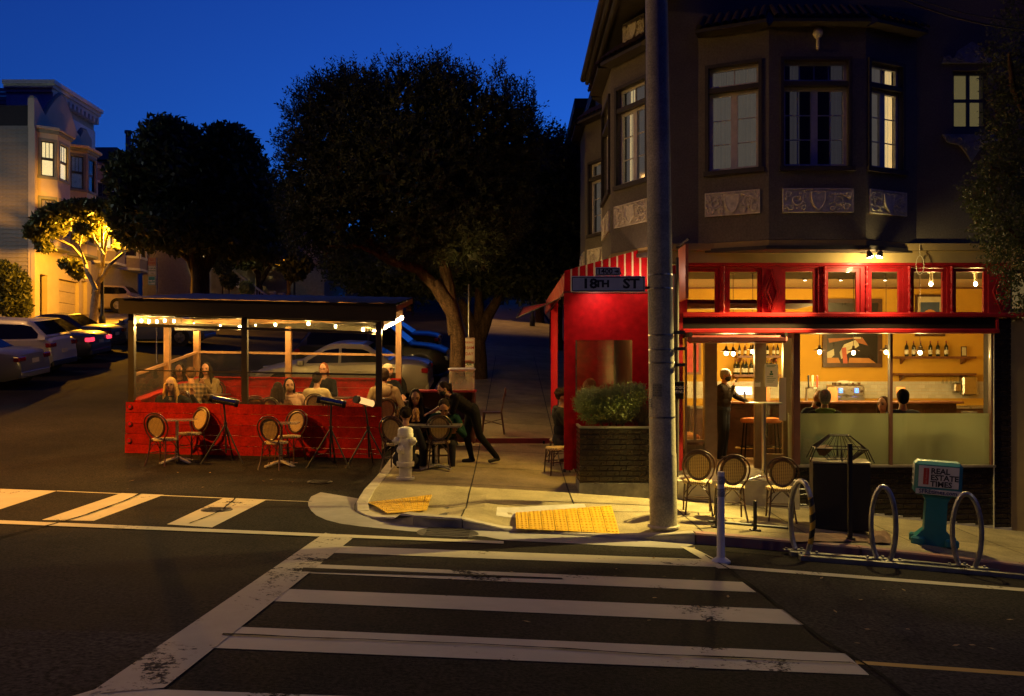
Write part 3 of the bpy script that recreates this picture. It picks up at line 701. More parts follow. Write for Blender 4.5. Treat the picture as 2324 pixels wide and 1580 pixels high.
# brick dado and tiled pier, each brick a piece
brk=MB(); brk.box((0,0,0),(.193,.02,.068),.004); bmesh_=brk.mesh('brick',m_tile)
def bricks(parent,Mx,w,zt,zbf,row=.079,lng=.2,rows=60):
    inv=RM(parent).inverted()
    for r in range(rows):
        z=zt-(r+1)*row; x=-lng/2 if r%2 else 0.
        if z<min(zbf(0),zbf(w))-row: break
        while x<w-.01:
            a,b=max(0,x),min(w,x+lng-.006); 
            if b-a>.02 and z+row>zbf((a+b)/2):
                sx=(b-a)/.193
                link('brick',bmesh_,parent,inv@Mx@Matrix.Translation((a,-.02+random.uniform(-.002,.002),z))@Matrix.Diagonal((sx,1,1,1)))
            x+=lng
gf=lambda x,d=FD: G(x,d)+.13
xa,xb=XP(1800,FD),XP(2254,FD)
mb=MB(); mb.box((xa,FD+.0,-1.2),(xb,FD+.12,ZP(1060.3,FD))); part('dado_backing',mb,m_grout,sf,world=True)
bricks(sf,frame_M((xa,FD-.002,0),(1,0,0)),xb-xa,ZP(1061,FD),lambda u:gf(xa+u)+.03)
xc=XP(2255.5,FD); xd=XP(2293,FD)
mb=MB(); mb.box((xc,FD+.0,-1.2),(xd,FD+.3,ZP(722,FD))); part('pier_backing',mb,m_grout,sf,world=True)
bricks(sf,frame_M((xc,FD-.002,0),(1,0,0)),xd-xc,ZP(722,FD),lambda u:gf(xc+u)+.02)
mb=MB(); mb.box((XP(2252,FD)-.004,FD-.05,gf(7.4)),(XP(2252,FD)+.008,FD-.03,ZP(757,FD))); part('edge_trim',mb,M('edge_trim',(.7,.66,.5),.4,.3),sf,world=True)
mb=MB()
for k in range(12):
    u0,u1=xa+(xd-xa)*k/12,xa+(xd-xa)*(k+1)/12; mb.box((u0,FD-.035,gf((u0+u1)/2)-.1),(u1,FD-.022,gf((u0+u1)/2)+.03))
part('base_skirting',mb,m_cover,sf,world=True)
# left red pilaster by the entry, hanging blade sign, conduit
sfbox('pilaster',1524,604,1547,1066,-.10,.25,m_red)
mb=MB(); mb.tube([(XP(1533,13.3),13.3,.25),(XP(1533,13.3),13.3,3.4)],.03,8); part('conduit',mb,m_trimd,sf,world=True,smooth=True)
bl=thing('blade_sign','orange red blade sign hanging edge-on by the pole','sign',P(1550,560,13.2))
mb=MB(); mb.box((XP(1545,13.1),12.75,ZP(682,13.1)),(XP(1545,13.1)+.045,13.3,ZP(562,13.1))); part('panel',mb,M('sign_orange',(.55,.16,.06),.5,var=.1),bl,world=True)
mb=MB(); mb.tube([(XP(1548,13.1),12.6,ZP(553,13.1)),(XP(1548,13.1),13.55,ZP(553,13.1))],.015,6); mb.tube([P(1548,553,13.0),P(1548,562,13.0)],.006,5); part('bracket',mb,m_trimd,bl,world=True)
# ---------------------------------------------------------------- recessed entry
FZ=.27; DD=15.2
m_fl=M('floor_wood',(.20,.12,.06),.45,var=.3,scale=4); m_step=M('step_concrete',(.42,.38,.29),.8,var=.2,scale=4)
mb=MB(); mb.box((x0-.1,13.35,-.6),(XP(1803,FD),13.75,FZ)); mb.box((x0-.1,13.75,-.4),(5.0,DD+.3,FZ)); part('doorstep',mb,m_step,sf,world=True)
en=thing('cafe_entrance','open glazed cafe door with tan metal frames in the recessed entry','door',(XP(1628,DD),DD,FZ))
def enbox(name,pa,ya,pb,yb,dy0,dy1,mat,parent=None):
    mb=MB(); mb.box((XP(pa,DD),DD+dy0,ZP(yb,DD)),(XP(pb,DD),DD+dy1,ZP(ya,DD))); return part(name,mb,mat,parent or en,world=True)
enbox('jamb',1598,740,1626,1064,-.05,.1,m_alu); enbox('jamb',1553,740,1558,1064,-.05,.1,m_alu); enbox('head',1540,722,1800,768,-.03,.12,m_redd)
enbox('mullion',1574,768,1580,1000,-.02,.04,m_alu); enbox('sidelight_rail',1558,998,1598,1004,-.03,.06,m_alu); 
enbox('pane',1558,768,1598,998,.0,.006,m_glass); enbox('closer',1575,772,1600,778,-.08,-.04,m_alu)
mt=M('dado_tile_olive',(.20,.17,.09),.35,var=.2,rnd=.2); tb=MB(); tb.box((0,0,0),(.145,.015,.07),.004); tbm=tb.mesh('dado_tile',mt)
for r in range(5):
    for c in range(3):
        link('dado_tile',tbm,en,RM(en).inverted()@Matrix.Translation((XP(1557,DD)+c*.15-(.07 if r%2 else 0)+.02,DD-.02,FZ+.02+r*.075)))
leaf=enbox('door_stile',1711,768,1737,1064,-.06,.02,m_alu); enbox('door_stile',1775,768,1786,1064,-.06,.02,m_alu); enbox('door_rail',1737,768,1775,776,-.05,.01,m_alu); enbox('door_rail',1737,1030,1775,1064,-.05,.01,m_alu)
enbox('door_pane',1737,776,1775,1030,-.02,-.014,m_glass)
# splayed return window of the entry with frosted foot
pA=Vector((XP(1800,FD),FD+.02,0)); pB=Vector((XP(1788,DD),DD,0)); Mx=frame_M(pA,pB-pA); L=(pB-pA).length
mb=MB(); mb.M=Mx; mb.box((0,-.02,FZ),(L,.03,FZ+.05)); mb.box((L-.05,-.02,FZ+.05),(L,.03,2.5)); part('return_frame',mb,m_alu,en,world=True)
mb=MB(); mb.M=Mx; mb.box((.02,.0,1.22),(L-.06,.006,2.5)); part('return_pane',mb,m_glass,en,world=True)
mb=MB(); mb.M=Mx; mb.box((.02,.0,FZ+.05),(L-.06,.006,1.22)); part('return_film',mb,TRANSL('frost_return',(.45,.47,.35),(.5,.52,.38),.5),en,world=True)
# paper notices
m_paper=M('paper',(.8,.78,.7),.8,var=.05); m_ink=M('ink',(.03,.05,.04),.8)
def notice(name,pa,ya,pb,yb,d,label,rot=0,lines=6,fig=True):
    p=P((pa+pb)/2,(ya+yb)/2,d); t=thing(name,label,'notice',p,rot); w=(pb-pa)/F*d/2; h=(yb-ya)/F*d/2
    mb=MB(); mb.box((-w,-.002,-h),(w,.0,h)); part('sheet',mb,m_paper,t)
    mb=MB()
    for k in range(lines): z=h*(.85-.1*k) if k<2 else -h*(.1+.16*(k-2)); mb.box((-w*.7,-.0035,z-.004),(w*(.7-.2*(k%3)),-.0025,z+.004))
    if fig: mb.ell((0,-.004,h*.3),(.02,.001,.02),8,4); mb.box((-.03,-.004,h*.02),(.03,-.003,h*.18))
    part('print',mb,M('notice_green',(.03,.16,.07),.8),t)
notice('paper_notice',1736,826,1765,878,15.1,'white notice with green figure taped to the cafe door glass')
notice('paper_notice',1767,857,1785,955,14.7,'long blank white paper hanging at the entry corner',.25,0,False)
notice('paper_notice',1712.5,867,1726,878,15.12,'small white sticker on the tan door stile',0,1,False)
# neighbour's tan wall at the right
nb=thing('neighbour_building','plain tan stucco ground floor right of the cafe','building',(XP(2294,FD),FD,0))
mb=MB(); wallo(mb,frame_M((XP(2294,FD),FD,0),(1,0,0)),6,-1.6,Z0-.05,[(.0,1.2,2.85,3.5)],.2); part('wall',mb,m_tan,nb,world=True)
sashwin(nb,frame_M((XP(2294,FD),FD,0),(1,0,0)),.0,1.2,2.85,3.5,1,1,.05,.05,m_glass,M('neighbour_room',(.5,.4,.2),.9,emis=(.5,.36,.14),estr=.25),m_trimd)
# ================================================================ CAFE INTERIOR
DB=19.5; ZC=3.78; XL,XR=2.46,11.2
m_och=M('ochre_wall',(.56,.31,.03),.8,var=.1,scale=2,bump=.1); m_ceil=M('cafe_ceiling',(.40,.28,.14),.9,var=.06); m_wood=M('shelf_wood',(.16,.06,.025),.45,var=.35,scale=7)
m_bar=M('bar_wood',(.07,.03,.015),.4,var=.4,scale=6); m_wtile=M('subway_tile',(.62,.58,.48),.25,var=.08,rnd=.08)
mb=MB(); mb.box((XL,DD+.3,FZ-.06),(XR,DB,FZ)); mb.box((5.0,FD+.12,FZ-.06),(XR,DD+.3,FZ)); struct('cafe_floor',mb,m_fl)
mb=MB(); mb.box((XL,DB,FZ),(XR,DB+.1,ZC)); mb.box((XR,FD+.15,FZ),(XR+.1,DB+.1,ZC)); mb.box((XL-.12,DD,FZ),(XL,DB+.1,ZC)); cw=struct('cafe_wall',mb,m_och)
mb=MB(); mb.box((XL-.1,FD+.16,ZC),(XR+.1,DB+.1,ZC+.06)); cc_=struct('cafe_ceiling',mb,m_ceil)
mb=MB()
for k in range(2): mb.box((XL,16.0+k*1.6,ZC-.012),(XR,15.12+k*.75,ZC-.002))
part('ceiling_seam',mb,m_trimd,cc_)
mb=MB(); mb.box((XL,DB-.03,ZC-.035),(XR,DB-.002,ZC-.002)); part('picture_rail',mb,m_wood,cw)
# soffit over the entry, inside of the front
mb=MB(); mb.box((x0,FD+.16,ZP(757,FD)),(5.0,FD+.3,ZP(722,FD))); mb.box((x0,FD+.3,3.0),(4.9,DD,3.06)); part('entry_soffit',mb,m_redd,cw)
# subway tile splashback, tile by tile
stl=MB(); stl.box((0,0,0),(.147,.008,.072),.003); stm=stl.mesh('splash_tile',m_wtile)
zt_=1.70
for r in range(5):
    for c in range(-1,59):
        x=XL+c*.15+(.075 if r%2 else 0)
        if XL<=x and x+.15<XR: link('splash_tile',stm,cw,Matrix.Translation((x,DB-.010,zt_-(r+1)*.075)))
# bar counter
bc=thing('bar_counter','long dark wooden bar counter inside the cafe','counter',(5.2,17.0,FZ))
xb0=XP(1642,16.9)
mb=MB(); mb.box((xb0,16.75,FZ+1.04),(8.6,17.35,FZ+1.085),.008); part('counter_top',mb,m_wood,bc,world=True)
mb=MB(); mb.box((xb0+.05,16.95,FZ),(8.55,17.3,FZ+1.04)); part('counter_front',mb,m_bar,bc,world=True)
for k in range(10):
    mb=MB(); xx=xb0+.1+k*.42; mb.box((xx,16.93,FZ+.1),(xx+.36,16.949,FZ+.95),.006); part('counter_panel',mb,m_bar,bc,world=True)
mb=MB(); mb.tube([(xb0+.2,16.75,FZ+.2),(8.4,16.75,FZ+.2)],.02,6); part('foot_rail',mb,M('brass',(.5,.35,.12),.35,1),bc,world=True)
bk=thing('back_counter','back bar worktop under the tiled splashback','counter',(5.2,19.1,FZ))
mb=MB(); mb.box((XL+.5,18.75,FZ+.86),(XR-.1,19.45,FZ+.9)); part('worktop',mb,M('worktop',(.3,.27,.22),.3,.4),bk,world=True)
mb=MB(); mb.box((XL+.5,18.8,FZ),(XR-.1,19.4,FZ+.86)); part('cabinet',mb,m_bar,bk,world=True)
# shelves and bottles
m_bot=M('bottle_glass',(.012,.016,.010),.12,spec=.8); m_botb=M('bottle_brown',(.09,.03,.01),.15,spec=.8); m_lab=M('bottle_label',(.6,.55,.42),.7,var=.2,scale=20); m_foil=M('bottle_foil',(.25,.04,.03),.4)
def bottle(x,y,z,h,label,kind=0,group='bottles on the cafe shelves'):
    t=thing('bottle',label,'bottle',(x,y,z),random.uniform(0,6),group); r=h*.125
    if kind==1: pr=[(r*.9,0),(r,.01),(r,h*.5),(r*.75,h*.66),(r*.33,h*.86),(r*.33,h*.99),(.004,h)]
    else: pr=[(r*.95,0),(r,.01),(r,h*.60),(r*.8,h*.68),(r*.32,h*.76),(r*.32,h*.985),(.004,h)]
    mb=MB(); mb.lathe(pr,10); part('body',mb,m_botb if kind==2 else m_bot,t,smooth=True)
    mb=MB(); mb.lathe([(r+.001,h*.14),(r+.001,h*.42)],10); part('paper_label',mb,m_lab,t,smooth=True)
    mb=MB(); mb.lathe([(r*.34,h*.86),(r*.35,h*.995),(.003,h+.002)],8); part('foil',mb,m_foil if kind!=2 else m_lab,t)
ORD=['first','second','third','fourth','fifth','sixth','seventh','eighth','ninth','tenth','eleventh']
def shelf(pa,pb,py,label):
    d=19.3; z=ZP(py,d); t=thing('wall_shelf',label,'shelf',((XP(pa,d)+XP(pb,d))/2,DB,z-.05))
    mb=MB(); mb.box((XP(pa,d),19.22,z-.05),(XP(pb,d),DB-.012,z)); part('board',mb,m_wood,t,world=True)
    w=XP(pb,d)-XP(pa,d)
    for q in(.1,.88):
        mb=MB(); xx=XP(pa,d)+w*q; mb.prism([(19.28,z-.05),(DB-.012,z-.05),(DB-.012,z-.17)],xx-.02,xx+.02,'yz'); part('bracket',mb,m_wood,t,world=True)
    return z
z1=shelf(2035,2212,809,'upper wooden shelf with six wine bottles right of the mullion')
for i,px in enumerate((2059,2075,2091,2113,2130,2149)): bottle(XP(px,19.3),19.33,z1,.34,['first','second','third','fourth','fifth','sixth'][i]+' wine bottle from the left on the upper right shelf',0,'wine bottles on the right shelf')
z2=shelf(2033,2212,847,'lower wooden shelf holding glasses right of the mullion')
m_gl=GLASS('drink_glass',(.9,.92,.9),1.45,.03,haze=.08); m_water=GLASS('carafe_glass',(.88,.93,.92),1.45,.03,haze=.1)
def tumbler(x,y,z,r,h,name,label,group,cat='glass',mat=None):
    mb=MB(); mb.lathe([(r*.8,0),(r,h),(r*.92,h),(r*.74,.006)],10); return single(name,mb,mat or m_gl,label,cat,group,True,(x,y,z))
for i,px in enumerate((2040,2049,2058,2066)): tumbler(XP(px,19.3),19.32,z2,.04,.1,'drinking_glass',ORD[i]+' small glass from the left in the cluster on the lower shelf','glasses on the lower shelf')
tumbler(XP(2155,19.3),19.3,z2+.01,.05,.18,'drinking_glass','tall glass standing alone on the lower right shelf',None); tumbler(XP(2193,19.3),19.3,z2,.03,.13,'drinking_glass','amber glass at the right end of the lower shelf',None,mat=M('amber',(.5,.25,.04),.2))
mb=MB()
for k in range(5):
    x=XP(2140+k*9,19.3); mb.lathe([(.004,0),(.004,-.08),(.035,-.13),(.03,-.17)],8,(x,19.3,z2-.06))
single('hanging_glasses',mb,m_gl,'row of stemmed glasses hanging under the lower shelf','glasses')
mb=MB(); x=XP(2191,19.3); mb.box((x-.06,19.36,z1),(x+.06,19.38,z1+.22)); ph=thing('small_picture_frame','small framed print on the upper shelf by the bottles','picture frame',(x,19.37,z1)); part('frame',mb,m_bar,ph,world=True)
mb=MB(); mb.box((x-.045,19.355,z1+.02),(x+.045,19.359,z1+.2)); part('print',mb,M('print_pale',(.5,.45,.3),.7),ph,world=True)
z3=shelf(1664,1775,850,'lower shelf crowded with dark wine bottles behind the counter')
for i in range(11): bottle(XP(1669+i*9.3,19.3)+random.uniform(-.01,.01),19.34+.05*(i%2),z3,.33,ORD[i]+' dark wine bottle from the left on the crowded lower shelf',0,'wine bottles on the crowded shelf')
z4=shelf(1672,1775,807,'upper shelf with spaced bottles behind the counter')
for i,px in enumerate((1679,1692,1705,1731,1743,1757,1766)): bottle(XP(px,19.3),19.34,z4,.26,ORD[i]+' small bottle from the left on the upper shelf behind the counter',2 if i%2 else 1,'small bottles on the upper left shelf')
# big dark framed mirror, its reflections painted on as flat shapes; posters
mi=thing('wall_mirror','large dark framed mirror with painted reflections on the ochre wall above the espresso machine','picture',(XP(1937,19.4),DB,2.0))
xa_,xb_,za_,zb_=XP(1869,19.4),XP(2004,19.4),ZP(834,19.4),ZP(678,19.4)
mb=MB(); t_=.09
for a,b in (((xa_,za_),(xb_,za_+t_)),((xa_,zb_-t_),(xb_,zb_)),((xa_,za_+t_),(xa_+t_,zb_-t_)),((xb_-t_,za_+t_),(xb_,zb_-t_))): mb.box((a[0],DB-.07,a[1]),(b[0],DB-.012,b[1]))
part('frame',mb,m_bar,mi,world=True)
mb=MB(); mb.box((xa_+t_,DB-.03,za_+t_),(xb_-t_,DB-.015,zb_-t_)); part('canvas',mb,M('mirror_black',(.02,.015,.012),.3),mi,world=True)  # dark glass of the mirror, reflections laid on in colour
def shard(pts,mat,k): 
    mb=MB(); mb.prism([(XP(px,19.4),ZP(py,19.4)) for px,py in pts],DB-.034-k*.003,DB-.031-k*.003); part('painted_reflection',mb,mat,mi,world=True)
m_sh1=M('shape_cream',(.55,.50,.34),.6); m_sh2=M('shape_rust',(.34,.12,.04),.6); m_sh3=M('shape_orange',(.45,.2,.05),.6)
shard([(1878,800),(1895,792),(1896,806),(1880,820)],m_sh1,0); shard([(1908,800),(1918,782),(1948,770),(1952,785),(1930,800),(1912,815)],m_sh1,1); shard([(1882,768),(1960,766),(1972,784),(1950,778),(1940,768),(1884,778)],m_sh2,2)
shard([(1880,812),(1905,812),(1910,824),(1876,824)],m_sh3,1); shard([(1930,812),(1975,813),(1990,824),(1928,824)],m_sh3,2); shard([(1938,765),(1956,765),(1956,769),(1938,769)],m_sh1,4); shard([(1912,790),(1922,788),(1926,826),(1916,826)],M('shape_red',(.5,.12,.07),.6),5)
po=thing('framed_poster','framed poster with a blue arch and orange sun behind the transom','poster',(XP(2112,19.4),DB,2.7))
a0,a1,b0,b1=XP(2080,19.4),XP(2148,19.4),ZP(763,19.4),ZP(668,19.4)
mb=MB(); t_=.05
for a,b in (((a0,b0),(a1,b0+t_)),((a0,b1-t_),(a1,b1)),((a0,b0+t_),(a0+t_,b1-t_)),((a1-t_,b0+t_),(a1,b1-t_))): mb.box((a[0],DB-.05,a[1]),(b[0],DB-.012,b[1]))
part('frame',mb,m_bar,po,world=True)
mb=MB(); mb.box((a0+t_,DB-.03,b0+t_),(a1-t_,DB-.02,b1-t_)); part('sheet',mb,M('poster_cream',(.55,.47,.3),.7),po,world=True)
mb=MB(); mb.box((a0+.12,DB-.035,b0+.12),(a1-.12,DB-.031,b1-.17)); part('blue_field',mb,M('poster_blue',(.06,.09,.16),.7),po,world=True)
mb=MB(); cxp=(a0+a1)/2; mb.prism([(cxp+.17*math.cos(R(a)),b1-.5+.17*math.sin(R(a))) for a in range(0,181,20)],DB-.040,DB-.036); part('orange_sun',mb,M('poster_orange',(.6,.22,.06),.7),po,world=True)
# pendant lamps over the bar
m_shade=M('pendant_shade',(.10,.07,.05),.4,.6); m_bulb=EM('bulb_glow',(1,.72,.32),85); m_bulbc=EM('ceiling_bulb_glow',(1,.74,.36),75)
def pendant(px,py,d,label):
    p=P(px,py,d); t=thing('pendant_lamp',label,'lamp',p,0,'pendant lamps over the bar')
    mb=MB(); mb.tube([(0,0,.13),(0,0,ZC-p.z)],.006,5); mb.lathe([(.05,ZC-p.z-.02),(.05,ZC-p.z-.001)],8); part('cord',mb,m_shade,t)
    mb=MB(); mb.lathe([(.022,.13),(.03,.08),(.06,.062),(.115,.035),(.112,.03),(.05,.05),(.02,.065)],14); part('shade',mb,m_shade,t,smooth=60)
    mb=MB(); mb.ell((0,0,0),(.035,.035,.042),10,6); part('bulb',mb,m_bulb,t,smooth=True)
for i,(px,py) in enumerate(((1648,802),(1664,803),(1708.5,798),(1860,799),(1937,800.5),(2011,799),(2088,800.5))):
    pendant(px,py,16.6,['first','second','third','fourth','fifth','sixth','seventh'][i]+' small pendant lamp from the left over the bar')
for i,(px,py) in enumerate(((2113,645),(2214,645))):
    p=P(px,py,15.6); t=thing('ceiling_lamp',('left' if i==0 else 'right')+' of two bare ceiling bulbs seen through the transom','lamp',p,0,'bare ceiling bulbs')
    mb=MB(); mb.ell((0,0,0),(.032,.032,.036),10,6); part('bulb',mb,m_bulbc,t,smooth=True); mb=MB(); mb.lathe([(.03,.05),(.03,.2),(.06,.2),(.06,ZC-p.z-.001)],10); part('holder',mb,M('holder_white',(.6,.55,.4),.5),t)
for i,(px,py) in enumerate(((1908,644),(2009,644),(1827,645),(1726,644))):
    p=P(px,py,17.5); p.z=ZC-.05; t=thing('track_lamp',['third','fourth','second','first'][i]+' small ceiling spot lamp from the left','lamp',p,0,'small ceiling spots')
    mb=MB(); mb.lathe([(.03,.0),(.05,.02),(.05,.049)],10); part('housing',mb,m_shade,t); mb=MB(); mb.lathe([(.028,-.004),(.028,.0)],10); part('lens',mb,EM('spot_glow',(1,.75,.4),25),t)
# espresso machine
es=thing('espresso_machine','steel espresso machine with blue lit buttons on the back bar','espresso machine',(XP(1929,18.6),18.9,FZ+.9))
e0,e1=XP(1893,18.6)-XP(1929,18.6),XP(1965,18.6)-XP(1929,18.6)
mb=MB(); mb.box((e0,-.25,.10),(e1,.2,.22),.015); mb.box((e0,-.22,.22),(e1,.2,.46),.02); mb.box((e0,-.32,0),(e1,.2,.06),.01); mb.box((e0,-.05,.06),(e0+.05,.2,.12)); mb.box((e1-.05,-.05,.06),(e1,.2,.12)); part('body',mb,m_steel,es)
for sx in(-.5,.5):
    mb=MB(); mb.lathe([(.035,0),(.035,-.06),(.02,-.07)],10,(e1*sx,-.28,.10)); mb.tube([(e1*sx,-.3,.06),(e1*sx,-.45,.04)],.013,6); part('portafilter',mb,m_shade,es)
    mb=MB()
    for i in range(2):
        for j in range(3): mb.box((e1*sx-.03+i*.04,-.243,.30+j*.035),(e1*sx-.005+i*.04,-.235,.322+j*.035))
    part('lit_button',mb,EM('blue_led',(.1,.25,1),7),es)
    mb=MB(); mb.lathe([(.03,0),(.03,.05)],10,(e1*sx*1.65,-.24,.33),axis='y'); part('steam_knob',mb,m_shade,es)
mb=MB()
for k in range(9): mb.lathe([(.03,0),(.035,.05),(.033,.05),(.025,.01)],8,(e0+.08+k*.068,-.05+.1*(k%2),.462))
part('cup',mb,M('cup_dark',(.12,.06,.03),.4),es)
mb=MB(); mb.ell((-.02,0,.51),(.16,.1,.05),10,6); mb.ell((.13,.02,.5),(.13,.1,.04),10,6); part('towel',mb,m_paper,es,smooth=True)
# beer taps, till, cards, stools, plates
bt=thing('beer_taps','tall beer taps with red and black handles at the bar','beer taps',(XP(1838,17.2),17.1,FZ+1.085))
mb=MB(); mb.tube([(-.1,0,0),(-.1,0,.25),(.1,0,.25),(.1,0,0)],.028,8); part('tower',mb,m_steel,bt,smooth=True)
for i,(x,c) in enumerate(((-.08,(.02,.02,.02)),(0,(.6,.55,.4)),(.09,(.5,.05,.03)))):
    mb=MB(); mb.cap((x,-.05,.27),.012,(x,-.06,.48),.022,8); part('tap_handle',mb,M('handle%d'%i,c,.4),bt,smooth=True)
ti=thing('till_screen','white tablet till on a swivel stand on the counter','till',(XP(1690,16.95),16.95,FZ+1.085))
mb=MB(); mb.M=Matrix.Rotation(R(-18),4,'X')@Matrix.Translation((0,0,.2)); mb.box((-.16,-.012,-.085),(.16,.012,.085),.008); part('case',mb,m_paper,ti)
mb=MB(); mb.M=Matrix.Rotation(R(-18),4,'X')@Matrix.Translation((0,0,.2)); mb.box((-.148,-.0145,-.073),(.148,-.0125,.073)); part('screen',mb,EM('screen_glow',(.75,.9,1),2.2),ti)
mb=MB(); mb.M=Matrix.Rotation(R(-18),4,'X')@Matrix.Translation((0,0,.2)); mb.box((-.1,-.017,-.0),(-.06,-.015,.025)); part('logo',mb,M('logo_blue',(.1,.3,.7),.5),ti)
mb=MB(); mb.lathe([(.07,0),(.07,.012),(.02,.02),(.018,.18)],10); part('stand',mb,m_shade,ti)
def menucard(px,py,d,z,label):
    t=thing('menu_card',label,'menu card',(XP(px,d),d,z)); mb=MB(); mb.M=Matrix.Rotation(R(-8),4,'X'); mb.box((-.09,-.003,0),(.09,.003,.27)); part('card',mb,M('menu_orange',(.55,.2,.08),.6,var=.1),t); mb=MB(); mb.box((-.09,-.0,0),(.09,.06,.006)); part('foot',mb,M('menu_orange',(.55,.2,.08)),t)
menucard(1891,900,16.9,FZ+1.085,'tall orange menu card on the bar behind the grey haired man'); menucard(2046,900,16.9,FZ+1.085,'orange menu card on the bar beside the dark haired man'); menucard(1737,900,16.9,FZ+1.085,'red menu card on the counter seen through the door glass')
for i,px in enumerate((1703,1750)):
    t=thing('bar_stool',['orange padded bar stool seen in the doorway','padded bar stool behind the door glass'][i],'stool',(XP(px,16.4),16.4,FZ),0,'bar stools')
    mb=MB(); mb.lathe([(.17,.70),(.19,.73),(.18,.78),(.05,.80),(.003,.80)],16); part('seat',mb,M('leather_orange',(.42,.13,.03),.4,var=.2),t,smooth=True)
    for k in range(4):
        a=R(45+90*k); mb=MB(); mb.tube([(.13*math.cos(a),.13*math.sin(a),.70),(.2*math.cos(a),.2*math.sin(a),0)],.014,6); part('leg',mb,m_black,t)
    mb=MB(); mb.tube([(.18*math.cos(R(a)),.18*math.sin(R(a)),.25) for a in range(0,360,30)],.01,5,closed=True); part('foot_ring',mb,m_black,t)
bq=thing('banquette','orange leather bench seat inside the left of the door','bench',(XP(1565,16.2),16.2,FZ))
mb=MB(); mb.box((XL+.03,16.0,FZ+.38),(XP(1585,16.2),16.9,FZ+.50),.03); part('cushion',mb,M('leather_orange',(.42,.13,.03)),bq,world=True); mb=MB(); mb.box((XL+.03,16.05,FZ),(XP(1583,16.2),16.85,FZ+.38)); part('base',mb,m_bar,bq,world=True)
mb=MB(); mb.box((XL+.03,16.9,FZ+.4),(XP(1585,16.2),17.0,FZ+1.0),.02); part('back',mb,M('leather_dark',(.05,.03,.02),.4),bq,world=True)
ip=thing('red_wall_picture','red framed picture on the wall seen through the sidelight','picture',(XP(1566,18.5),DB-.03,1.9))
mb=MB(); mb.box((XP(1553,19.4),DB-.04,ZP(850,19.4)),(XP(1592,19.4),DB-.012,ZP(770,19.4))); part('frame',mb,m_wood,ip,world=True); mb=MB(); mb.box((XP(1553,19.4)+.05,DB-.045,ZP(850,19.4)+.05),(XP(1592,19.4)-.05,DB-.041,ZP(770,19.4)-.05)); part('canvas',mb,M('pic_red',(.5,.05,.04),.6,var=.4,scale=5),ip,world=True)
ck=thing('cutlery_station','white crate stacked with upturned glasses by the window','crate',(XP(2199,14.6),14.6,FZ+.75))
mb=MB(); mb.box((-.13,-.1,-.75),(.13,.1,.0)); part('stand',mb,m_bar,ck); mb=MB(); mb.box((-.12,-.1,.0),(.12,.1,.15)); part('crate',mb,m_paper,ck)
mb=MB()
for i in range(4):
    for j in range(2): mb.lathe([(.03,.152),(.024,.25),(.003,.25)],8,(-.08+i*.055,-.05+.1*j,0))
part('glass',mb,m_gl,ck,smooth=True)
mb=MB(); mb.box((.02,-.13,.0),(.16,-.105,.07)); part('orange_box',mb,M('box_orange',(.6,.13,.05),.5),ck)
dp=thing('towel_dispenser','steel paper towel dispenser on the right cafe wall','dispenser',(XP(2225,18.8),19.3,1.6)); mb=MB(); mb.box((-.16,-.1,-.2),(.16,.1,.22),.03); part('case',mb,m_steel,dp); mb=MB(); mb.box((-.33,-.08,-.12),(-.18,.1,.06),.02); part('soap_box',mb,m_steel,dp)
# cafe tables by the window (mostly behind the film)
def cafetable(x,y,z,label,r=.32,h=.74,group=None):
    t=thing('cafe_table',label,'table',(x,y,z),0,group); mb=MB(); mb.lathe([(r,h-.03),(r,h),(.003,h)],20); part('table_top',mb,m_wood,t); mb=MB(); mb.lathe([(.2,0),(.19,.02),(.03,.04),(.03,h-.03)],12); part('pedestal',mb,m_black,t); return t
cafetable(XP(1868,14.9),14.95,FZ,'round table between the two men behind the frosted film',.28); cafetable(XP(2012,14.9),14.95,FZ,'round table behind the window mullion',.28)
tumbler(XP(1990,14.8),14.8,FZ+.74,.045,.2,'carafe','glass carafe on the cafe table left of the mullion',None,'carafe',m_water)
# ================================================================ SIDE AWNING AND RED ENCLOSURE
m_vinyl=M('red_vinyl',(.42,.004,.008),.6,var=.15,scale=3,bump=.3,bscale=5,spec=.15,grain=.22,gscale=9); m_stripe=M('awning_cream',(.62,.5,.28),.8,var=.1)
sg=M('side_ground_wall',(.17,.13,.09),.9,var=.2,scale=3)
mb=MB(); mb.box((2.2,FD+.25,-.2),(2.45,23.2,Z0)); part('side_ground_wall',mb,sg,bld,world=True)
mb=MB(); mb.box((2.2,FD-.02,-.2),(XP(1524,FD)-.005,FD+.24,Z0-.01)); mb.box((2.452,FD+.26,-.2),(2.62,DD+.1,3.0)); part('corner_pier',mb,sg,bld,world=True)
AD=14.1; ax0,ax1=.84,2.19
aw=thing('red_awning','red and cream striped fabric awning over the side tables','awning',(1.5,AD,3.2))
# front end: vertical stripes of a sloping end panel
zl,zr_,zb_=3.54,3.92,3.21; n=11
for k in range(n):
    for wdt,mat,nm in ((0,.78),m_vinyl,'red_stripe'),((.78,1),m_stripe,'cream_stripe'):
        u0,u1=(k+wdt[0])/n,(k+wdt[1])/n; xa1,xb1=ax0+(ax1-ax0)*u0,ax0+(ax1-ax0)*u1
        mb=MB(); mb.add([(xa1,AD,zb_),(xb1,AD,zb_),(xb1,AD+.02,zl+(zr_-zl)*u1),(xa1,AD+.02,zl+(zr_-zl)*u0)],[(0,1,2,3)]); part(nm,mb,mat,aw,world=True)
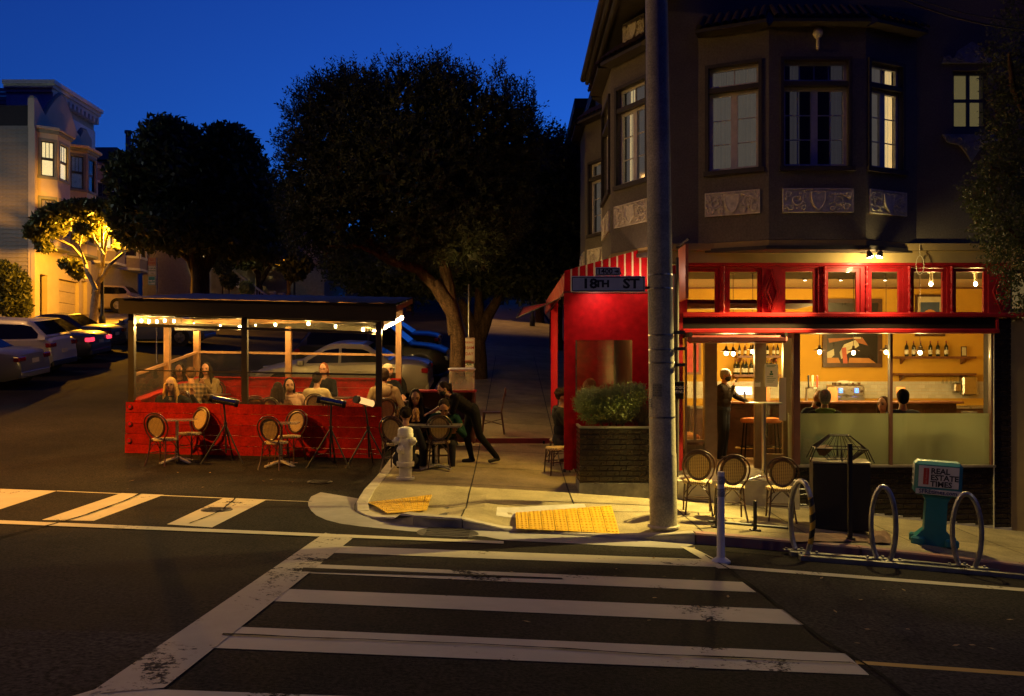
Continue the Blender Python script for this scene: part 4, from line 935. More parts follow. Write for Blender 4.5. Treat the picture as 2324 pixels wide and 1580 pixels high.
# street-side face, sloping roof
n=16
for k in range(n):
    for wdt,mat,nm in ((0,.78),m_vinyl,'red_stripe'),((.78,1),m_stripe,'cream_stripe'):
        d0,d1=AD+(8)*(k+wdt[0])/n,AD+8*(k+wdt[1])/n; zz=lambda d:.02*(d-AD)
        mb=MB(); mb.add([(ax0-.01,d0,zb_+zz(d0)),(ax0-.01,d1,zb_+zz(d1)),(ax0+.02,d1,zl+zz(d1)),(ax0+.02,d0,zl+zz(d0))],[(0,1,2,3)]); part(nm,mb,mat,aw,world=True)
mb=MB(); mb.add([(ax0+.02,AD+.03,zl),(ax0+.02,22,zl+.16),(2.19,22,zr_+.06),(2.19,AD+.03,zr_)],[(0,1,2,3)]); part('roof_sheet',mb,m_vinyl,aw,world=True)
mb=MB(); mb.tube([(ax0,AD,zb_-.02),(ax1,AD,zb_-.02)],.02,6); mb.tube([(ax0,AD,zb_-.02),(ax0,22,zb_+.14)],.02,6); part('frame_rail',mb,m_redd,aw,world=True)
# extended flap over the pavement
fl=thing('awning_flap','striped red awning flap stretched out over the pavement','awning',(.4,16.5,3.0))
o_=[(ax0,15.0,3.18),(ax0,19,3.40),(.24,19.5,3.34),(.09,16.0,2.90)]
n=9
for k in range(n):
    for wdt,mat,nm in ((0,.8),m_vinyl,'red_stripe'),((.8,1),m_stripe,'cream_stripe'):
        a,b=(k+wdt[0])/n,(k+wdt[1])/n
        L_=lambda p,q,t:tuple(p[i]+(q[i]-p[i])*t for i in range(3))
        mb=MB(); mb.add([L_(o_[0],o_[1],a),L_(o_[0],o_[1],b),L_(o_[3],o_[2],b),L_(o_[3],o_[2],a)],[(0,1,2,3)]); part(nm,mb,mat,fl,world=True)
mb=MB(); mb.tube([o_[3],o_[2]],.018,6); mb.tube([o_[0],o_[3]],.012,6); mb.tube([o_[1],o_[2]],.012,6); part('bar',mb,m_trimd,fl,world=True)
# hanging red vinyl enclosure with a clear window
en2=thing('vinyl_enclosure','red vinyl curtain enclosure with a clear window behind the planter','enclosure',(1.5,AD,.3))
ez0=ZP(1064,AD); ez1=zb_-.03; wx0,wx1,wz0,wz1=XP(1306,AD),XP(1435,AD),1.30,ZP(772,AD)
mb=MB(); wallo(mb,frame_M((ax0,AD,0),(1,0,0)),ax1-ax0,ez0,ez1,[(wx0-ax0,wx1-ax0,wz0,wz1)],.012); part('front_curtain',mb,m_vinyl,en2,world=True)
mb=MB(); mb.box((ax0-.01,AD-.035,ez0-.02),(ax0+.13,AD-.014,ez1)); part('front_post',mb,m_vinyl,en2,world=True)
mb=MB(); mb.box((wx0,AD+.004,wz0),(wx1,AD+.007,wz1)); part('clear_window',mb,GLASS('vinyl_clear',(.85,.8,.66),1.6,.06,haze=.012),en2,world=True)
mb=MB()
vs=[]
for k in range(15):
    d=16.3+2.4*k/14; xx=ax0+.015*math.sin(k*1.7); vs+=[(xx,d,ZP(950,17)),(xx,d,zb_+.0)]
mb.add(vs,[(2*k,2*k+2,2*k+3,2*k+1) for k in range(14)]); part('side_curtain',mb,m_vinyl,en2,world=True,smooth=60)
mb=MB(); mb.box((ax0+.5,18.2,.6),(2.1,18.23,3.2)); part('rear_curtain',mb,m_vinyl,en2,world=True)
mb=MB(); mb.box((ax0-.02,AD-.04,ez0-.05),(ax0+.02,AD+.02,ez0)); mb.box((ax0+.3,AD-.02,ez0-.12),(ax0+.33,AD+.02,ez0)); part('foot',mb,m_trimd,en2,world=True)
# planter box with bricks and shrub
PD=13.22; px0,px1=XP(1316,PD),XP(1477,PD); gz=G(1.5,PD)+.13
pl=thing('brick_planter','dark glazed brick planter box with a steel rim at the corner','planter',((px0+px1)/2,PD,gz))
zt=ZP(969,PD); zc=ZP(1097,PD)
mb=MB(); mb.box((px0+.02,PD+.02,zc),(px1,PD+.72,zt-.04)); part('core',mb,m_grout,pl,world=True)
mb=MB(); mb.box((px0-.01,PD-.012,gz-.2),(px1,PD+.74,zc-.002)); part('concrete_foot',mb,m_concb,pl,world=True)
mb=MB(); mb.box((px0-.006,PD-.006,zt-.02),(px1,PD+.03,zt+.008)); mb.box((px0-.006,PD+.03,zt-.02),(px0+.03,PD+.74,zt+.008)); part('rim',mb,m_steel,pl,world=True)
mb=MB(); mb.box((px0+.03,PD+.03,zt-.05),(px1,PD+.7,zt-.03)); part('soil',mb,m_earth,pl,world=True)
bricks(pl,frame_M((px0,PD+.018,0),(1,0,0)),px1-px0,zt-.022,lambda u:zc+.03)
bricks(pl,frame_M((px0+.018,PD+.72,0),(0,-1,0)),.70,zt-.022,lambda u:zc+.03)
# ================================================================ STREET FURNITURE
# woven cane
def weave(name,c1,c2,s=36.,thr=.34):
    m=bpy.data.materials.new(name); m.use_nodes=True; n=m.node_tree.nodes; l=m.node_tree.links; b=n['Principled BSDF']; b.inputs['Roughness'].default_value=.5
    tc=n.new('ShaderNodeTexCoord'); 
    br=n.new('ShaderNodeTexVoronoi'); br.feature='F1'; br.inputs['Scale'].default_value=s; br.inputs['Randomness'].default_value=.05; br.voronoi_dimensions='2D'; sx_=n.new('ShaderNodeSeparateXYZ'); ad_=n.new('ShaderNodeMath'); cb_=n.new('ShaderNodeCombineXYZ'); l.new(tc.outputs['Object'],sx_.inputs[0]); l.new(sx_.outputs[1],ad_.inputs[0]); l.new(sx_.outputs[2],ad_.inputs[1]); l.new(sx_.outputs[0],cb_.inputs[0]); l.new(ad_.outputs[0],cb_.inputs[1])
    l.new(cb_.outputs[0],br.inputs['Vector']); mr=n.new('ShaderNodeMapRange'); mr.inputs[1].default_value=thr-.06; mr.inputs[2].default_value=thr+.06; l.new(br.outputs['Distance'],mr.inputs[0])
    mx=n.new('ShaderNodeMix'); mx.data_type='RGBA'; mx.inputs[6].default_value=(*c1,1); mx.inputs[7].default_value=(*c2,1); l.new(mr.outputs[0],mx.inputs[0]); l.new(mx.outputs[2],b.inputs['Base Color'])
    bp=n.new('ShaderNodeBump'); bp.inputs['Strength'].default_value=.6; bp.inputs['Distance'].default_value=.006; l.new(br.outputs['Distance'],bp.inputs['Height']); l.new(bp.outputs[0],b.inputs['Normal']); return m
m_weave=weave('cane_weave',(.62,.46,.20),(.07,.04,.02),40.,.46)
m_weaveb=weave('cane_weave_back',(.58,.40,.15),(.06,.034,.016),40.,.46)
m_bamboo=M('chair_frame',(.065,.028,.014),.35,var=.4,scale=18,spec=.6)
def make_chair():
    t=thing('bistro_chair','x','chair',(0,0,0))
    # local: faces -y, back at +y
    def loop(w,h0,h1,yb,tilt,n=22,bot=False):
        pts=[]
        for k in range(n+1):
            a=math.pi*k/n; x=w*math.cos(a); z=h1-(w*.95)*(1-math.sin(a)); pts.append((x,z))
        return [(x,yb+tilt*(z-.45),z) for x,z in pts]
    tl=.24
    bf=[(.10,.19,.40),(.13,.195,.47),(.19,.21,.56),(.215,.225,.66)]+loop(.212,.5,.90,.19,tl)[1:-1]+[(-.215,.225,.66),(-.19,.21,.56),(-.13,.195,.47),(-.10,.19,.40)]
    mb=MB(); mb.tube(bf,.0125,7); part('back_frame',mb,m_bamboo,t,smooth=True)
    ov=[]
    for k in range(24):
        a=2*math.pi*k/24; x=.155*math.cos(a)*(1+.06*math.sin(a)); z=.68+.185*math.sin(a); ov.append((x,.19+tl*(z-.45),z))
    mb=MB(); mb.tube(ov,.021,7,closed=True); part('inner_ring',mb,m_bamboo,t,smooth=True)
    mb=MB(); c=(0,.19+tl*.23,.68); vs=[c]+ov; mb.add(vs,[(0,1+k,1+(k+1)%24) for k in range(24)]); vb=[(x,y+.008,z) for x,y,z in vs]; mb.add(vb,[(0,1+(k+1)%24,1+k) for k in range(24)]); part('back_panel',mb,m_weaveb,t,fixn=False)
    # seat
    st=[]
    for k in range(20):
        a=2*math.pi*k/20; st.append((.205*math.cos(a)*(1.05 if math.sin(a)<0 else .95),.20*math.sin(a)))
    mb=MB(); vs=[]
    for (s,z) in ((.93,.415),(1,.425),(1,.45),(.95,.462),(.6,.466),(.02,.466)): vs+=[(x*s,y*s,z) for x,y in st]
    fs=[(r*20+k,r*20+(k+1)%20,(r+1)*20+(k+1)%20,(r+1)*20+k) for r in range(5) for k in range(20)]+[tuple(range(19,-1,-1)),tuple(100+k for k in range(20))]
    mb.add(vs,fs); part('seat',mb,m_weave,t,smooth=50)
    for sx in(-1,1):
        mb=MB(); mb.tube([(sx*.165,-.15,.42),(sx*.175,-.165,.2),(sx*.185,-.18,0)],.0125,7); part('leg',mb,m_bamboo,t,smooth=True)
        mb=MB(); mb.tube([(sx*.14,.185,.45),(sx*.15,.19,.3),(sx*.165,.23,.14),(sx*.185,.285,0)],.0125,7); part('leg',mb,m_bamboo,t,smooth=True)
    for q in (((-.17,-.16,.2),(.17,-.16,.2)),((-.155,.2,.22),(.155,.2,.22)),((-.17,-.16,.22),(-.155,.2,.22)),((.17,-.16,.22),(.155,.2,.22))): mb=MB(); mb.tube(list(q),.008,6); part('stretcher',mb,m_bamboo,t)
    mb=MB()
    for sx in(-1,1):
        mb.tube([(sx*.165,-.16,.26),(sx*.09,-.15,.36),(sx*.02,-.15,.415)],.007,5); mb.tube([(sx*.15,.19,.26),(sx*.09,.19,.35),(sx*.02,.18,.415)],.007,5); mb.tube([(sx*.17,-.14,.27),(sx*.165,-.05,.38),(sx*.16,.0,.415)],.007,5)
    part('braces',mb,m_bamboo,t)['kind']='stuff'
    return t
chair0=make_chair(); _cu=[0]
def chair(x,y,z,rz,label,group,s=1.,tilt=0):
    c=chair0 if _cu[0]==0 else copy_tree(chair0); _cu[0]=1
    c.location=(x,y,z); c.rotation_euler=(0,tilt,rz); c.scale=(s,s,s); tag(c,label,'chair',group); return c
gc='bistro chairs'
def gchair(px,py,rz,label,h=0.,s=1.):
    p=GP(px,py,h); return chair(p.x,p.y,p.z,rz,label,gc,s)
gchair(372,1055,R(170),'bistro chair with its back to us at the left outdoor table',0)
gchair(432,1040,R(-22),'bistro chair facing us at the left outdoor table',0)
gchair(625,1063,R(172),'bistro chair with its back to us at the middle outdoor table',0)
gchair(657,1047,R(-15),'bistro chair behind the middle outdoor table',0)
# glass topped tables with chrome cross feet
m_chrome=M('chrome',(.7,.66,.56),.28,.6,var=.05); m_ttop=GLASS('table_glass',(.55,.5,.4),1.7,.08,haze=.15)
def gtable(p,label,square=True,rz=0,h=.73,r=.3):
    t=thing('bistro_table',label,'table',p,rz,'small glass tables')
    mb=MB(); mb.box((-r,-r,h),(r,r,h+.018),.004); part('table_top',mb,m_ttop,t)
    mb=MB(); mb.lathe([(.028,.05),(.028,h-.01),(.1,h-.005),(.1,h)],12); part('column',mb,m_steel,t,smooth=40)
    for k in range(4):
        a=R(45+90*k); c,s=math.cos(a),math.sin(a); mb=MB(); mb.M=Matrix.Rotation(a,4,'Z'); mb.add([(.02,-.035,.07),(.34,-.03,.0),(.34,.03,.0),(.02,.035,.07),(.02,-.035,.1),(.34,-.025,.025),(.34,.025,.025),(.02,.035,.1)],[(0,1,2,3),(4,7,6,5),(0,4,5,1),(1,5,6,2),(2,6,7,3),(3,7,4,0)]); part('foot',mb,m_chrome,t)
    return t
p=GP(402,1049); gtable(p,'glass bistro table with chrome foot at left before the red planks',rz=R(12)); p=GP(638,1057); gtable(p,'glass bistro table with chrome foot in the middle before the red planks',rz=R(8))
# infrared heaters on tripods
m_tri=M('tripod_black',(.012,.012,.012),.5,var=.2); m_alum=M('heater_alu',(.42,.38,.28),.25,1,var=.1)
def heater(px,py,hpx,hpy,rz,label,lit=False,spread=.42,lean=(0,0)):
    p=GP(px,py); top=ZP(hpy,p.y)-p.z; t=thing('tripod_heater',label,'heater',p,rz,'infrared heaters on tripods')
    dx=XP(hpx,p.y)-p.x; ca,sa=math.cos(-rz),math.sin(-rz); lx,ly=dx*ca,dx*sa
    mb=MB(); mb.tube([(0,0,.18),(lx*.3,ly*.3,.75),(lx,ly,top-.05)],.016,8); part('mast',mb,m_tri,t)
    for k in range(3):
        a=R(90+120*k)-rz; mb=MB(); mb.tube([(lx*.25,ly*.25,.68),(spread*math.cos(a),spread*math.sin(a),.01)],.014,7); part('leg',mb,m_tri,t)
    mb=MB()
    for k in range(3): a=R(90+120*k)-rz; mb.tube([(0,0,.24),(spread*.63*math.cos(a),spread*.63*math.sin(a),.25)],.006,5)
    mb.lathe([(.03,.66),(.03,.72)],8,(lx*.25,ly*.25,0)); part('brace',mb,m_tri,t)
    Mh=Matrix.Translation((lx,ly,top))@Matrix.Rotation(R(12),4,'Y')
    mb=MB(); mb.M=Mh; mb.lathe([(.05,-.24),(.062,-.24),(.062,.24),(.05,.24)],14,axis='x'); part('housing',mb,m_alum,t,smooth=40)
    for sx in(-1,1):
        mb=MB(); mb.M=Mh; mb.lathe([(.066,-.03),(.068,0),(.066,.03),(.02,.031)],14,(sx*.22,0,0),axis='x'); part('end_cap',mb,m_tri,t,smooth=40)
    if lit:
        mb=MB(); mb.M=Mh; vs=[]
        for x in(-.19,.19):
            for k in range(7): a=R(150-k*50); vs.append((x,-.064*math.cos(R(-60+k*20)),.064*math.sin(R(-60+k*20))))
        mb.add(vs,[(k,k+1,8+k,7+k) for k in range(6)]); part('element',mb,EM('heater_glow',(1,.5,.16),1.3),t)
    mb=MB(); mb.tube([(lx-.05,ly,top-.06),(lx-.06,ly-.02,.9),(.05,-.05,.5),(.1,0,.02)],.004,4); part('cable',mb,m_tri,t)
heater(513,1052,508,910,R(18),'tripod heater behind the left outdoor chairs')
heater(750,1062,752,912,R(14),'tripod heater in the middle right of the red planks')
heater(838,1062,828,912,R(60),'tripod heater with a glowing element at the end of the red planks',True)
# hydrant
m_hyd=M('hydrant_white',(.62,.58,.46),.5,var=.2,scale=8,bump=.15,bscale=25)
hy=thing('fire_hydrant','white fire hydrant at the kerb in front of the corner table','hydrant',GP(920,1088,.13))
mb=MB(); mb.lathe([(.145,0),(.145,.035),(.10,.04),(.10,.2),(.135,.205),(.135,.235),(.14,.24),(.14,.27),(.108,.275),(.112,.33),(.112,.62),(.10,.66)],20); part('barrel',mb,m_hyd,hy,smooth=40)
mb=MB(); mb.lathe([(.112,.655),(.125,.66),(.125,.71),(.118,.715),(.118,.775),(.10,.80),(.05,.815),(.003,.82)],20); part('bonnet',mb,m_hyd,hy,smooth=40)
for (a,z,r) in((200,.60,.05),(250,.47,.055),(330,.60,.05)):
    mb=MB(); mb.M=Matrix.Translation((0,0,z))@Matrix.Rotation(R(a),4,'Z'); mb.lathe([(r,.09),(r,.13),(r*1.25,.132),(r*1.25,.165),(r*.9,.17),(r*.6,.185),(r*.35,.186),(r*.35,.21),(.004,.212)],12,axis='x'); part('outlet_cap',mb,m_hyd,hy,smooth=40)
mb=MB()
for k in range(8): a=R(45*k); mb.lathe([(.012,.03),(.012,.055),(.003,.056)],6,(.122*math.cos(a),.122*math.sin(a),0)); mb.lathe([(.01,.26),(.01,.285)],6,(.125*math.cos(a),.125*math.sin(a),0))
part('bolt',mb,m_hyd,hy)
# big pole with bands, stickers, street signs
m_pole=M('pole_concrete',(.30,.27,.18),.6,var=.3,scale=3.5,bump=.25,bscale=30,grain=.3,gscale=50)
pp=GP(1506,1196,.13); po2=thing('utility_pole','tall thick grey pole standing at the kerb before the cafe','pole',pp)
mb=MB(); L=8.6; mb.lathe([(.168,-.05),(.168,.9),(.165,.91),(.162,.92),(.127,L)],28); place(mb,Matrix.Rotation(R(-.78),4,'Y')); part('shaft',mb,m_pole,po2,smooth=40)
mb=MB(); mb.lathe([(.2,0),(.2,.02),(.17,.03)],20); part('collar',mb,m_kerb,po2)
for z in (1.35,2.02,2.18,2.36,2.93,3.10):
    mb=MB(); r=.168-.041*z/L+.003; mb.lathe([(r,z),(r,z+.018)],24); place(mb,Matrix.Rotation(R(-.78),4,'Y')); part('steel_band',mb,m_steel,po2,smooth=40)
for z in (2.0,2.2,2.4): mb=MB(); mb.box((.10,-.03,z-.02),(.26,.03,z+.02)); part('bracket',mb,m_trimd,po2)
def sticker(px,py,w,h,mat,label,txt=None):
    z=ZP(py,pp.y-.16)-pp.z; a0=math.asin(max(-1,min(1,(XP(px,pp.y-.16)-pp.x+math.sin(R(.78))*z)/.165))); vs=[]; r=.168-.041*z/L+.004
    t=thing('pole_sticker',label,'sticker',(pp.x-math.sin(R(.78))*z,pp.y,pp.z+z))
    mb=MB()
    for k in range(7): a=a0+(w/2)*(k-3)/3/.165; vs+=[(r*math.sin(a),-r*math.cos(a),-h/2),(r*math.sin(a),-r*math.cos(a),h/2)]
    mb.add(vs,[(2*k,2*k+2,2*k+3,2*k+1) for k in range(6)]); part('sheet',mb,mat,t)
    mb=MB()
    for k in range(5):
        zz=h*(.38-.19*k)
        for q in range(5): a=a0+(w*.4)*(q-2)/2/.165; b=a+.06*(1 if (k+q)%3 else .5); mb.add([((r+.002)*math.sin(c),-(r+.002)*math.cos(c),z_) for c in(a,b) for z_ in(zz-.007,zz+.007)],[(0,2,3,1)])
    part('print',mb,m_ink,t)
sticker(1491,886,.12,.16,M('sticker_grey',(.2,.19,.16),.7),'torn grey printed sticker on the big pole')
sticker(1478,915,.07,.11,M('sticker_white',(.5,.5,.5),.6),'small white and blue sticker on the big pole')
# TOGO MENU box
tg=thing('menu_box','black box lettered TOGO MENU fixed beside the pole','menu box',P(1539,885,12.6)); tg.rotation_euler=(0,0,0)
mb=MB(); mb.box((-.075,-.05,-.13),(.075,.05,.12),.006); part('case',mb,m_black,tg)
for i,s in enumerate(('TOGO','MENU')): place(text_:=text_mb(s,.06,.001,bold=.0006),Matrix.Translation((0,-.053,.015-.06*i))); part('lettering',text_,M('letter_white',(.7,.68,.62),.6),tg)
mb=MB(); mb.tube([(.0,.06,-1.1-.15),(.0,.06,1.9)],.022,8); part('post',mb,m_trimd,tg)
# street name signs on the pole
SD=pp.y-.05
m_sign=M('sign_white',(.62,.62,.58),.5,var=.12,scale=5); m_sink=M('sign_ink',(.015,.015,.015),.6)
def streetsign(pa,ya,pb,yb,txt,label,size,arrow=False,sx=1.15):
    p=P((pa+pb)/2,(ya+yb)/2,SD); t=thing('street_sign',label,'street sign',p,R(0)); w=(pb-pa)/F*SD/2; h=(yb-ya)/F*SD/2
    mb=MB(); mb.box((-w,-.012,-h),(w,.012,h),.004); part('plate',mb,m_sign,t)
    mb=MB(); e=.008; b_=.012
    for a,c in (((-w+b_,-h+b_),(w-b_,-h+b_+e)),((-w+b_,h-b_-e),(w-b_,h-b_)),((-w+b_,-h+b_),(-w+b_+e,h-b_)),((w-b_-e,-h+b_),(w-b_,h-b_))): mb.box((a[0],-.014,a[1]),(c[0],-.0125,c[1]))
    part('border',mb,m_sink,t)
    for s,x,z,sz in txt: part('lettering',place(text_mb(s,sz,.001,sx,bold=.006 if sz>.1 else .0022),Matrix.Translation((x*w,-.014,z*h))),m_sink,t)
    if arrow: 
        mb=MB(); mb.prism([(w*.55,-.007),(w*.72,-.007),(w*.72,-.028),(w*.88,0),(w*.72,.028),(w*.72,.007),(w*.55,.007)],-.0155,-.0130); part('arrow',mb,m_sink,t)
    mb=MB(); mb.box((w-.01 if not arrow else w*.9,.0,-h*.6),(pp.x-p.x-.08 if not arrow else w*.9+.03,.03,-h*.3 if not arrow else -h*.6+.03)); part('bracket',mb,m_trimd,t)
streetsign(1296,627,1464,663,[('18',-.50,-.5,.165),('TH',-.16,-.36,.115),('ST',.62,-.5,.165)],'white street sign reading 18TH ST on the big pole',.165)
streetsign(1351,607,1407,626,[('1400',-.22,-.52,.09)],'small white block number sign reading 1400 with an arrow',.095,True,1.05)
# chairs by the planter bay, bar table
for i,(px,py,rz,lb) in enumerate(((1583,1165,R(172),'bistro chair nearest the big pole on the cafe pavement'),(1657,1178,R(176),'middle bistro chair of the three behind the white post'),(1772,1180,R(168),'bistro chair beside the rubbish bin'))): gchair(px,py,rz,lb,.13)
bt2=thing('bar_table','tall round bar table with a steel stem at the cafe door','table',(XP(1738,13.3),13.42,FZ))
mb=MB(); h=ZP(914,13.3)-FZ; mb.lathe([(.27,h-.02),(.275,h),(.003,h)],24); part('table_top',mb,m_steel,bt2); mb=MB(); mb.lathe([(.035,.05),(.03,h-.02)],12); part('stem',mb,m_steel,bt2,smooth=True)
for k in range(4):
    a=R(20+90*k); mb=MB(); mb.M=Matrix.Rotation(a,4,'Z'); mb.add([(.02,-.03,.06),(.32,-.025,.0),(.32,.025,.0),(.02,.03,.06),(.02,-.03,.085),(.32,-.02,.02),(.32,.02,.02),(.02,.03,.085)],[(0,1,2,3),(4,7,6,5),(0,4,5,1),(1,5,6,2),(2,6,7,3),(3,7,4,0)]); part('foot',mb,m_chrome,bt2)
mb=MB(); mb.lathe([(.06,0),(.1,.015),(.095,.015),(.055,.004)],14); single('plate',mb,m_paper,'white plate on the tall bar table','plate',None,True,(bt2.location.x+.1,bt2.location.y,FZ+h+.001))
# low black rail on the pavement
rl=thing('low_rail','low black metal rail lying in front of the chairs','rail',GP(1690,1195,.13))
a_=GP(1608,1196,.13); b_=GP(1800,1212,.13); mb=MB(); mb.box((0,0,0),(0,0,0)); mb=MB(); mb.tube([a_+Vector((0,0,.07)),b_+Vector((0,0,.07))],.018,6); part('bar',mb,m_tri,rl,world=True)
for t_ in(.1,.55): c_=a_.lerp(b_,t_); mb=MB(); mb.tube([c_,c_+Vector((0,0,.38))],.024,8); mb.box((c_.x-.06,c_.y-.06,c_.z),(c_.x+.06,c_.y+.06,c_.z+.02)); part('post',mb,m_tri,rl,world=True)
# white delineator post
m_post=M('post_plastic',(.62,.62,.64),.45,var=.12); bo=thing('delineator_post','white plastic delineator post on a round foot in the road','bollard',GP(1636,1277))
mb=MB(); mb.lathe([(.10,0),(.10,.02),(.07,.045),(.045,.06)],18); part('base',mb,M('post_base',(.4,.42,.5),.5),bo,smooth=40)
mb=MB(); mb.lathe([(.043,.05),(.036,.96),(.003,.965)],16); part('tube',mb,m_post,bo,smooth=40)
for z in(.70,.83): mb=MB(); r=.0395; mb.lathe([(r+.0015,z),(r+.0008,z+.085)],16); part('reflective_band',mb,M('band',(.5,.5,.52),.25,.5,var=.3,scale=60),bo,smooth=True)
# bike racks: three galvanised hoops on two rails
m_galv=M('galvanised',(.36,.36,.35),.38,.85,var=.3,scale=9,bump=.1)
br=thing('bike_rack','galvanised bike rack of three hoops on floor rails','bike rack',GP(2000,1285))
def rq(px,py): return GP(px,py)
r1=[(1793,1262),(2400,1312)]; r2=[(1815,1271),(2400,1322)]
for (a,b) in (r1,r2):
    A=GP(*a);B=GP(*b); mb=MB(); n=8
    for k in range(n):
        p0=A.lerp(B,k/n); p1=A.lerp(B,(k+1)/n); p0.z=G(p0.x,p0.y); p1.z=G(p1.x,p1.y)
        mb.add([(p0.x,p0.y-.045,p0.z+.0),(p1.x,p1.y-.045,p1.z+.0),(p1.x,p1.y+.045,p1.z+.0),(p0.x,p0.y+.045,p0.z+.0),(p0.x,p0.y-.045,p0.z+.055),(p1.x,p1.y-.045,p1.z+.055),(p1.x,p1.y+.045,p1.z+.055),(p0.x,p0.y+.045,p0.z+.055)],[(4,5,6,7),(0,1,5,4),(2,3,7,6)]+([(0,4,7,3)] if k==0 else [])+([(1,2,6,5)] if k==n-1 else []))
    part('floor_rail',mb,m_galv,br,world=True)
for i,(xa,ya,xb,yb,yt) in enumerate(((1802,1259,1836,1268,1091),(1986,1278,2024,1284,1105),(2172,1293,2217,1300,1121))):
    A=GP(xa,ya);B=GP(xb,yb); A.z+=.05;B.z+=.05; top=ZP(yt,(A.y+B.y)/2)-(A.z+B.z)/2
    A2=A; B2=B; pts=[]; n=28; u=(B2-A2)
    mid=(A2+B2)/2; hw=u.length*.74; un=u.normalized()
    # oval hoop standing between the rails
    for k in range(n+1):
        a=R(-58)+ (R(180+116))*k/n; cz=top*.47; pts.append(mid-un*(hw*math.cos(a))+Vector((0,0,cz+top*.53*math.sin(a))))
    mb=MB(); mb.tube(pts,.030,8); part('hoop',mb,m_galv,br,world=True,smooth=True)
    mb=MB()
    for q in(A,B): mb.box((q.x-.12,q.y-.05,q.z+.002),(q.x+.12,q.y+.05,q.z+.014)); mb.lathe([(.018,.014),(.018,.035),(.003,.036)],6,(q.x+.09,q.y,q.z)); mb.lathe([(.018,.014),(.018,.035),(.003,.036)],6,(q.x-.09,q.y,q.z))
    part('base_plate',mb,m_galv,br,world=True)
    if i==0:
        m_tape=bpy.data.materials.new('hazard_tape'); m_tape.use_nodes=True; nn=m_tape.node_tree; wv=nn.nodes.new('ShaderNodeTexWave'); tc=nn.nodes.new('ShaderNodeTexCoord'); mp=nn.nodes.new('ShaderNodeMapping'); mp.inputs['Rotation'].default_value=(0,R(38),0); wv.inputs['Scale'].default_value=2.2; wv.bands_direction='Z'
        nn.links.new(tc.outputs['Object'],mp.inputs[0]); nn.links.new(mp.outputs[0],wv.inputs[0]); gt=nn.nodes.new('ShaderNodeMath'); gt.operation='GREATER_THAN'; gt.inputs[1].default_value=.5; nn.links.new(wv.outputs['Fac'],gt.inputs[0])
        mx=nn.nodes.new('ShaderNodeMix'); mx.data_type='RGBA'; mx.inputs[6].default_value=(.55,.33,.03,1); mx.inputs[7].default_value=(.015,.014,.012,1); nn.links.new(gt.outputs[0],mx.inputs[0]); nn.links.new(mx.outputs[2],nn.nodes['Principled BSDF'].inputs['Base Color'])
        mb=MB(); mb.tube(pts[19:27],.0325,8,cap=False); part('hazard_tape',mb,m_tape,br,world=True,smooth=True)
# rubbish bin with wire cage top
m_bin=M('bin_granite',(.045,.035,.026),.8,var=.4,scale=30,bump=.3,bscale=70); m_bind=M('bin_dark',(.010,.009,.008),.85,var=.3)
bp_=GP(1905,1200,.13); bi=thing('rubbish_bin','square dark rubbish bin with a wire cage top','bin',bp_,R(-14))
bw=.36; bh=ZP(1048,bp_.y)-bp_.z
mb=MB(); mb.box((-bw,-bw*.8,.02),(bw,bw*.8,bh),.015); part('body',mb,m_bind,bi); mb=MB(); mb.box((-bw-.006,-bw*.8,.03),(-bw-.001,bw*.8,bh-.01)); part('side_panel',mb,m_bin,bi)
mb=MB(); mb.box((-bw-.01,-bw*.8-.01,bh),(bw+.01,bw*.8+.01,bh+.02)); part('rim',mb,M('bin_rim',(.2,.17,.12),.5,.5),bi)
m_wire=M('cage_wire',(.035,.028,.022),.5,.6)
zt_,zm=.34,.17; lo=[(-.27,-.2),(.27,-.2),(.27,.2),(-.27,.2)]; md=[(-.33,-.25),(.33,-.25),(.33,.25),(-.33,.25)]; tp=[(-.13,-.1),(.13,-.1),(.13,.1),(-.13,.1)]
mb=MB()
for ring,z,r in ((md,zm,.009),(tp,zt_,.009),([(-.16,-.12),(.16,-.12),(.16,.12),(-.16,.12)],.02,.008)): mb.tube([(x,y,bh+.02+z) for x,y in ring],r,5,closed=True)
for k in range(4):
    for q in range(6):
        t_=q/6; a=[md[k][i]+(md[(k+1)%4][i]-md[k][i])*t_ for i in(0,1)]; b=[tp[k][i]+(tp[(k+1)%4][i]-tp[k][i])*t_ for i in(0,1)]; c=[a[0]*.5,a[1]*.5]
        mb.tube([(a[0],a[1],bh+.02+zm),(b[0],b[1],bh+.02+zt_)],.005,4); mb.tube([(a[0],a[1],bh+.02+zm),(c[0],c[1],bh+.04)],.005,4)
    mb.tube([(md[k][0],md[k][1],bh+.02+zm),(md[k][0]*1.22,md[k][1]*1.25,bh+.02)],.008,5); mb.tube([((md[k][0]+md[k-1][0])/2,(md[k][1]+md[k-1][1])/2,bh+.02+zm),((md[k][0]+md[k-1][0])/2*1.2,(md[k][1]+md[k-1][1])/2*1.2,bh+.02)],.008,5)
part('wire_cage',mb,m_wire,bi)
mb=MB(); mb.add([(-.33,-.25,bh+.192),(-.1,-.25,bh+.2),(-.18,-.1,bh+.24),(-.33,.0,bh+.2),(-.28,-.2,bh+.10),(-.2,-.18,bh+.09)],[(0,1,2,3),(0,4,5,1)]); part('corner_plate',mb,M('rust',(.12,.06,.03),.7,.3),bi)
# thin sign post in front of the bin
sp=thing('sign_post','thin dark steel post in front of the rubbish bin','post',GP(1929,1229,.13)); mb=MB(); mb.box((-.025,-.02,0),(.025,.02,1.22)); part('shaft',mb,M('post_dark',(.03,.03,.028),.5,.5),sp); mb=MB(); mb.box((-.05,-.05,0),(.05,.05,.05)); part('foot',mb,m_tri,sp)
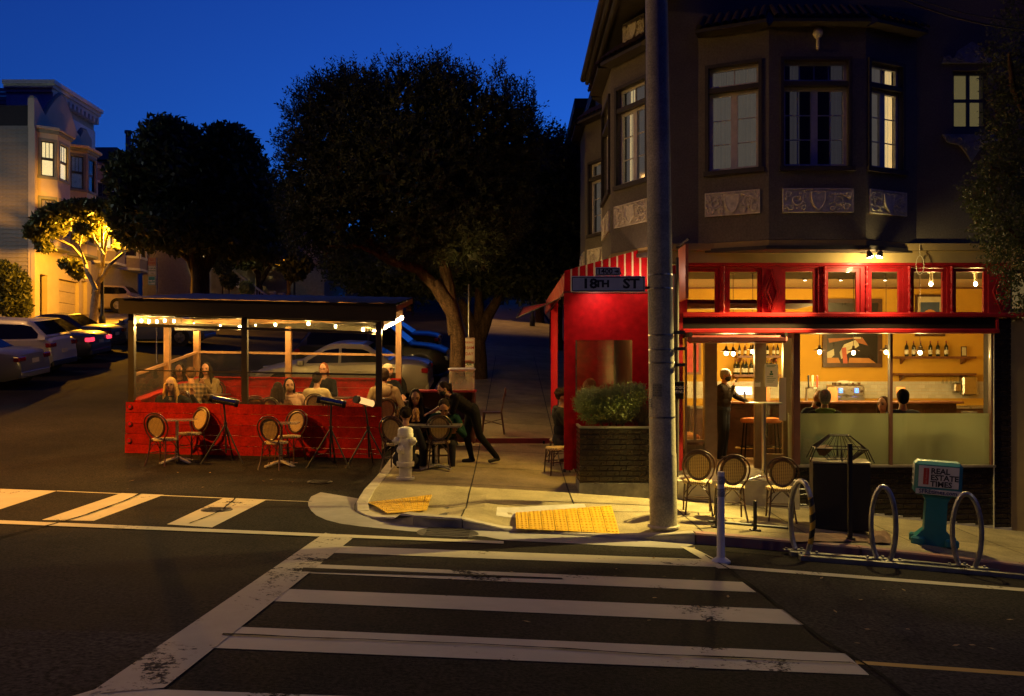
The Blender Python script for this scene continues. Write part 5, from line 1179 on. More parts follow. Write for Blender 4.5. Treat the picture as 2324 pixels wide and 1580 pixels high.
# crumpled cardboard and a paper bag by the bin
m_kraft=M('kraft_paper',(.20,.11,.06),.85,var=.25,scale=6)
def crumple(name,pts,h,label,cat,mat):
    c=sum((Vector(p) for p in pts),Vector())/len(pts); mb=MB(); n=7; vs=[]
    for j in range(n+1):
        for i in range(n+1):
            u,v=i/n,j/n; p=pts[0].lerp(pts[1],u).lerp(pts[3].lerp(pts[2],u),v); hh=h*(.25+.75*abs(noise.noise(Vector((p.x*5,p.y*5,h*9)))))*(math.sin(math.pi*max(.03,min(.97,u)))**.4)*(math.sin(math.pi*max(.03,min(.97,v)))**.4)
            x,y=p.x+.03*noise.noise(p*6),p.y; vs.append((x,y,W3(x,y)[2]+.006+hh))
    mb.add(vs,[(j*(n+1)+i,j*(n+1)+i+1,(j+1)*(n+1)+i+1,(j+1)*(n+1)+i) for j in range(n) for i in range(n)]); return single(name,mb,mat,label,cat,None,False,tuple(c))
crumple('crumpled_cardboard',[GP(*p,.13) for p in((1790,1213),(1965,1220),(1975,1232),(1800,1232))],.12,'crumpled brown cardboard on the pavement before the bin','cardboard',m_kraft)
crumple('paper_bag',[GP(*p,.13) for p in((1975,1212),(2020,1216),(2024,1238),(1972,1236))],.22,'crushed brown paper bag right of the bin','paper bag',m_kraft)
# teal newspaper box
m_teal=M('teal_plastic',(.02,.17,.20),.4,var=.12,scale=5,bump=.08,bscale=20)
nbp=GP(2118,1236,.13); ns=thing('newspaper_box','teal newspaper box on a pedestal reading REAL ESTATE TIMES','newspaper box',nbp,R(-13)); ns.rotation_euler=(0,R(3),R(-20))
H=(1236-1046)/F*nbp.y
mb=MB(); mb.prism([(-.24,.0),(.24,0),(.235,.10),(.13,.20),(.125,.52*H),(.18,.62*H),(-.18,.62*H),(-.125,.52*H),(-.13,.20),(-.235,.10)],-.13,.13); part('pedestal',mb,m_teal,ns)
for fx in(-.2,.2):
    for fy in(-.15,.15): mb=MB(); mb.box((fx-.08,fy-.05,0),(fx+.08,fy+.05,.11),.02); part('foot',mb,m_teal,ns)
mb=MB(); mb.box((-.28,-.17,.60*H),(.28,.17,H),.04); part('case',mb,m_teal,ns,smooth=30)
z0_,z1_=.70*H,.95*H
mb=MB(); mb.box((-.235,-.176,z0_),(.235,-.1705,z1_)); part('front_card',mb,M('card_white',(.62,.6,.55),.5,var=.05),ns)
mb=MB(); mb.box((-.18,-.179,z0_+.03),(-.115,-.1765,z1_-.03)); part('red_block',mb,M('card_red',(.42,.03,.02),.5),ns)
tw_=text_mb('San Francisco',.036,.0005); place(tw_,Matrix.Translation((-.135,-.1805,(z0_+z1_)/2))@Matrix.Rotation(R(-90),4,'Y')); part('lettering',tw_,M('card_pink',(.6,.3,.25),.6),ns)
for i,s in enumerate(('REAL','ESTATE','TIMES')):
    tb_=text_mb(s,.098,.0006,1.0,bold=.003,align='LEFT'); place(tb_,Matrix.Translation((-.095,-.178,z1_-.095-.083*i))); part('lettering',tb_,m_sink,ns)
mb=MB(); mb.box((-.26,-.176,.615*H),(.26,-.1705,.675*H)); part('web_strip',mb,M('strip_white',(.55,.54,.5),.5),ns)
tb_=text_mb('SFREtimes.com',.072,.0006,1.0,bold=.002); place(tb_,Matrix.Translation((0,-.178,.625*H))); part('lettering',tb_,M('ink_blue',(.02,.03,.12),.6),ns)
mb=MB(); mb.box((-.286,-.12,z0_),(-.2805,.12,z1_)); part('side_card',mb,M('card_white',(.62,.6,.55)),ns)
for i,s in enumerate(('REAL','ESTATE','TIMES')):
    tb_=text_mb(s,.055,.0005,.9,bold=.0015); place(tb_,Matrix.Translation((-.2875,0,z1_-.09-.075*i))@Matrix.Rotation(R(-90),4,'Z')); part('lettering',tb_,m_sink,ns)
# dog bowl beside the planter
mb=MB(); mb.lathe([(.10,0),(.115,.07),(.12,.075),(.11,.07),(.08,.012),(.003,.01)],18); dbp=GP(1300,1108,.13); single('dog_bowl',mb,m_steel,'steel dog bowl on the pavement beside the planter','bowl',None,True,tuple(dbp))
# loop of cable hanging from the fascia
mb=MB(); c_=P(2088,600,13.45); pts=[P(2088,553,13.5),P(2087,572,13.48)]+[P(2088+9*math.sin(R(a))*(1 if a<360 else 1),602-22*math.cos(R(a)),13.48) for a in range(-0,360,30)]+[P(2089,580,13.48)]
mb.tube(pts,.006,5); single('cable_loop',mb,M('cable_cream',(.5,.42,.25),.6),'loop of pale cable hanging in front of the transom','cable')
# flood lamps under the bay
fp=P(1985,583,13.15); fl_=thing('flood_lamp','pair of bright flood bulbs on a bracket under the bay window','lamp',fp)
mb=MB(); mb.box((-.06,.2,.10),(.06,.39,.22)); mb.tube([(0,.25,.14),(-.06,.05,.08)],.014,6); mb.tube([(0,.25,.14),(.09,.05,.08)],.014,6)
for sx,a in((-1,-.4),(1,.4)): mb.M=Matrix.Translation((sx*.075,.0,.03))@Matrix.Rotation(a*.9,4,'Y'); mb.lathe([(.025,.06),(.04,.02),(.058,-.03),(.05,-.03)],12); mb.M=None
part('bracket',mb,m_trimd,fl_)
for sx,a in((-1,-.4),(1,.4)):
    mb=MB(); mb.M=Matrix.Translation((sx*.075,0,.03))@Matrix.Rotation(a*.9,4,'Y'); mb.lathe([(.003,-.05),(.03,-.045),(.05,-.031)],12); part('bulb',mb,EM('flood_glow',(1,.80,.42),120),fl_,smooth=True)
# overhead wires
mb=MB()
m_wr=M('wire',(.01,.01,.012),.6)
for (a,b,da,db,r) in (((2000,-20),(2420,75),11.2,10.5,.012),((2040,-18),(2420,50),11.2,10.5,.008)):
    A=P(*a,da);B=P(*b,db); mb=MB(); mb.tube([A.lerp(B,k/12)+Vector((0,0,-.12*math.sin(math.pi*k/12))) for k in range(13)],r,5); single('overhead_wire',mb,m_wr,['thick','thin'][r<.01]+' overhead wire crossing the upper right corner','wire')
# ================================================================ PARKLET
QF,QB=16.1,19.2
def fz(yl,yr,px,d=QF): t=(px-290)/575.; return ZP(yl+(yr-yl)*t,d)
m_plank=M('plank_red',(.36,.012,.004),.8,var=.35,scale=5,bump=.25,bscale=20,rnd=.12,spec=.12,grain=.25,gscale=30); m_postb=M('post_black',(.022,.016,.012),.5,var=.25); m_posts=M('post_wood',(.22,.11,.045),.6,var=.3,scale=7); m_deck=M('deck_wood',(.10,.06,.035),.7,var=.3,rnd=.2)
m_roofb=M('roof_board',(.014,.009,.006),.85,var=.35,scale=5); m_roofs=M('roof_sheet',(.018,.017,.018),.6,0.,var=.3,scale=8,rnd=.2)
pk=thing('parklet','red plank parklet with black posts, clear panels and a sheet roof','parklet',(-4.7,QF,.36))
def fbar(name,pa,yla,yra,pb,ylb,yrb,d0,d1,mat,nseg=1):
    """long member across the front following the parklet's slight lean; (yl,yr) top then bottom picture rows at left/right ends"""
    mb=MB(); xa,xb=XP(pa,QF),XP(pb,QF)
    za0,za1=fz(ylb,yrb,pa),fz(yla,yra,pa); zb0,zb1=fz(ylb,yrb,pb),fz(yla,yra,pb)
    mb.add([(xa,d0,za0),(xb,d0,zb0),(xb,d1,zb0),(xa,d1,za0),(xa,d0,za1),(xb,d0,zb1),(xb,d1,zb1),(xa,d1,za1)],[(0,3,2,1),(4,5,6,7),(0,1,5,4),(1,2,6,5),(2,3,7,6),(3,0,4,7)])
    return part(name,mb,mat,pk,world=True)
rows=[(912,923),(936,945),(960,971),(984,996),(1007,1020),(1028,1046)]
for k in range(5):
    (a,b),(c,d)=rows[k],rows[k+1]; j=0. if k<4 else 0
    for (pa,pb) in ((287-k*.5,575+20*(k%2)),(575.6+20*(k%2),866)): fbar('plank',pa,a+.5,b+.5,pb,c-.5,d-.5,QF-.03-.004*(k%2),QF,m_plank)
mb=MB(); 
xl,xr=XP(287,QF),XP(866,QF)
def side_z(d,f): return G(-5,d)+.02+f
# posts
def post(px,d,ytop,mat,w=.05,zt=None,name='post',zb=None):
    x=XP(px,d); z0=(zb if zb is not None else G(x,d)); z1=zt if zt is not None else ZP(ytop,d); mb=MB(); mb.box((x-w,d-w,z0),(x+w,d+w,z1)); return part(name,mb,mat,pk,world=True)
for px,yt in((300,708),(556,716),(860,726)): post(px,QF+.06,yt,m_postb,.052)
post(380,17.6,727,m_posts,.055); post(447,QB,735,m_posts,.06); post(655,QB,742,m_posts,.06); post(905,QB,728,m_posts,.06)
fbar('mid_rail',306,838.5,849,854,841.5,853,QF+.03,QF+.07,m_postb); fbar('top_rail',306,710,727,854,716,733,QF+.02,QF+.09,m_postb); fbar('top_rail',306,734,753,854,740,758.5,QF+.02,QF+.09,m_postb)
# clear panes
m_plex=GLASS('plexiglass',(.9,.9,.86),1.5,.04,haze=.012); m_plexb=GLASS('vinyl_sheet',(.88,.84,.72),1.5,.1,haze=.035)
for pa,pb in((307,549),(563,853)):
    fbar('clear_panel',pa,842,852,pb,912,923,QF+.045,QF+.05,m_plex); fbar('clear_panel',pa,717,733.5,pb,733.5,752,QF+.05,QF+.055,m_plexb)
# rear and side rails, rear and left plank walls
def rbar(name,p,q,w,h,mat):
    mb=MB(); p=Vector(p);q=Vector(q); u=(q-p).normalized(); n=Vector((u.y,-u.x,0)).normalized()*w/2
    v=Vector((0,0,h/2)); mb.add([p-n-v,q-n-v,q+n-v,p+n-v,p-n+v,q-n+v,q+n+v,p+n+v],[(0,3,2,1),(4,5,6,7),(0,1,5,4),(1,2,6,5),(2,3,7,6),(3,0,4,7)]); return part(name,mb,mat,pk,world=True)
rbar('rear_rail',P(447,799,QB),P(905,806,QB),.05,.05,m_posts)
rbar('side_rail',P(302,852,QF+.1),P(380,824,17.6),.05,.05,m_posts); rbar('side_rail',P(380,824,17.6),P(447,799,QB),.05,.05,m_posts)
zr0,zr1=ZP(857,QB),ZP(862,QB); xl2,xr2=XP(440,QB),XP(911,QB)
for k in range(5):
    h=.19; mb=MB(); a0=zr0-h*k; b0=zr1-h*k; mb.add([(xl2,QB,a0-h+.006),(xr2,QB,b0-h+.006),(xr2,QB+.03,b0-h+.006),(xl2,QB+.03,a0-h+.006),(xl2,QB,a0),(xr2,QB,b0),(xr2,QB+.03,b0),(xl2,QB+.03,a0)],[(0,3,2,1),(4,5,6,7),(0,1,5,4),(1,2,6,5),(2,3,7,6),(3,0,4,7)]); part('plank',mb,m_plank,pk,world=True)
A0=P(300,912,QF+.02); A1=P(447,858,QB)
for k in range(5):
    h=.19; mb=MB(); u=.03
    p,q=A0-Vector((0,0,h*k)),A1-Vector((0,0,h*k)); mb.add([p-Vector((0,0,h-.006)),q-Vector((0,0,h-.006)),q,p,p+Vector((-u,0,-(h-.006))),q+Vector((-u,0,-(h-.006))),q+Vector((-u,0,0)),p+Vector((-u,0,0))],[(0,1,2,3),(7,6,5,4),(0,4,5,1),(3,2,6,7),(0,3,7,4),(1,5,6,2)]); part('plank',mb,m_plank,pk,world=True)
rbar('bench_cap',A0+Vector((.05,0,.015)),A1+Vector((.05,0,.015)),.2,.03,m_plank); rbar('rear_cap',(xl2,QB-.05,zr0+.015),(xr2,QB-.05,zr1+.015),.12,.025,m_plank)
mb=MB(); mb.box((xr2-.14,QB-.5,zr1-.55),(xr2,QB,zr1)); part('end_box',mb,m_plank,pk,world=True)
# clear rear panels
mb=MB(); mb.add([P(452,802,QB),P(900,808,QB),P(900,861,QB),P(452,857,QB)],[(0,1,2,3)]); part('rear_panel',mb,m_plex,pk,world=True)
mb=MB(); mb.add([P(308,852,QF+.1),P(440,803,QB),P(440,857,QB),P(308,910,QF+.1)],[(0,1,2,3)]); part('side_panel',mb,m_plex,pk,world=True)
# deck boards
for k in range(15):
    d0=QF+.02+k*.207; d1=d0+.2; mb=MB(); zl,zr_2=[G(-7,(d0+d1)/2)+.07,G(-2.4,(d0+d1)/2)+.07]; mb.add([(-6.95,d0,zl),(-2.42,d0,zr_2),(-2.42,d1,zr_2+.02),(-6.95,d1,zl+.02),(-6.95,d0,zl-.05),(-2.42,d0,zr_2-.05)],[(0,1,2,3),(4,5,1,0)]); part('deck_board',mb,m_deck,pk,world=True)
# roof: fascia board, rafters, corrugated sheets
fbar('fascia_board',274,678,690,900,713,729.5,QF-.10,QF-.05,m_roofb)
n=7; FL=P(272,677,QF-.16); FR=P(897,691,QF-.16); BL=Vector((FL.x+.02,QB+.35,ZP(668,QB+.35))); BR=Vector((XP(932,QB+.1),QB+.35,ZP(677,QB+.35)))
for k in range(n):
    u0,u1=k/n,(k+1)/n+.004; mb=MB(); vs=[]; st=8
    for q in range(st+1):
        u=u0+(u1-u0)*q/st; z=.006*math.sin(q*math.pi*2/st*2)
        for p_ in(FL.lerp(FR,u),BL.lerp(BR,u)): vs.append((p_.x,p_.y,p_.z+z+.02))
    mb.add(vs,[(2*q,2*q+2,2*q+3,2*q+1) for q in range(st)]); part('roof_sheet',mb,m_roofs,pk,world=True,smooth=60)
for k in range(9):
    u=k/8; a=FL.lerp(FR,u); b=BL.lerp(BR,u); rbar('rafter',a+Vector((0,.12,-.07)),b+Vector((0,-.05,-.07)),.045,.1,m_posts)
rbar('rear_beam',P(440,733,QB),P(915,722,QB),.08,.12,m_posts)
rbar('side_beam',P(868,735,QF+.1),P(912,712,QB+.1),.05,.2,m_posts); rbar('side_beam',P(296,722,QF+.1),P(440,733,QB),.05,.14,m_posts)
# round red reflectors at the left end
m_refl=M('reflector_red',(.45,.01,.01),.2,coat=.5)
for i,(px,py) in enumerate(((295,923),(294.5,962),(293.5,1000))):
    p=P(px,py,QF-.034); t=thing('reflector',['top','middle','lowest'][i]+' round red reflector on the left end of the planks','reflector',p,0,'reflectors'); mb=MB(); mb.lathe([(.045,-.012),(.045,0)],16,axis='y'); part('rim',mb,m_steel,t); mb=MB(); mb.lathe([(.003,-.018),(.034,-.016),(.036,-.0121)],16,axis='y'); part('lens',mb,m_refl,t)
# electric bar heaters hung under the roof
for i,(pa,pb,py,d) in enumerate(((398,496,743,17.2),(765,835,747,17.5))):
    p=P((pa+pb)/2,py,d); t=thing('bar_heater',['left','right'][i]+' black bar heater hung under the parklet roof','heater',p); w=(pb-pa)/F*d/2; mb=MB(); mb.box((-w,-.06,-.07),(w,.06,.07),.01); part('housing',mb,m_tri,t); mb=MB(); mb.tube([(-w*.7,0,.07),(-w*.7,0,.3)],.006,5); mb.tube([(w*.7,0,.07),(w*.7,0,.3)],.006,5); part('hanger',mb,m_tri,t)
# string lights
m_sb=EM('string_bulb_glow',(1,.70,.30),150); m_sbs=EM('small_bulb_glow',(1,.72,.34),60)
def strng(pts,label,r=.03,mat=None,sag=.0):
    W=[P(*p) for p in pts]; t=thing('string_lights',label,'string lights',W[0]); mb=MB()
    mb.tube([w+Vector((0,0,.05)) for w in W],.006,4); part('cord',mb,m_tri,t,world=True)
    for w in W:
        mb=MB(); mb.ell(w,(r,r,r*1.2),8,6); part('bulb',mb,mat or m_sb,t,world=True,smooth=True)
        mb=MB(); mb.lathe([(.012,r),(.012,.05)],6,tuple(w)); part('socket',mb,m_tri,t,world=True)
strng([(321,728,16.3),(338,729,16.4),(356,730,16.5),(374,728,16.6),(395,729,16.7)],'cluster of string bulbs in the left end of the parklet',.026)
strng([(544,742.5,16.4),(625,737,18.6),(700,735,16.6),(762,741,18.6),(824,748,16.9),(850,752,16.2)],'string of warm bulbs along the front of the parklet roof',.028)
strng([(872+k*4.5,743-k*2.4,16.35+.29*k) for k in range(10)],'bright run of bulbs along the right side of the parklet',.034)
strng([(440,735,18.9),(500,739,18.9),(580,738,18.9)],'small bulbs along the rear beam of the parklet',.018,m_sbs)
# tables and glassware inside
m_tt=M('table_dark',(.09,.05,.03),.4,var=.3)
def ptable(px,d,label,h=.74,w=.3):
    x=XP(px,d); z=G(x,d)+.08; t=thing('parklet_table',label,'table',(x,d,z),0,'tables in the parklet'); mb=MB(); mb.box((-w,-w,h-.03),(w,w,h),.004); part('table_top',mb,m_tt,t); mb=MB(); mb.lathe([(.2,0),(.2,.02),(.03,.04),(.03,h-.03)],10); part('pedestal',mb,m_black,t); return Vector((x,d,z+h))
T1=ptable(375,16.65,'parklet table in front of the blonde woman'); T2=ptable(480,18.0,'parklet table with wine and a green bottle'); T3=ptable(665,16.75,'parklet table in front of the masked woman'); T4=ptable(762,17.9,'parklet table between the redhead and the person in cream'); T5=ptable(890,17.6,'parklet table at the right end before the man in a cap')
m_green=GLASS('green_glass',(.25,.6,.3),1.5,.03,haze=.12)
def wineglass(p,label):
    mb=MB(); mb.lathe([(.035,0),(.004,.006),(.004,.08),(.03,.11),(.04,.15),(.035,.19),(.033,.19),(.037,.15),(.027,.113)],12); single('wine_glass',mb,m_gl,label,'glass','wine glasses',True,tuple(p))
wineglass(T2+Vector((-.12,-.1,0)),'wine glass on the table of the woman with long dark hair'); wineglass(T1+Vector((-.18,.0,0)),'low stemmed glass before the blonde woman')
mb=MB(); mb.lathe([(.038,0),(.04,.01),(.04,.17),(.014,.24),(.014,.3),(.003,.301)],12); single('green_bottle',mb,m_green,'green water bottle on the rear parklet table','bottle',None,True,tuple(T2+Vector((.06,-.08,0))))
def carafe(p,label):
    mb=MB(); mb.lathe([(.04,0),(.05,.05),(.045,.1),(.025,.15),(.032,.22),(.03,.22),(.022,.15),(.04,.1)],12); single('carafe',mb,m_water,label,'carafe','carafes',True,tuple(p))
carafe(T1+Vector((.04,-.1,0)),'water carafe before the blonde woman'); carafe(T3+Vector((.16,-.05,0)),'water carafe before the masked woman')
for i,(dx,dy) in enumerate(((-.15,-.1),(-.02,-.15),(.05,.05))): tumbler(T3.x+dx,T3.y+dy,T3.z,.035,.11,'drinking_glass',['left','front','rear'][i]+' short glass on the masked woman\'s table','glasses on the masked woman\'s table')
tumbler(T1.x-.02,T1.y-.18,T1.z,.06,.06,'drinking_glass','wide low glass bowl before the blonde woman',None)
mb=MB(); mb.lathe([(.035,0),(.035,.22),(.03,.23)],12); mb.box((-.04,-.03,.23),(.04,.03,.26)); single('flask','' or mb,M('flask_blue',(.12,.14,.2),.3,.5),'blue grey flask with a white cap on the redhead\'s table','flask',None,True,tuple(T4+Vector((.14,-.12,0))))
mb=MB(); mb.add([(-.06,-.04,0),(.07,-.05,0),(.06,.05,0),(-.05,.05,0),(0,.0,.07),(.03,.01,.05)],[(0,1,5,4),(1,2,5),(2,3,4,5),(3,0,4)]); single('crumpled_napkin',mb,m_paper,'crumpled white napkin on the redhead\'s table','napkin',None,False,tuple(T4+Vector((.26,-.1,0))))
# chairs in the parklet
def pchair(px,d,rz,label,dz=.08): x=XP(px,d); chair(x,d,G(x,d)+dz,rz,label,gc)
pchair(445,17.35,R(150),'bistro chair of the man in the plaid jacket'); pchair(585,16.9,R(185),'empty bistro chair beside the middle black post'); pchair(522,16.55,R(200),'bistro chair low behind the left heater'); pchair(722,17.3,R(180),'bistro chair of the person in the cream top'); pchair(870,16.9,R(200),'bistro chair of the man in the tan hoodie')
pchair(385,17.05,R(20),'bistro chair of the blonde woman'); pchair(480,18.75,R(0),'bistro chair of the woman with long dark hair'); pchair(665,17.35,R(-10),'bistro chair of the masked woman'); pchair(738,18.7,R(0),'bistro chair of the red haired woman'); pchair(632,16.75,R(160),'bistro chair of the long haired woman in brown')
# black jacket slung over a chair
mb=MB(); x=XP(715,17.28); z=G(x,17.3)+.08
def drape(name,c,w,h,th,mat,label,cat,seed=0.):
    mb=MB(); n,m=10,8; vs=[]
    for side in(-1,1):
        for j in range(m+1):
            for i in range(n+1):
                u=i/n*2-1; v=j/m; wd=w*(1-.35*(1-v)**3)*math.sqrt(max(0,1-.25*(1-v))); xx=u*wd; zz=-h*(1-v)*-1 if False else h*v
                top=h*(1-.35*u*u) ; zz=v*top; vs.append((xx,side*(th*(1-.6*v)+.015*noise.noise(Vector((u*3+seed,v*3,side))))*math.sqrt(max(.02,1-u*u)),zz))
    k=(n+1)*(m+1); fs=[]
    for s in(0,1):
        for j in range(m):
            for i in range(n): q=s*k+j*(n+1)+i; fs.append((q,q+1,q+n+2,q+n+1))
    fs+=[(m*(n+1)+i,m*(n+1)+i+1,k+m*(n+1)+i+1,k+m*(n+1)+i) for i in range(n)]
    mb.add(vs,fs); return single(name,mb,mat,label,cat,None,60,c)
drape('black_jacket',(XP(727,16.85),17.02,G(-4,17)+.42),.27,.56,.06,M('jacket_black',(.012,.013,.012),.7,var=.3),'black jacket hung over the chair of the person in cream','jacket')
# ================================================================ CORNER TABLE AND SERVICE STATION
ct=GP(985,1040,.13); ctab=thing('corner_table','dark pavement table being cleared by the waitress','table',(XP(990,14.7),14.75,G(-1.25,14.75)+.13))
mb=MB(); mb.box((-.52,-.32,.70),(.42,.32,.735),.004); part('table_top',mb,M('table_grey',(.16,.14,.11),.35,var=.2),ctab)
mb=MB(); mb.lathe([(.03,.04),(.03,.70)],10); part('column',mb,m_steel,ctab)
for k in range(4):
    a=R(45+90*k); mb=MB(); mb.M=Matrix.Rotation(a,4,'Z'); mb.add([(.02,-.035,.05),(.36,-.03,.0),(.36,.03,.0),(.02,.035,.05),(.02,-.035,.08),(.36,-.025,.025),(.36,.025,.025),(.02,.035,.08)],[(0,1,2,3),(4,7,6,5),(0,4,5,1),(1,5,6,2),(2,6,7,3),(3,7,4,0)]); part('foot',mb,m_chrome,ctab)
gchair(902,1068,R(165),'bistro chair with a diner behind the fire hydrant',.13); gchair(995,1062,R(188),'empty bistro chair at the corner table in front of the waitress',.13)
wst=thing('service_station','red topped wooden service cart under the street tree','cart',(XP(1030,16.6),16.6,G(-1.1,16.6)+.13))
mb=MB(); mb.box((-.66,-.25,1.05),(.42,.3,1.09)); part('top',mb,M('cart_red',(.4,.03,.025),.5),wst); mb=MB(); mb.box((-.64,-.2,.1),(-.60,.28,1.05)); mb.box((.36,-.2,.1),(.40,.28,1.05)); mb.box((-.6,.25,.1),(.36,.28,1.05)); part('frame',mb,m_wood,wst); mb=MB(); mb.box((-.6,-.2,.5),(.36,.25,.53)); part('shelf',mb,m_wood,wst)
for i,(x,h) in enumerate(((-.47,.5),(-.3,.52),(-.17,.5))):
    mb=MB(); mb.lathe([(.05,0),(.055,h),(.05,h),(.045,.01)],14); single('cup_stack',mb,M('foil_cups',(.6,.55,.42),.2,.8,var=.3,scale=14),['left','middle','right'][i]+' tall stack of shiny cups on the service cart','cups','stacks of cups',True,(wst.location.x+x,wst.location.y,wst.location.z+1.09))
tb2=thing('clear_tub','clear plastic tub with a white lid on the service cart','tub',(wst.location.x+.17,wst.location.y,wst.location.z+1.09)); mb=MB(); mb.box((-.25,-.15,0),(.22,.15,.36),.03); part('tub',mb,GLASS('tub_plastic',(.8,.75,.6),1.5,.1,haze=.25),tb2); mb=MB(); mb.box((-.27,-.17,.36),(.24,.17,.42),.03); part('lid',mb,m_paper,tb2)
# folding wooden chair standing behind the waitress
wc=thing('wooden_chair','dark slim wooden chair seen from the side behind the waitress','chair',GP(1118,985,.13)); 
mb=MB(); mb.box((-.2,-.19,.43),(.2,.19,.46),.008); part('seat',mb,m_bamboo,wc)
for sx,sy in((-.18,-.17),(-.18,.17)): mb=MB(); mb.tube([(sx,sy,.43),(sx-.03,sy,0)],.015,6); part('leg',mb,m_bamboo,wc)
for sy in(-.17,.17): mb=MB(); mb.tube([(.24,sy,0),(.18,sy,.44),(.27,sy,.95)],.016,6); part('leg',mb,m_bamboo,wc)
mb=MB(); mb.box((.25,-.17,.78),(.275,.17,.94)); mb.box((.20,-.17,.55),(.22,.17,.6)); part('backrest',mb,m_bamboo,wc)
for q in(((-.18,-.17,.3),(.2,-.17,.2)),((-.18,.17,.2),(.2,.17,.3))): mb=MB(); mb.tube(list(q),.008,5); part('brace',mb,m_bamboo,wc)
# low red barrier base behind
rb=thing('red_barrier','low red barrier board across the pavement behind the tables','barrier',(-.3,17.2,G(-.3,17.2)+.13)); mb=MB(); mb.box((-1.0,-.02,.0),(1.1,.02,.10)); part('board',mb,M('barrier_red',(.2,.02,.02),.6),rb); mb=MB(); mb.box((-.9,-.08,0),(-.86,.08,.05)); mb.box((.9,-.08,0),(.94,.08,.05)); part('foot',mb,m_black,rb)
# chairs at the enclosure
chair(XP(1262,14.9)+.02,14.75,G(.75,14.8)+.13,R(-75),'bistro chair at the left edge of the red enclosure',gc); chair(XP(1275,15.3),15.6,G(.8,15.6)+.13,R(-80),'bistro chair of the man beside the red enclosure',gc)
# parking signs on a post behind the tree trunk
def psign(name,p,w,h,lines,col,ink,label,bord=True,group=None):
    t=thing(name,label,'sign',p,0,group); mb=MB(); mb.box((-w/2,-.004,-h/2),(w/2,.004,h/2)); part('plate',mb,col,t)
    mb=MB(); e=.008; b_=.012
    if bord:
        for a,c in (((-w/2+b_,-h/2+b_),(w/2-b_,-h/2+b_+e)),((-w/2+b_,h/2-b_-e),(w/2-b_,h/2-b_)),((-w/2+b_,-h/2+b_),(-w/2+b_+e,h/2-b_)),((w/2-b_-e,-h/2+b_),(w/2-b_,h/2-b_))): mb.box((a[0],-.0062,a[1]),(c[0],-.0045,c[1]))
        part('border',mb,ink,t)
    for (s,x,z,sz) in lines: part('lettering',place(text_mb(s,sz,.0008,.9,bold=.002),Matrix.Translation((x*w,-.0062,z*h))),ink,t)
    return t
m_sgn=M('sign_face',(.58,.52,.42),.5,var=.1); m_sred=M('sign_red_ink',(.38,.03,.02),.6); m_sgrn=M('sign_green_ink',(.02,.14,.06),.6)
d_=21.2; ppx=thing('parking_sign_post','steel post with two parking signs behind the tree trunk','sign post',(XP(1064,d_),d_,G(-1.,d_)+.13)); mb=MB(); mb.tube([(0,.03,0),(0,.03,3.0)],.025,8); part('shaft',mb,m_galv,ppx)
psign('parking_sign',P(1055,796,d_),.47,.62,[('NO PARKING',-.0,.28,.075),('8 TO 10AM',.0,.06,.10),('TUESDAY',.0,-.18,.105),('STREET CLEANING',0,-.42,.042)],m_sgn,m_sred,'white no parking sign with red letters ending in 10AM and SDAY behind the trunk')
psign('parking_sign',P(1055,843,d_),.44,.5,[('2 HOUR',.05,.27,.09),('PARKING',.03,.07,.085),('9AM 6PM',.02,-.15,.085),('MON THRU FRI',.02,-.34,.06)],m_sgn,m_sgrn,'white parking sign with green letters below the red one')
d_=30.; ppl=thing('parking_sign_post','thin post with three parking signs above the parklet roof at left','sign post',(XP(355,d_),d_,G(-12,d_)+.0)); mb=MB(); mb.tube([(0,.02,0),(0,.02,ZP(585,d_)-G(-12,d_))],.03,8); part('shaft',mb,m_galv,ppl)
m_sor=M('sign_lit_orange',(.5,.26,.12),.6); m_steal=M('sign_teal',(.03,.22,.20),.6)  # orange lamplight is put into the top sign's face colour
psign('parking_sign',P(345,594,d_),.27,.27,[('NO',0,.1,.08),('PARKING',0,-.25,.06)],m_sor,m_sred,'top sign, its face tinted for orange lamplight, on the post over the parklet'); psign('parking_sign',P(345,614,d_),.27,.32,[('2 HOUR',0,.15,.07),('PARKING',0,-.1,.06),('9 TO 6',0,-.36,.055)],m_sgn,m_sgrn,'pale middle sign on the post over the parklet'); psign('parking_sign',P(344.5,637,d_),.26,.3,[('PARK AT',0,-.1,.065),('90 DEGREES',0,-.35,.045)],m_steal,m_paper,'teal sign lettered PARK AT 90 DEGREES on the post over the parklet')
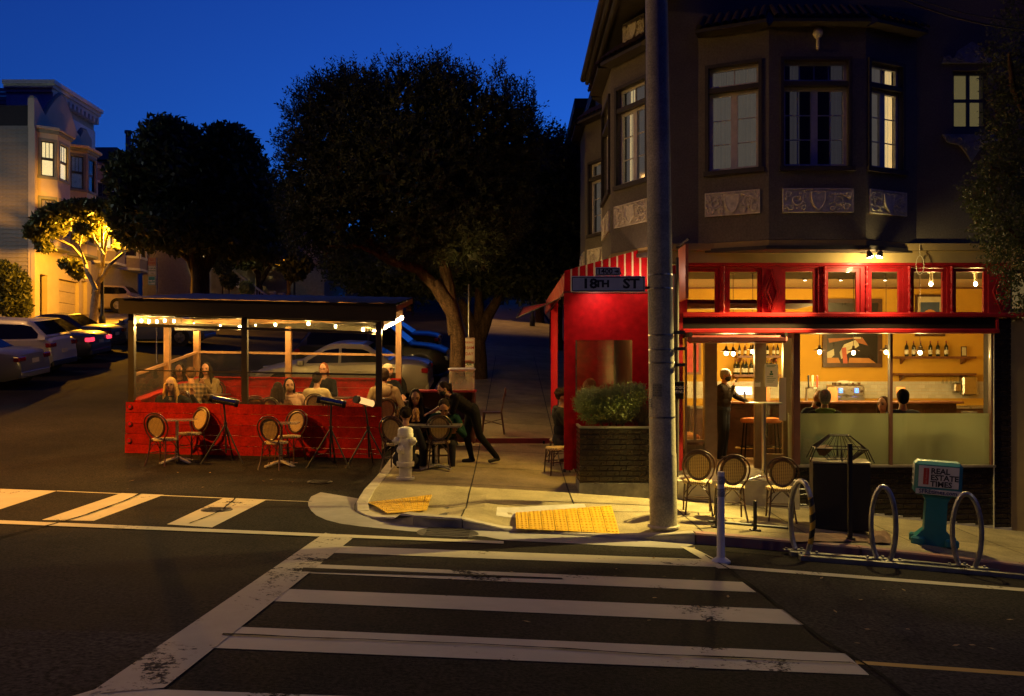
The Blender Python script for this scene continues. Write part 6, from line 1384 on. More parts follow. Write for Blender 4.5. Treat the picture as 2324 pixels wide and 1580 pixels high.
# ================================================================ PEOPLE
QUEUE=[]
m_skin=M('skin_warm',(.36,.17,.09),.6,var=.08,scale=9); m_skin2=M('skin_light',(.42,.21,.12),.6,var=.08,scale=9); m_skin3=M('skin_tan',(.28,.13,.065),.6,var=.08,scale=9)
m_eye=M('eye_dark',(.015,.01,.01),.2); m_lip=M('lip',(.30,.08,.06),.5); m_shoe=M('shoe_black',(.012,.012,.012),.5); m_denim=M('denim_dark',(.03,.035,.05),.8)
def rotv(v,ax,a): return Matrix.Rotation(a,3,ax)@Vector(v)
def person(label,loc,rz,sit=True,top=(.05,.05,.05),bottom=(.03,.03,.035),skin=None,hair=(.02,.014,.01),hairstyle='short',lean=0.,side=0.,yaw=0.,pitch=0.,handL=None,handR=None,sleeve='long',mask=None,cap=None,glasses=False,beard=None,scale=1.,voxel=.013,legs=None,group=None,hood=None,topvar=.15,pole=None,topmat=None,extra=None,bun=False,apron=None,shoe=None,htop=None,bulk=1.14):
    skin=skin or m_skin
    if sit: scale*=1.13
    mt=topmat or M('cloth_%d'%len(QUEUE),top,.9,var=topvar,scale=9,bump=.35,bscale=14,spec=.08); mbt=M('trousers_%d'%len(QUEUE),bottom,.9,var=.2,scale=8,spec=.08); mats=[skin,mt,mbt,shoe or m_shoe,M('lip',(.3,.08,.06))]
    hip=.50 if sit else .93
    PR=[]  # (kind, data, material index)
    def cap_(p0,r0,p1,r1,m): PR.append(('c',(Vector(p0),r0,Vector(p1),r1),m))
    def ell_(c,r,m,rot=None): PR.append(('e',(Vector(c),Vector(r),rot if rot is not None else Matrix.Identity(3)),m))
    RT=Matrix.Rotation(lean,3,'X')@Matrix.Rotation(side,3,'Y')   # lean>0 bends forward (towards -y)
    def S(x,y,h): return Vector((0,0,hip))+RT@Vector((x,y,h))
    k=bulk; ell_(S(0,.01,.03),(.165*k,.125*k,.125),2,RT)
    ell_(S(0,.0,.17),(.15*k,.115*k,.16),1,RT); ell_(S(0,0,.34),(.168*k,.12*k,.17),1,RT); ell_(S(0,.012,.42),(.172*k,.098*k,.09),1,RT)
    cap_(S(-.14,.01,.452),.062*k,S(.14,.01,.452),.062*k,1)
    cap_(S(0,.012,.46),.062,S(0,-.005,.58),.05,0)
    HR=RT@Matrix.Rotation(yaw,3,'Z')@Matrix.Rotation(pitch,3,'X')
    nb=S(0,-.0,.57)
    def Hd(x,y,z): return nb+HR@Vector((x,y,z))
    hc=Hd(0,-.018,.125)
    ell_(hc,(.075,.095,.108),0,HR); ell_(Hd(0,-.045,.065),(.055,.06,.065),0,HR)          # skull, jaw
    cap_(Hd(0,-.108,.13),.010,Hd(0,-.122,.097),.016,0)                                       # nose
    for sx in(-1,1):
        ell_(Hd(sx*.076,-.005,.11),(.010,.02,.03),0,HR); ell_(Hd(sx*.034,-.098,.15),(.022,.012,.008),0,HR)
    # arms by two-bone IK
    for sx,hand in((-1,handL),(1,handR)):
        sh=S(sx*.175,.01,.445); l1,l2=.285,.25
        if hand is None: tgt=S(sx*.22,-.16 if sit else -.02,.02 if sit else -.12); fdir=Vector((0,-.6,-.6))
        else: tgt=Vector(hand[:3]); fdir=Vector(hand[3:6]) if len(hand)>=6 else (tgt-sh).normalized()
        dv=tgt-sh; L=min(dv.length,(l1+l2)*.985); dv=dv.normalized(); tgt=sh+dv*L
        a=(l1*l1-l2*l2+L*L)/(2*L); hgt=math.sqrt(max(0,l1*l1-a*a)); pv=Vector((sx*.6,.5,-.8)) if pole is None else Vector((sx*pole[0],pole[1],pole[2])); pv=(pv-dv*pv.dot(dv)).normalized()
        el=sh+dv*a+pv*hgt; ms=1; mf=1 if sleeve=='long' else 0
        cap_(sh,.058*bulk,el,.046*bulk,ms); mid=el.lerp(tgt,.08); cap_(mid if sleeve!='long' else el,.044*bulk if sleeve=='long' else .038,tgt,.029 if sleeve!='long' else .036,mf)
        fd=fdir.normalized(); pc=tgt+fd*.045; sd=fd.cross(Vector((0,0,1))); sd=sd.normalized() if sd.length>.1 else Vector((1,0,0)); up=sd.cross(fd).normalized()
        rot=Matrix((sd,fd,up)).transposed(); ell_(pc,(.038,.05,.016),0,rot)
        for k,(o,ln) in enumerate(((-.029,.055),(-.010,.066),(.010,.070),(.028,.060))):
            b=tgt+fd*.085+sd*o; kn=b+fd*ln*.5-up*.008; cap_(b,.0095,kn,.009,0); cap_(kn,.009,kn+fd*ln*.4-up*.022,.008,0)
        tb=tgt+fd*.02-sd*.03*sx*1.; t1=tb+fd*.035-sd*.025*sx; cap_(tb,.012,t1,.0105,0); cap_(t1,.0105,t1+fd*.03-sd*.002*sx,.009,0)
    # legs
    for i,sx in enumerate((-1,1)):
        hp=Vector((sx*.09,0,hip-.01))
        if legs: kn,an,to=[Vector(v) for v in legs[i]]
        elif sit: kn=Vector((sx*.12,-.43,hip-.01)); an=Vector((sx*.12,-.40,.085)); to=an+Vector((sx*.02,-.15,-.045))
        else: kn=Vector((sx*.095,-.02,.49)); an=Vector((sx*.10,.02,.085)); to=an+Vector((sx*.03,-.15,-.045))
        cap_(hp,.09*bulk,kn,.06*bulk,2); cap_(kn,.06*bulk,an,.043*bulk,2); he=an+Vector((0,.03,-.035)); cap_(he,.038,to,.034,3); cap_(an,.036,an+Vector((0,0,-.03)),.038,3)
    mb=MB()
    for k,dt,m in PR:
        if k=='c': mb.cap(*dt,n=10)
        else: mb.ell(dt[0],dt[1],12,8,dt[2])
    body=link('person',mb.mesh('person',mats)); body.location=loc; body.rotation_euler=(0,0,rz); body.scale=(scale,)*3
    if htop is not None:   # raise or lower the seat so that the crown meets its measured height
        body.location.z=htop-(hc.z+.112)*scale
    tag(body,label,'person',group)
    QUEUE.append((body,PR,voxel,3))
    # hair
    hm=M('hair_%s'%str(hair),hair,.8,var=.4,scale=28,bump=.4,bscale=50,spec=.1)
    hp=MB(); HP_=[]
    def hc_(p0,r0,p1,r1): hp.cap(p0,r0,p1,r1,10)
    def he_(c,r): hp.ell(c,r,12,8,HR)
    if hairstyle!='bald':
        g=.006
        he_(Hd(0,.012,.148),(.080+g,.092+g,.092+g))
        if hairstyle=='short': he_(Hd(0,.04,.11),(.078,.062,.085))
        if hairstyle=='curly':
            for k in range(26):
                a=random.uniform(0,6.28); e=random.uniform(-.1,1.4); hp.ell(Hd(.082*math.cos(a)*math.cos(e),.015+.092*math.sin(a)*math.cos(e) if math.sin(a)>-.55 or e>.7 else .03,.15+.085*math.sin(e)),(.028,.028,.026),6,5)
        if hairstyle in('long','longwavy'):
            for sx in(-1,1):
                for k in range(4):
                    y=.055-.032*k; ln=.30 if hairstyle=='long' else .34; b=Hd(sx*(.072+.006*(k%2)),y,.12); w=.012*math.sin(k*2.1)
                    hc_(b,.027,b+Vector((sx*.02+w,-.012*(k>2)+.01,-ln*.5)),.03); hc_(b+Vector((sx*.02+w,.01,-ln*.5)),.03,b+Vector((sx*.03,-.02,-ln)),.014)
            for k in(-1,0,1): b=Hd(k*.045,.08,.12); hc_(b,.036,b+Vector((k*.01,.03,-.17)),.04); hc_(b+Vector((k*.01,.03,-.17)),.04,b+Vector((k*.012,.03,-.32)),.02)
        if hairstyle=='bob':
            for sx in(-1,1): 
                for k in range(3): b=Hd(sx*.074,.05-.03*k,.12); hc_(b,.026,b+Vector((sx*.008,0,-.13)),.024)
            b=Hd(0,.07,.12); hc_(b,.05,b+Vector((0,.01,-.10)),.05)
        if hairstyle in('pony','bunlow'):
            he_(Hd(0,.04,.115),(.08,.065,.085)); b=Hd(.0 if hairstyle=='bunlow' else .03,.115,.11); hp.ell(b,(.04,.04,.045),10,8)
            if hairstyle=='pony': hc_(b,.035,b+Vector((.02,.03,-.12)),.028)
        if bun: hp.ell(Hd(0,.09,.2),(.04,.04,.035),10,8)
        ho=link('hair',hp.mesh('hair',hm,True),body); QUEUE.append((ho,None,.010,3))
    def kid(name,mbx,mat,sm=True): return part(name,mbx,mat,body,smooth=sm)
    for sx in(-1,1):
        m=MB(); m.ell(Hd(sx*.032,-.100,.128),(.016,.007,.009),8,6,HR); kid('eye',m,m_eye); m=MB(); m.ell(Hd(sx*.034,-.104,.150),(.026,.006,.007),8,4,HR); kid('eyebrow',m,hm)
    if not mask: m=MB(); m.ell(Hd(0,-.103,.058),(.028,.008,.010),8,6,HR); kid('mouth',m,m_lip)
    if mask:
        m=MB(); m.ell(Hd(0,-.055,.072),(.068,.068,.062),14,10,HR); kid('face_mask',m,M('mask_%s'%str(mask),mask,.9,var=.08))
        m=MB()
        for sx in(-1,1): m.tube([Hd(sx*.064,-.05,.09),Hd(sx*.083,-.01,.12)],.003,4)
        kid('mask_strap',m,M('mask_%s'%str(mask),mask,.9))
    if beard: m=MB(); m.ell(Hd(0,-.055,.045),(.058,.062,.055),12,8,HR); kid('beard',m,M('beard_%s'%str(beard),beard,.8,var=.4,scale=40))
    if glasses:
        m=MB()
        for sx in(-1,1): m.tube([Hd(sx*.034+.024*math.cos(R(a)),-.112,.127+.018*math.sin(R(a))) for a in range(0,360,40)],.003,4,closed=True); m.tube([Hd(sx*.058,-.108,.13),Hd(sx*.078,-.02,.125)],.0025,4)
        kid('glasses',m,m_eye)
    if cap:
        c,typ=cap; m=MB(); m.ell(Hd(0,.004,.165),(.088,.102,.082),14,10,HR)
        if typ=='cap': m.ell(Hd(0,-.115,.165),(.06,.06,.010),12,6,HR)
        if typ=='beanie': m.ell(Hd(0,.0,.16),(.092,.106,.03),14,6,HR)
        kid('cap' if typ=='cap' else 'beanie',m,M('cap_%s'%str(c),c,.85,var=.1))
    if hood: 
        m=MB()
        m.tube([S(.11*math.cos(R(a)),.02+.085*math.sin(R(a)),.50+.02*math.sin(R(a))) for a in range(0,360,24)],.033,8,closed=True); m.ell(S(0,.105,.43),(.11,.055,.11),12,8,RT); kid('hood',m,hood)
    if extra: extra(body,S,Hd,HR,kid)
    return body
def px_person(px,ytop,d,rz,label,**k): return person(label,(XP(px,d),d,0),rz,htop=ZP(ytop,d),**k)
tbl=.74
# --- parklet diners
def scarf(body,S,Hd,HR,kid):
    m=MB(); m.ell(S(0,-.075,.33),(.075,.06,.16),12,8); kid('print_blouse',m,M('leopard',(.42,.25,.08),.8,var=.9,scale=60,col2=(.03,.02,.01)))
px_person(388,857,16.85,R(18),'woman with long blonde hair and glasses in a dark jacket',top=(.018,.018,.02),hair=(.52,.30,.09),hairstyle='longwavy',glasses=True,lean=.10,pitch=-.02,yaw=-.25,skin=m_skin2,handR=(.34,-.22,1.0,0,-.3,1),handL=(-.14,-.32,.74),extra=scarf)
px_person(409,826,18.55,R(0),'woman with dark hair seated at the rear left of the parklet',top=(.05,.03,.045),hairstyle='long',pitch=.15,handL=(-.12,-.34,.72),handR=(.12,-.34,.72))
m_plaid=bpy.data.materials.new('plaid_flannel'); m_plaid.use_nodes=True
_n=m_plaid.node_tree; _tc=_n.nodes.new('ShaderNodeTexCoord'); _w1=_n.nodes.new('ShaderNodeTexWave'); _w2=_n.nodes.new('ShaderNodeTexWave'); _w1.inputs['Scale'].default_value=4.5; _w2.inputs['Scale'].default_value=4.5; _w1.bands_direction='X'; _w2.bands_direction='Z'; _mm=_n.nodes.new('ShaderNodeMath'); _mm.operation='ADD'; _cr=_n.nodes.new('ShaderNodeValToRGB'); _cr.color_ramp.elements[0].color=(.03,.022,.018,1); _cr.color_ramp.elements[1].color=(.26,.16,.07,1); _mu=_n.nodes.new('ShaderNodeMath'); _mu.operation='MULTIPLY'; _mu.inputs[1].default_value=.5
for _w in(_w1,_w2): _n.links.new(_tc.outputs['Object'],_w.inputs[0])
_n.links.new(_w1.outputs['Fac'],_mm.inputs[0]); _n.links.new(_w2.outputs['Fac'],_mm.inputs[1]); _n.links.new(_mm.outputs[0],_mu.inputs[0]); _n.links.new(_mu.outputs[0],_cr.inputs[0]); _n.links.new(_cr.outputs[0],_n.nodes['Principled BSDF'].inputs['Base Color']); _n.nodes['Principled BSDF'].inputs['Roughness'].default_value=.9
px_person(436,834,17.5,R(205),'man in a plaid jacket with his back to us in the parklet',topmat=m_plaid,hair=(.08,.04,.02),hairstyle='short',lean=.3,scale=1.06,pitch=.1,handL=(-.1,-.4,.78),handR=(.15,-.4,.74))
px_person(469,823,18.62,R(2),'woman with long black hair in a tan coat with clasped hands',top=(.24,.17,.09),hairstyle='long',pitch=.2,skin=m_skin2,handL=(-.03,-.24,.88,.3,-.2,1),handR=(.03,-.24,.88,-.3,-.2,1))
px_person(632,868,16.78,R(205),'woman with long dark hair and brown top seen from behind',top=(.13,.06,.03),hair=(.025,.014,.01),hairstyle='long',lean=.1)
px_person(664,858,17.2,R(14),'woman in a peach hoodie wearing a tan face mask',top=(.58,.36,.24),hair=(.018,.012,.012),hairstyle='bob',mask=(.34,.2,.08),yaw=.1,pitch=.1,lean=.1,side=-.08,skin=m_skin2,hood=M('hood_peach',(.58,.36,.24),.85))
px_person(716,844,17.35,R(172),'person with a dark bun in a cream top seen from behind',top=(.50,.40,.24),hair=(.02,.013,.01),hairstyle='bunlow',lean=.12,handL=(-.2,-.36,.74),handR=(.2,-.36,.74))
px_person(735,824,18.6,R(-4),'woman with red brown hair tied back in a black sweater',top=(.014,.013,.014),hair=(.17,.05,.02),hairstyle='pony',pitch=.12,skin=m_skin2,handL=(-.14,-.36,.74),handR=(.14,-.36,.74))
px_person(873,836,17.05,R(196),'man in a tan hoodie with his back to us beside the right post',top=(.30,.20,.10),hair=(.03,.018,.012),hairstyle='short',lean=.12,scale=1.08,hood=M('hood_tan',(.30,.20,.10),.85),bottom=(.30,.26,.18))
px_person(880,826,18.4,R(28),'man in a pale cap and black T-shirt at the parklet end',top=(.014,.014,.016),hair=(.05,.03,.02),hairstyle='short',cap=((.5,.42,.28),'cap'),beard=(.06,.03,.02),yaw=.5,scale=1.03,sleeve='short',handL=(-.14,-.36,.74),handR=(.14,-.36,.74))
# --- corner table
px_person(944,884,15.35,R(4),'woman with long dark wavy hair at the corner table',top=(.02,.016,.016),hairstyle='longwavy',pitch=.25,lean=.15,skin=m_skin3,handL=(-.13,-.3,.75),handR=(.13,-.3,.75))
def pup(body,S,Hd,HR,kid): pass
px_person(919,926,14.25,R(180),'dark haired diner behind the fire hydrant seen from behind',top=(.025,.025,.03),hairstyle='curly',lean=.2,scale=.94,handL=(-.15,-.35,.72),handR=(.15,-.35,.72))
px_person(1012,905,15.45,R(0),'diner in a dark green top leaning down behind the waitress',top=(.014,.045,.035),hair=(.03,.02,.015),hairstyle='short',lean=.55,pitch=.3,handL=(-.16,-.42,.76),handR=(.16,-.42,.76))
# the tan sleeved forearms at the table: a small curly dog on the woman's lap
dg=thing('small_dog','small tan curly dog on the lap of the dark haired woman','dog',P(944,941,15.0)); dg.scale=(.62,.62,.62)
def dogbody():
    mb=MB(); mb.cap((0,.08,-.12),.10,(0,-.02,.02),.085); mb.ell((0,-.05,.10),(.075,.08,.07),12,8); mb.cap((0,-.1,.09),.04,(0,-.16,.07),.028)
    for sx in(-1,1): mb.cap((sx*.06,-.03,.13),.025,(sx*.085,-.03,.04),.022); mb.cap((sx*.05,-.06,-.02),.028,(sx*.06,-.18,-.1),.022); mb.cap((sx*.07,.06,-.15),.05,(sx*.08,-.08,-.18),.03)
    for k in range(26): a=random.uniform(0,6.3); e=random.uniform(-.3,1.4); mb.ell((.07*math.cos(a)*math.cos(e),-.04+.075*math.sin(a)*math.cos(e) if math.sin(a)>-.5 else -.01,.105+.068*math.sin(e)),(.022,.022,.022),6,5)
    return mb
o=part('body',dogbody(),M('dog_fur',(.36,.18,.06),.9,var=.4,scale=30,bump=.5,bscale=60),dg); QUEUE.append((o,None,.012,2))
for sx in(-1,1): mb=MB(); mb.ell((sx*.032,-.122,.125),(.009,.006,.009),6,4); part('eye',mb,m_eye,dg)
mb=MB(); mb.ell((0,-.188,.075),(.014,.01,.01),6,4); part('nose',mb,m_eye,dg)
# --- the waitress, bent over the table
wp=GP(1075,1052,.13); wb=person('masked waitress all in black bending over the table to clear it',(wp.x-.02,wp.y,wp.z),R(-68),sit=False,top=(.012,.010,.010),bottom=(.012,.012,.013),hair=(.02,.012,.01),hairstyle='pony',lean=.98,pitch=-.42,yaw=.05,mask=(.012,.012,.012),scale=.97,voxel=.010,sleeve='short',skin=m_skin2,
   handL=(.1,-.93,.84,.1,-.9,-.25),handR=(-.16,-.48,.84,-.1,-.8,.1),
   legs=[((-.10,-.08,.50),(-.10,.02,.09),(-.12,-.13,.045)),((.10,.10,.50),(.12,.42,.11),(.13,.28,.045))],pole=(.5,.3,-.9))
t=thing('plates_stack','stack of small white plates in the waitress\'s hand','plates',(0,0,0)); 
WM=RM(wb)@Matrix.Diagonal((.97,.97,.97,1)); q=WM@Vector((-.15,-.56,.885)); t.location=q
for k in range(3): mb=MB(); mb.M=Matrix.Translation((.01*k,0,.02*k))@Matrix.Rotation(.25-.1*k,4,'Y'); mb.lathe([(.04,0),(.085,.014),(.08,.014),(.03,.004)],14); part('plate',mb,m_paper,t,smooth=True)
# --- at the red enclosure
person('man in a dark hooded jacket seated at the edge of the red enclosure',(XP(1275,15.2),15.2,0),R(80),htop=ZP(882,15.2),top=(.02,.02,.022),hair=(.03,.018,.012),hairstyle='curly',hood=M('hood_black',(.02,.02,.022),.85),handL=(-.12,-.36,.74),handR=(.12,-.36,.74))
px_person(1357,860,15.3,R(-70),'person glimpsed through the clear vinyl window behind the planter',top=(.05,.03,.02),hair=(.25,.11,.04),hairstyle='short',lean=.2)
# --- inside the cafe
person('man in a grey beanie and black mask standing at the cafe counter',(XP(1640,16.5),16.5,FZ),R(58),sit=False,top=(.03,.022,.018),bottom=(.02,.022,.03),hair=(.2,.19,.17),hairstyle='short',cap=((.20,.19,.17),'beanie'),mask=(.012,.012,.014),lean=.06,pitch=.1,scale=.98,handL=(.06,-.19,1.40,.05,-.1,1),handR=(.02,-.50,1.10,0,-1,-.05),voxel=.011,bulk=1.3)
px_person(1845,884,15.35,R(25),'bald bearded man looking down at the cafe window table',top=(.04,.05,.07),hairstyle='bald',hair=(.05,.03,.02),beard=(.05,.03,.02),glasses=True,pitch=.35,lean=.1,scale=1.02)
px_person(1872,884,14.55,R(168),'grey haired man with a green hood seen from behind',top=(.06,.07,.045),hair=(.30,.29,.26),hairstyle='short',hood=M('hood_green',(.17,.30,.03),.85),scale=1.04)
px_person(2006,900,15.2,R(-48),'woman with brown hair in profile at the cafe window',top=(.3,.22,.16),hair=(.06,.025,.012),hairstyle='bob',skin=m_skin2,pitch=.1)
px_person(2049,883,14.5,R(172),'dark haired man in a grey blue shirt seen from behind in the cafe',top=(.06,.075,.10),hair=(.012,.009,.008),hairstyle='short',scale=1.04)
cafe_ch=[(1845,15.5,R(25),'cafe chair of the bald man'),(1872,14.42,R(170),'cafe chair of the grey haired man'),(2006,15.35,R(-40),'cafe chair of the brown haired woman'),(2049,14.38,R(172),'cafe chair of the man in grey blue')]
for px,d,rz,lb in cafe_ch: chair(XP(px,d),d,FZ,rz,lb,gc)
def flush_queue():
    for o,PR,vox,sm in QUEUE:
        m=o.modifiers.new('r','REMESH'); m.mode='VOXEL'; m.voxel_size=vox; m.adaptivity=0
        s=o.modifiers.new('s','SMOOTH'); s.factor=.5; s.iterations=sm
    dg_=bpy.context.evaluated_depsgraph_get(); dg_.update(); out=[]
    for o,PR,vox,sm in QUEUE: out.append(bpy.data.meshes.new_from_object(o.evaluated_get(dg_)))
    for (o,PR,vox,sm),me in zip(QUEUE,out):
        mats=[m for m in o.data.materials]; old=o.data; o.modifiers.clear(); o.data=me; me.materials.clear()
        for m in mats: me.materials.append(m)
        n=len(me.polygons); me.polygons.foreach_set('use_smooth',[True]*n)
        if PR:
            c=np.empty(n*3); me.polygons.foreach_get('center',c); c=c.reshape(-1,3); best=np.full(n,1e9); mi=np.zeros(n,int)
            for k,dt,m in PR:
                if k=='c':
                    a=np.array(dt[0]);b=np.array(dt[2]); ab=b-a; t=np.clip(((c-a)@ab)/max(1e-9,ab@ab),0,1); d=np.linalg.norm(c-(a+t[:,None]*ab),axis=1)-(dt[1]+(dt[3]-dt[1])*t)
                else:
                    q=(c-np.array(dt[0]))@np.array(dt[2]); r=np.array(dt[1]); kk=np.linalg.norm(q/r,axis=1); d=(kk-1)*np.minimum(r.min()*1.6,np.linalg.norm(q,axis=1)/np.maximum(kk,1e-6))
                u=d<best; best[u]=d[u]; mi[u]=m
            me.polygons.foreach_set('material_index',mi.astype(np.int32))
        me.update(); me.name=o.name
flush_queue()
# ================================================================ CARS
m_tyre=M('tyre',(.012,.012,.012),.85); m_rim=M('wheel_rim',(.38,.37,.35),.3,.9,var=.15); m_cglass=M('car_glass',(.006,.007,.009),.08,spec=.35); m_plast=M('car_black',(.012,.012,.012),.5)
m_tailoff=M('tail_lamp',(.20,.008,.01),.15,coat=.6); m_tailon=M('tail_lamp_lit',(.4,.01,.02),.2,emis=(1,.03,.06),estr=2.6); m_headl=M('head_lamp',(.5,.5,.46),.08,.3); m_plate=M('number_plate',(.55,.45,.3),.5)
def car(label,loc,rz,col,kind='sedan',Lc=4.6,Wc=1.82,H=1.45,tail=False,rough=.36,metal=.2,pitchx=0.):
    paint=M('paint_%s'%str(col),col,rough,metal,var=.06,scale=3,coat=.25)
    t=thing('parked_car',label,'car',loc,rz,'cars parked across the side street'); t.rotation_euler=(R(pitchx),0,rz)
    hl=Lc/2; hw=Wc/2; gc=.17
    if kind=='sedan': belt=.90; top=[(-hl*.60,belt+.06),(-hl*.30,H-.03),(-.05,H),(hl*.13,H-.04),(hl*.50,belt+.02)]; deck=[(-hl,.62),(-hl*.985,.86),(-hl*.9,.97),(-hl*.6,.99),(hl*.48,.95),(hl*.8,.82),(hl*.97,.68),(hl,.5)]
    elif kind=='suv': belt=1.02; top=[(-hl*.93,belt+.12),(-hl*.72,H-.06),(-.1,H),(hl*.12,H-.03),(hl*.50,belt+.04)]; deck=[(-hl,.7),(-hl*.99,1.0),(-hl*.93,1.1),(-hl*.6,1.08),(hl*.48,1.06),(hl*.82,.98),(hl*.97,.82),(hl,.55)]
    else: belt=.95; top=[(-hl*.95,belt+.14),(-hl*.62,H-.10),(-hl*.25,H-.0),(hl*.12,H-.04),(hl*.52,belt+.02)]; deck=[(-hl,.66),(-hl*.99,.98),(-hl*.94,1.04),(-hl*.6,1.0),(hl*.48,.96),(hl*.8,.86),(hl*.97,.7),(hl,.5)]
    xs=[-hl,-hl*.985,-hl*.94,-hl*.8,-hl*.6,-hl*.3,0,hl*.3,hl*.5,hl*.7,hl*.85,hl*.95,hl]
    dx=[p[0] for p in deck]; dz=[p[1] for p in deck]
    mb=MB(); vs=[]; prof=None
    for x in xs:
        zt=float(np.interp(x,dx,dz)); e=abs(x)/hl; w=hw*(1-.16*max(0,(e-.72)/.28)**2.2); zb=gc+.14*max(0,(e-.8)/.2)**2
        if e>.9: w*=1-.03
        ring=[(0,zb),(w*.86,zb),(w*.975,zb+.10),(w,zb+(zt-zb)*.42),(w*.985,zt-(zt-zb)*.28),(w*.93,zt-.05),(w*.80,zt),(0,zt+.02)]
        full=ring+[(-a,b) for a,b in reversed(ring[1:-1])]; vs+=[(x,a,b) for a,b in full]; n=len(full)
    fs=[(i*n+k,i*n+(k+1)%n,(i+1)*n+(k+1)%n,(i+1)*n+k) for i in range(len(xs)-1) for k in range(n)]+[tuple(range(n)),tuple((len(xs)-1)*n+k for k in range(n-1,-1,-1))]
    mb.add(vs,fs); part('body',mb,paint,t,smooth=38)
    # cabin
    def cabring(x,z): zb=float(np.interp(x,dx,dz))-.05; u=(z-belt)/max(.01,H-belt); w=hw*.90*(1-.24*max(0,u)); return zb,w
    cx=[p[0] for p in top]; cz=[p[1] for p in top]; vs=[]; mb=MB(); n=6
    xs2=list(np.linspace(cx[0],cx[-1],17))
    for x in xs2:
        z=float(np.interp(x,cx,cz)); zb,w=cabring(x,z); wb=hw*.90; vs+=[(x,-wb,zb),(x,-w-.005,z-.10*min(1,(z-zb)/.3)),(x,-w*.86,z),(x,w*.86,z),(x,w+.005,z-.10*min(1,(z-zb)/.3)),(x,wb,zb)]
    fs=[(i*n+k,i*n+k+1,(i+1)*n+k+1,(i+1)*n+k) for i in range(16) for k in range(n-1)]+[tuple(range(n)),tuple(16*n+k for k in range(n))]
    mb.add(vs,fs); part('cabin',mb,paint,t,smooth=45)
    # side glass: polygon between belt and roof
    xg=[cx[0]+.22,cx[1]+.06,cx[2],cx[3]+.06,cx[4]-.22]
    def sg(x,f): 
        z=float(np.interp(x,cx,cz)); zb,w=cabring(x,z); zl=max(zb+.05,belt+.0); zt=z-.12; zt=max(zt,zl+.015); zz=zl+(zt-zl)*f; wb=hw*.90; u=(zz-zb)/max(.02,(z-.10)-zb); return zz,wb+(w+.005-wb)*min(1,u)
    for sy in(-1,1):
        for (a,b) in ((xg[0],xg[2]-.04),(xg[2]+.03,xg[4])):
            mb=MB(); vs=[]; N=8
            for k in range(N+1):
                x=a+(b-a)*k/N
                for f in(0,1): z,w=sg(x,f); vs.append((x,sy*(w+.008),z))
            mb.add(vs,[(2*k,2*k+2,2*k+3,2*k+1) for k in range(N)]); part('side_window',mb,m_cglass,t)
    def slope_glass(i0,i1,nm):
        (xa,za),(xb,zb_)=top[i0],top[i1]; vs=[]; mb=MB()
        sgn=1 if xb<xa else -1; d=Vector((zb_-za,0,xa-xb)); d=Vector((abs(zb_-za)*(-1 if i0==0 else 1),0,abs(xa-xb))).normalized()*.012
        for f in(.10,.92):
            x=xa+(xb-xa)*f; z=za+(zb_-za)*f; _,w=cabring(x,z); vs+=[(x+d.x,-w*.84,z+d.z),(x+d.x,w*.84,z+d.z)]
        mb.add(vs,[(0,1,3,2)]); part(nm,mb,m_cglass,t)
    slope_glass(4,3,'windscreen'); slope_glass(0,1,'rear_window')
    # wheels
    wr=.33 if kind!='suv' else .37
    for x in(-hl*.60,hl*.62):
        for sy in(-1,1):
            mb=MB(); mb.lathe([(wr+.07,0),(wr+.07,.006),(.02,.0065)],24,(x,sy*(hw-.002) if sy>0 else -hw-.005,wr),axis='y'); part('wheel_arch',mb,m_plast,t)
            wt=link('wheel',None,t); wt.location=(x,sy*(hw-.09),wr); wt.empty_display_size=.1
            mb=MB(); mb.lathe([(wr*.64,-.1),(wr*.95,-.105),(wr,-.08),(wr,.08),(wr*.95,.105),(wr*.64,.1)],24,axis='y'); part('tyre',mb,m_tyre,wt,smooth=40)
            mb=MB(); yo=sy*.10; mb.lathe([(wr*.66,-.005),(wr*.66,.005),(wr*.56,.006)],20,(0,yo,0),axis='y')
            for k in range(5): a=R(72*k+18); mb.tube([(0,yo+sy*.006,0),(wr*.62*math.cos(a),yo+sy*.004,wr*.62*math.sin(a))],[.05,.028],6)
            part('rim',mb,m_rim,wt)
    # lamps, plate, bumper, handles, mirrors
    zt=belt-.10
    for sy in(-1,1):
        mb=MB(); mb.box((-hl*1.003,sy*hw*.50,zt-.10),(-hl*.93,sy*hw*.90,zt+.03),.02); part('tail_lamp',mb,m_tailon if tail else m_tailoff,t,smooth=30)
        mb=MB(); mb.box((hl*.90,sy*hw*.52,.60),(hl*.985,sy*hw*.86,.74),.02); part('head_lamp',mb,m_headl,t,smooth=30)
        mb=MB(); mb.box((hl*.36,sy*(hw*.93),belt+.02),(hl*.43,sy*(hw*1.12),belt+.15),.02); part('wing_mirror',mb,paint,t)
        for x in(-.55,.35): mb=MB(); mb.box((x-.1,sy*(hw*.985),belt-.16),(x+.1,sy*(hw*1.015),belt-.13),.006); part('door_handle',mb,paint,t)
    mb=MB(); mb.box((-hl-.012,-.17,.62),(-hl-.004,.17,.74)); part('number_plate',mb,m_plate,t)
    mb=MB(); mb.box((-hl-.02,-hw*.8,gc+.08),(-hl+.1,hw*.8,gc+.26),.03); part('bumper',mb,m_plast if kind=='suv' else paint,t)
    return t
def cpos(px,d,tailx=None): x=XP(px,d); return (x,d,G(x,d))
silver=(.34,.32,.28); pc=3.
def row(label,tail_px,d,col,kind,Lc,H,tail=False,face=180,W=1.82):
    x=XP(tail_px,d); xc=x-Lc/2 if face==180 else x+Lc/2; z=G(xc,d); return car(label,(xc,d,z),R(face),col,kind,Lc,W,H,tail,pitchx=-6.7 if face==180 else 6.7)
row('grey car cut by the left frame edge, nearest in the left row',84,24.2,(.16,.15,.15),'sedan',4.5,1.42)
row('white crossover parked nose-in at the left',150,26.9,(.42,.38,.36),'suv',4.65,1.66)
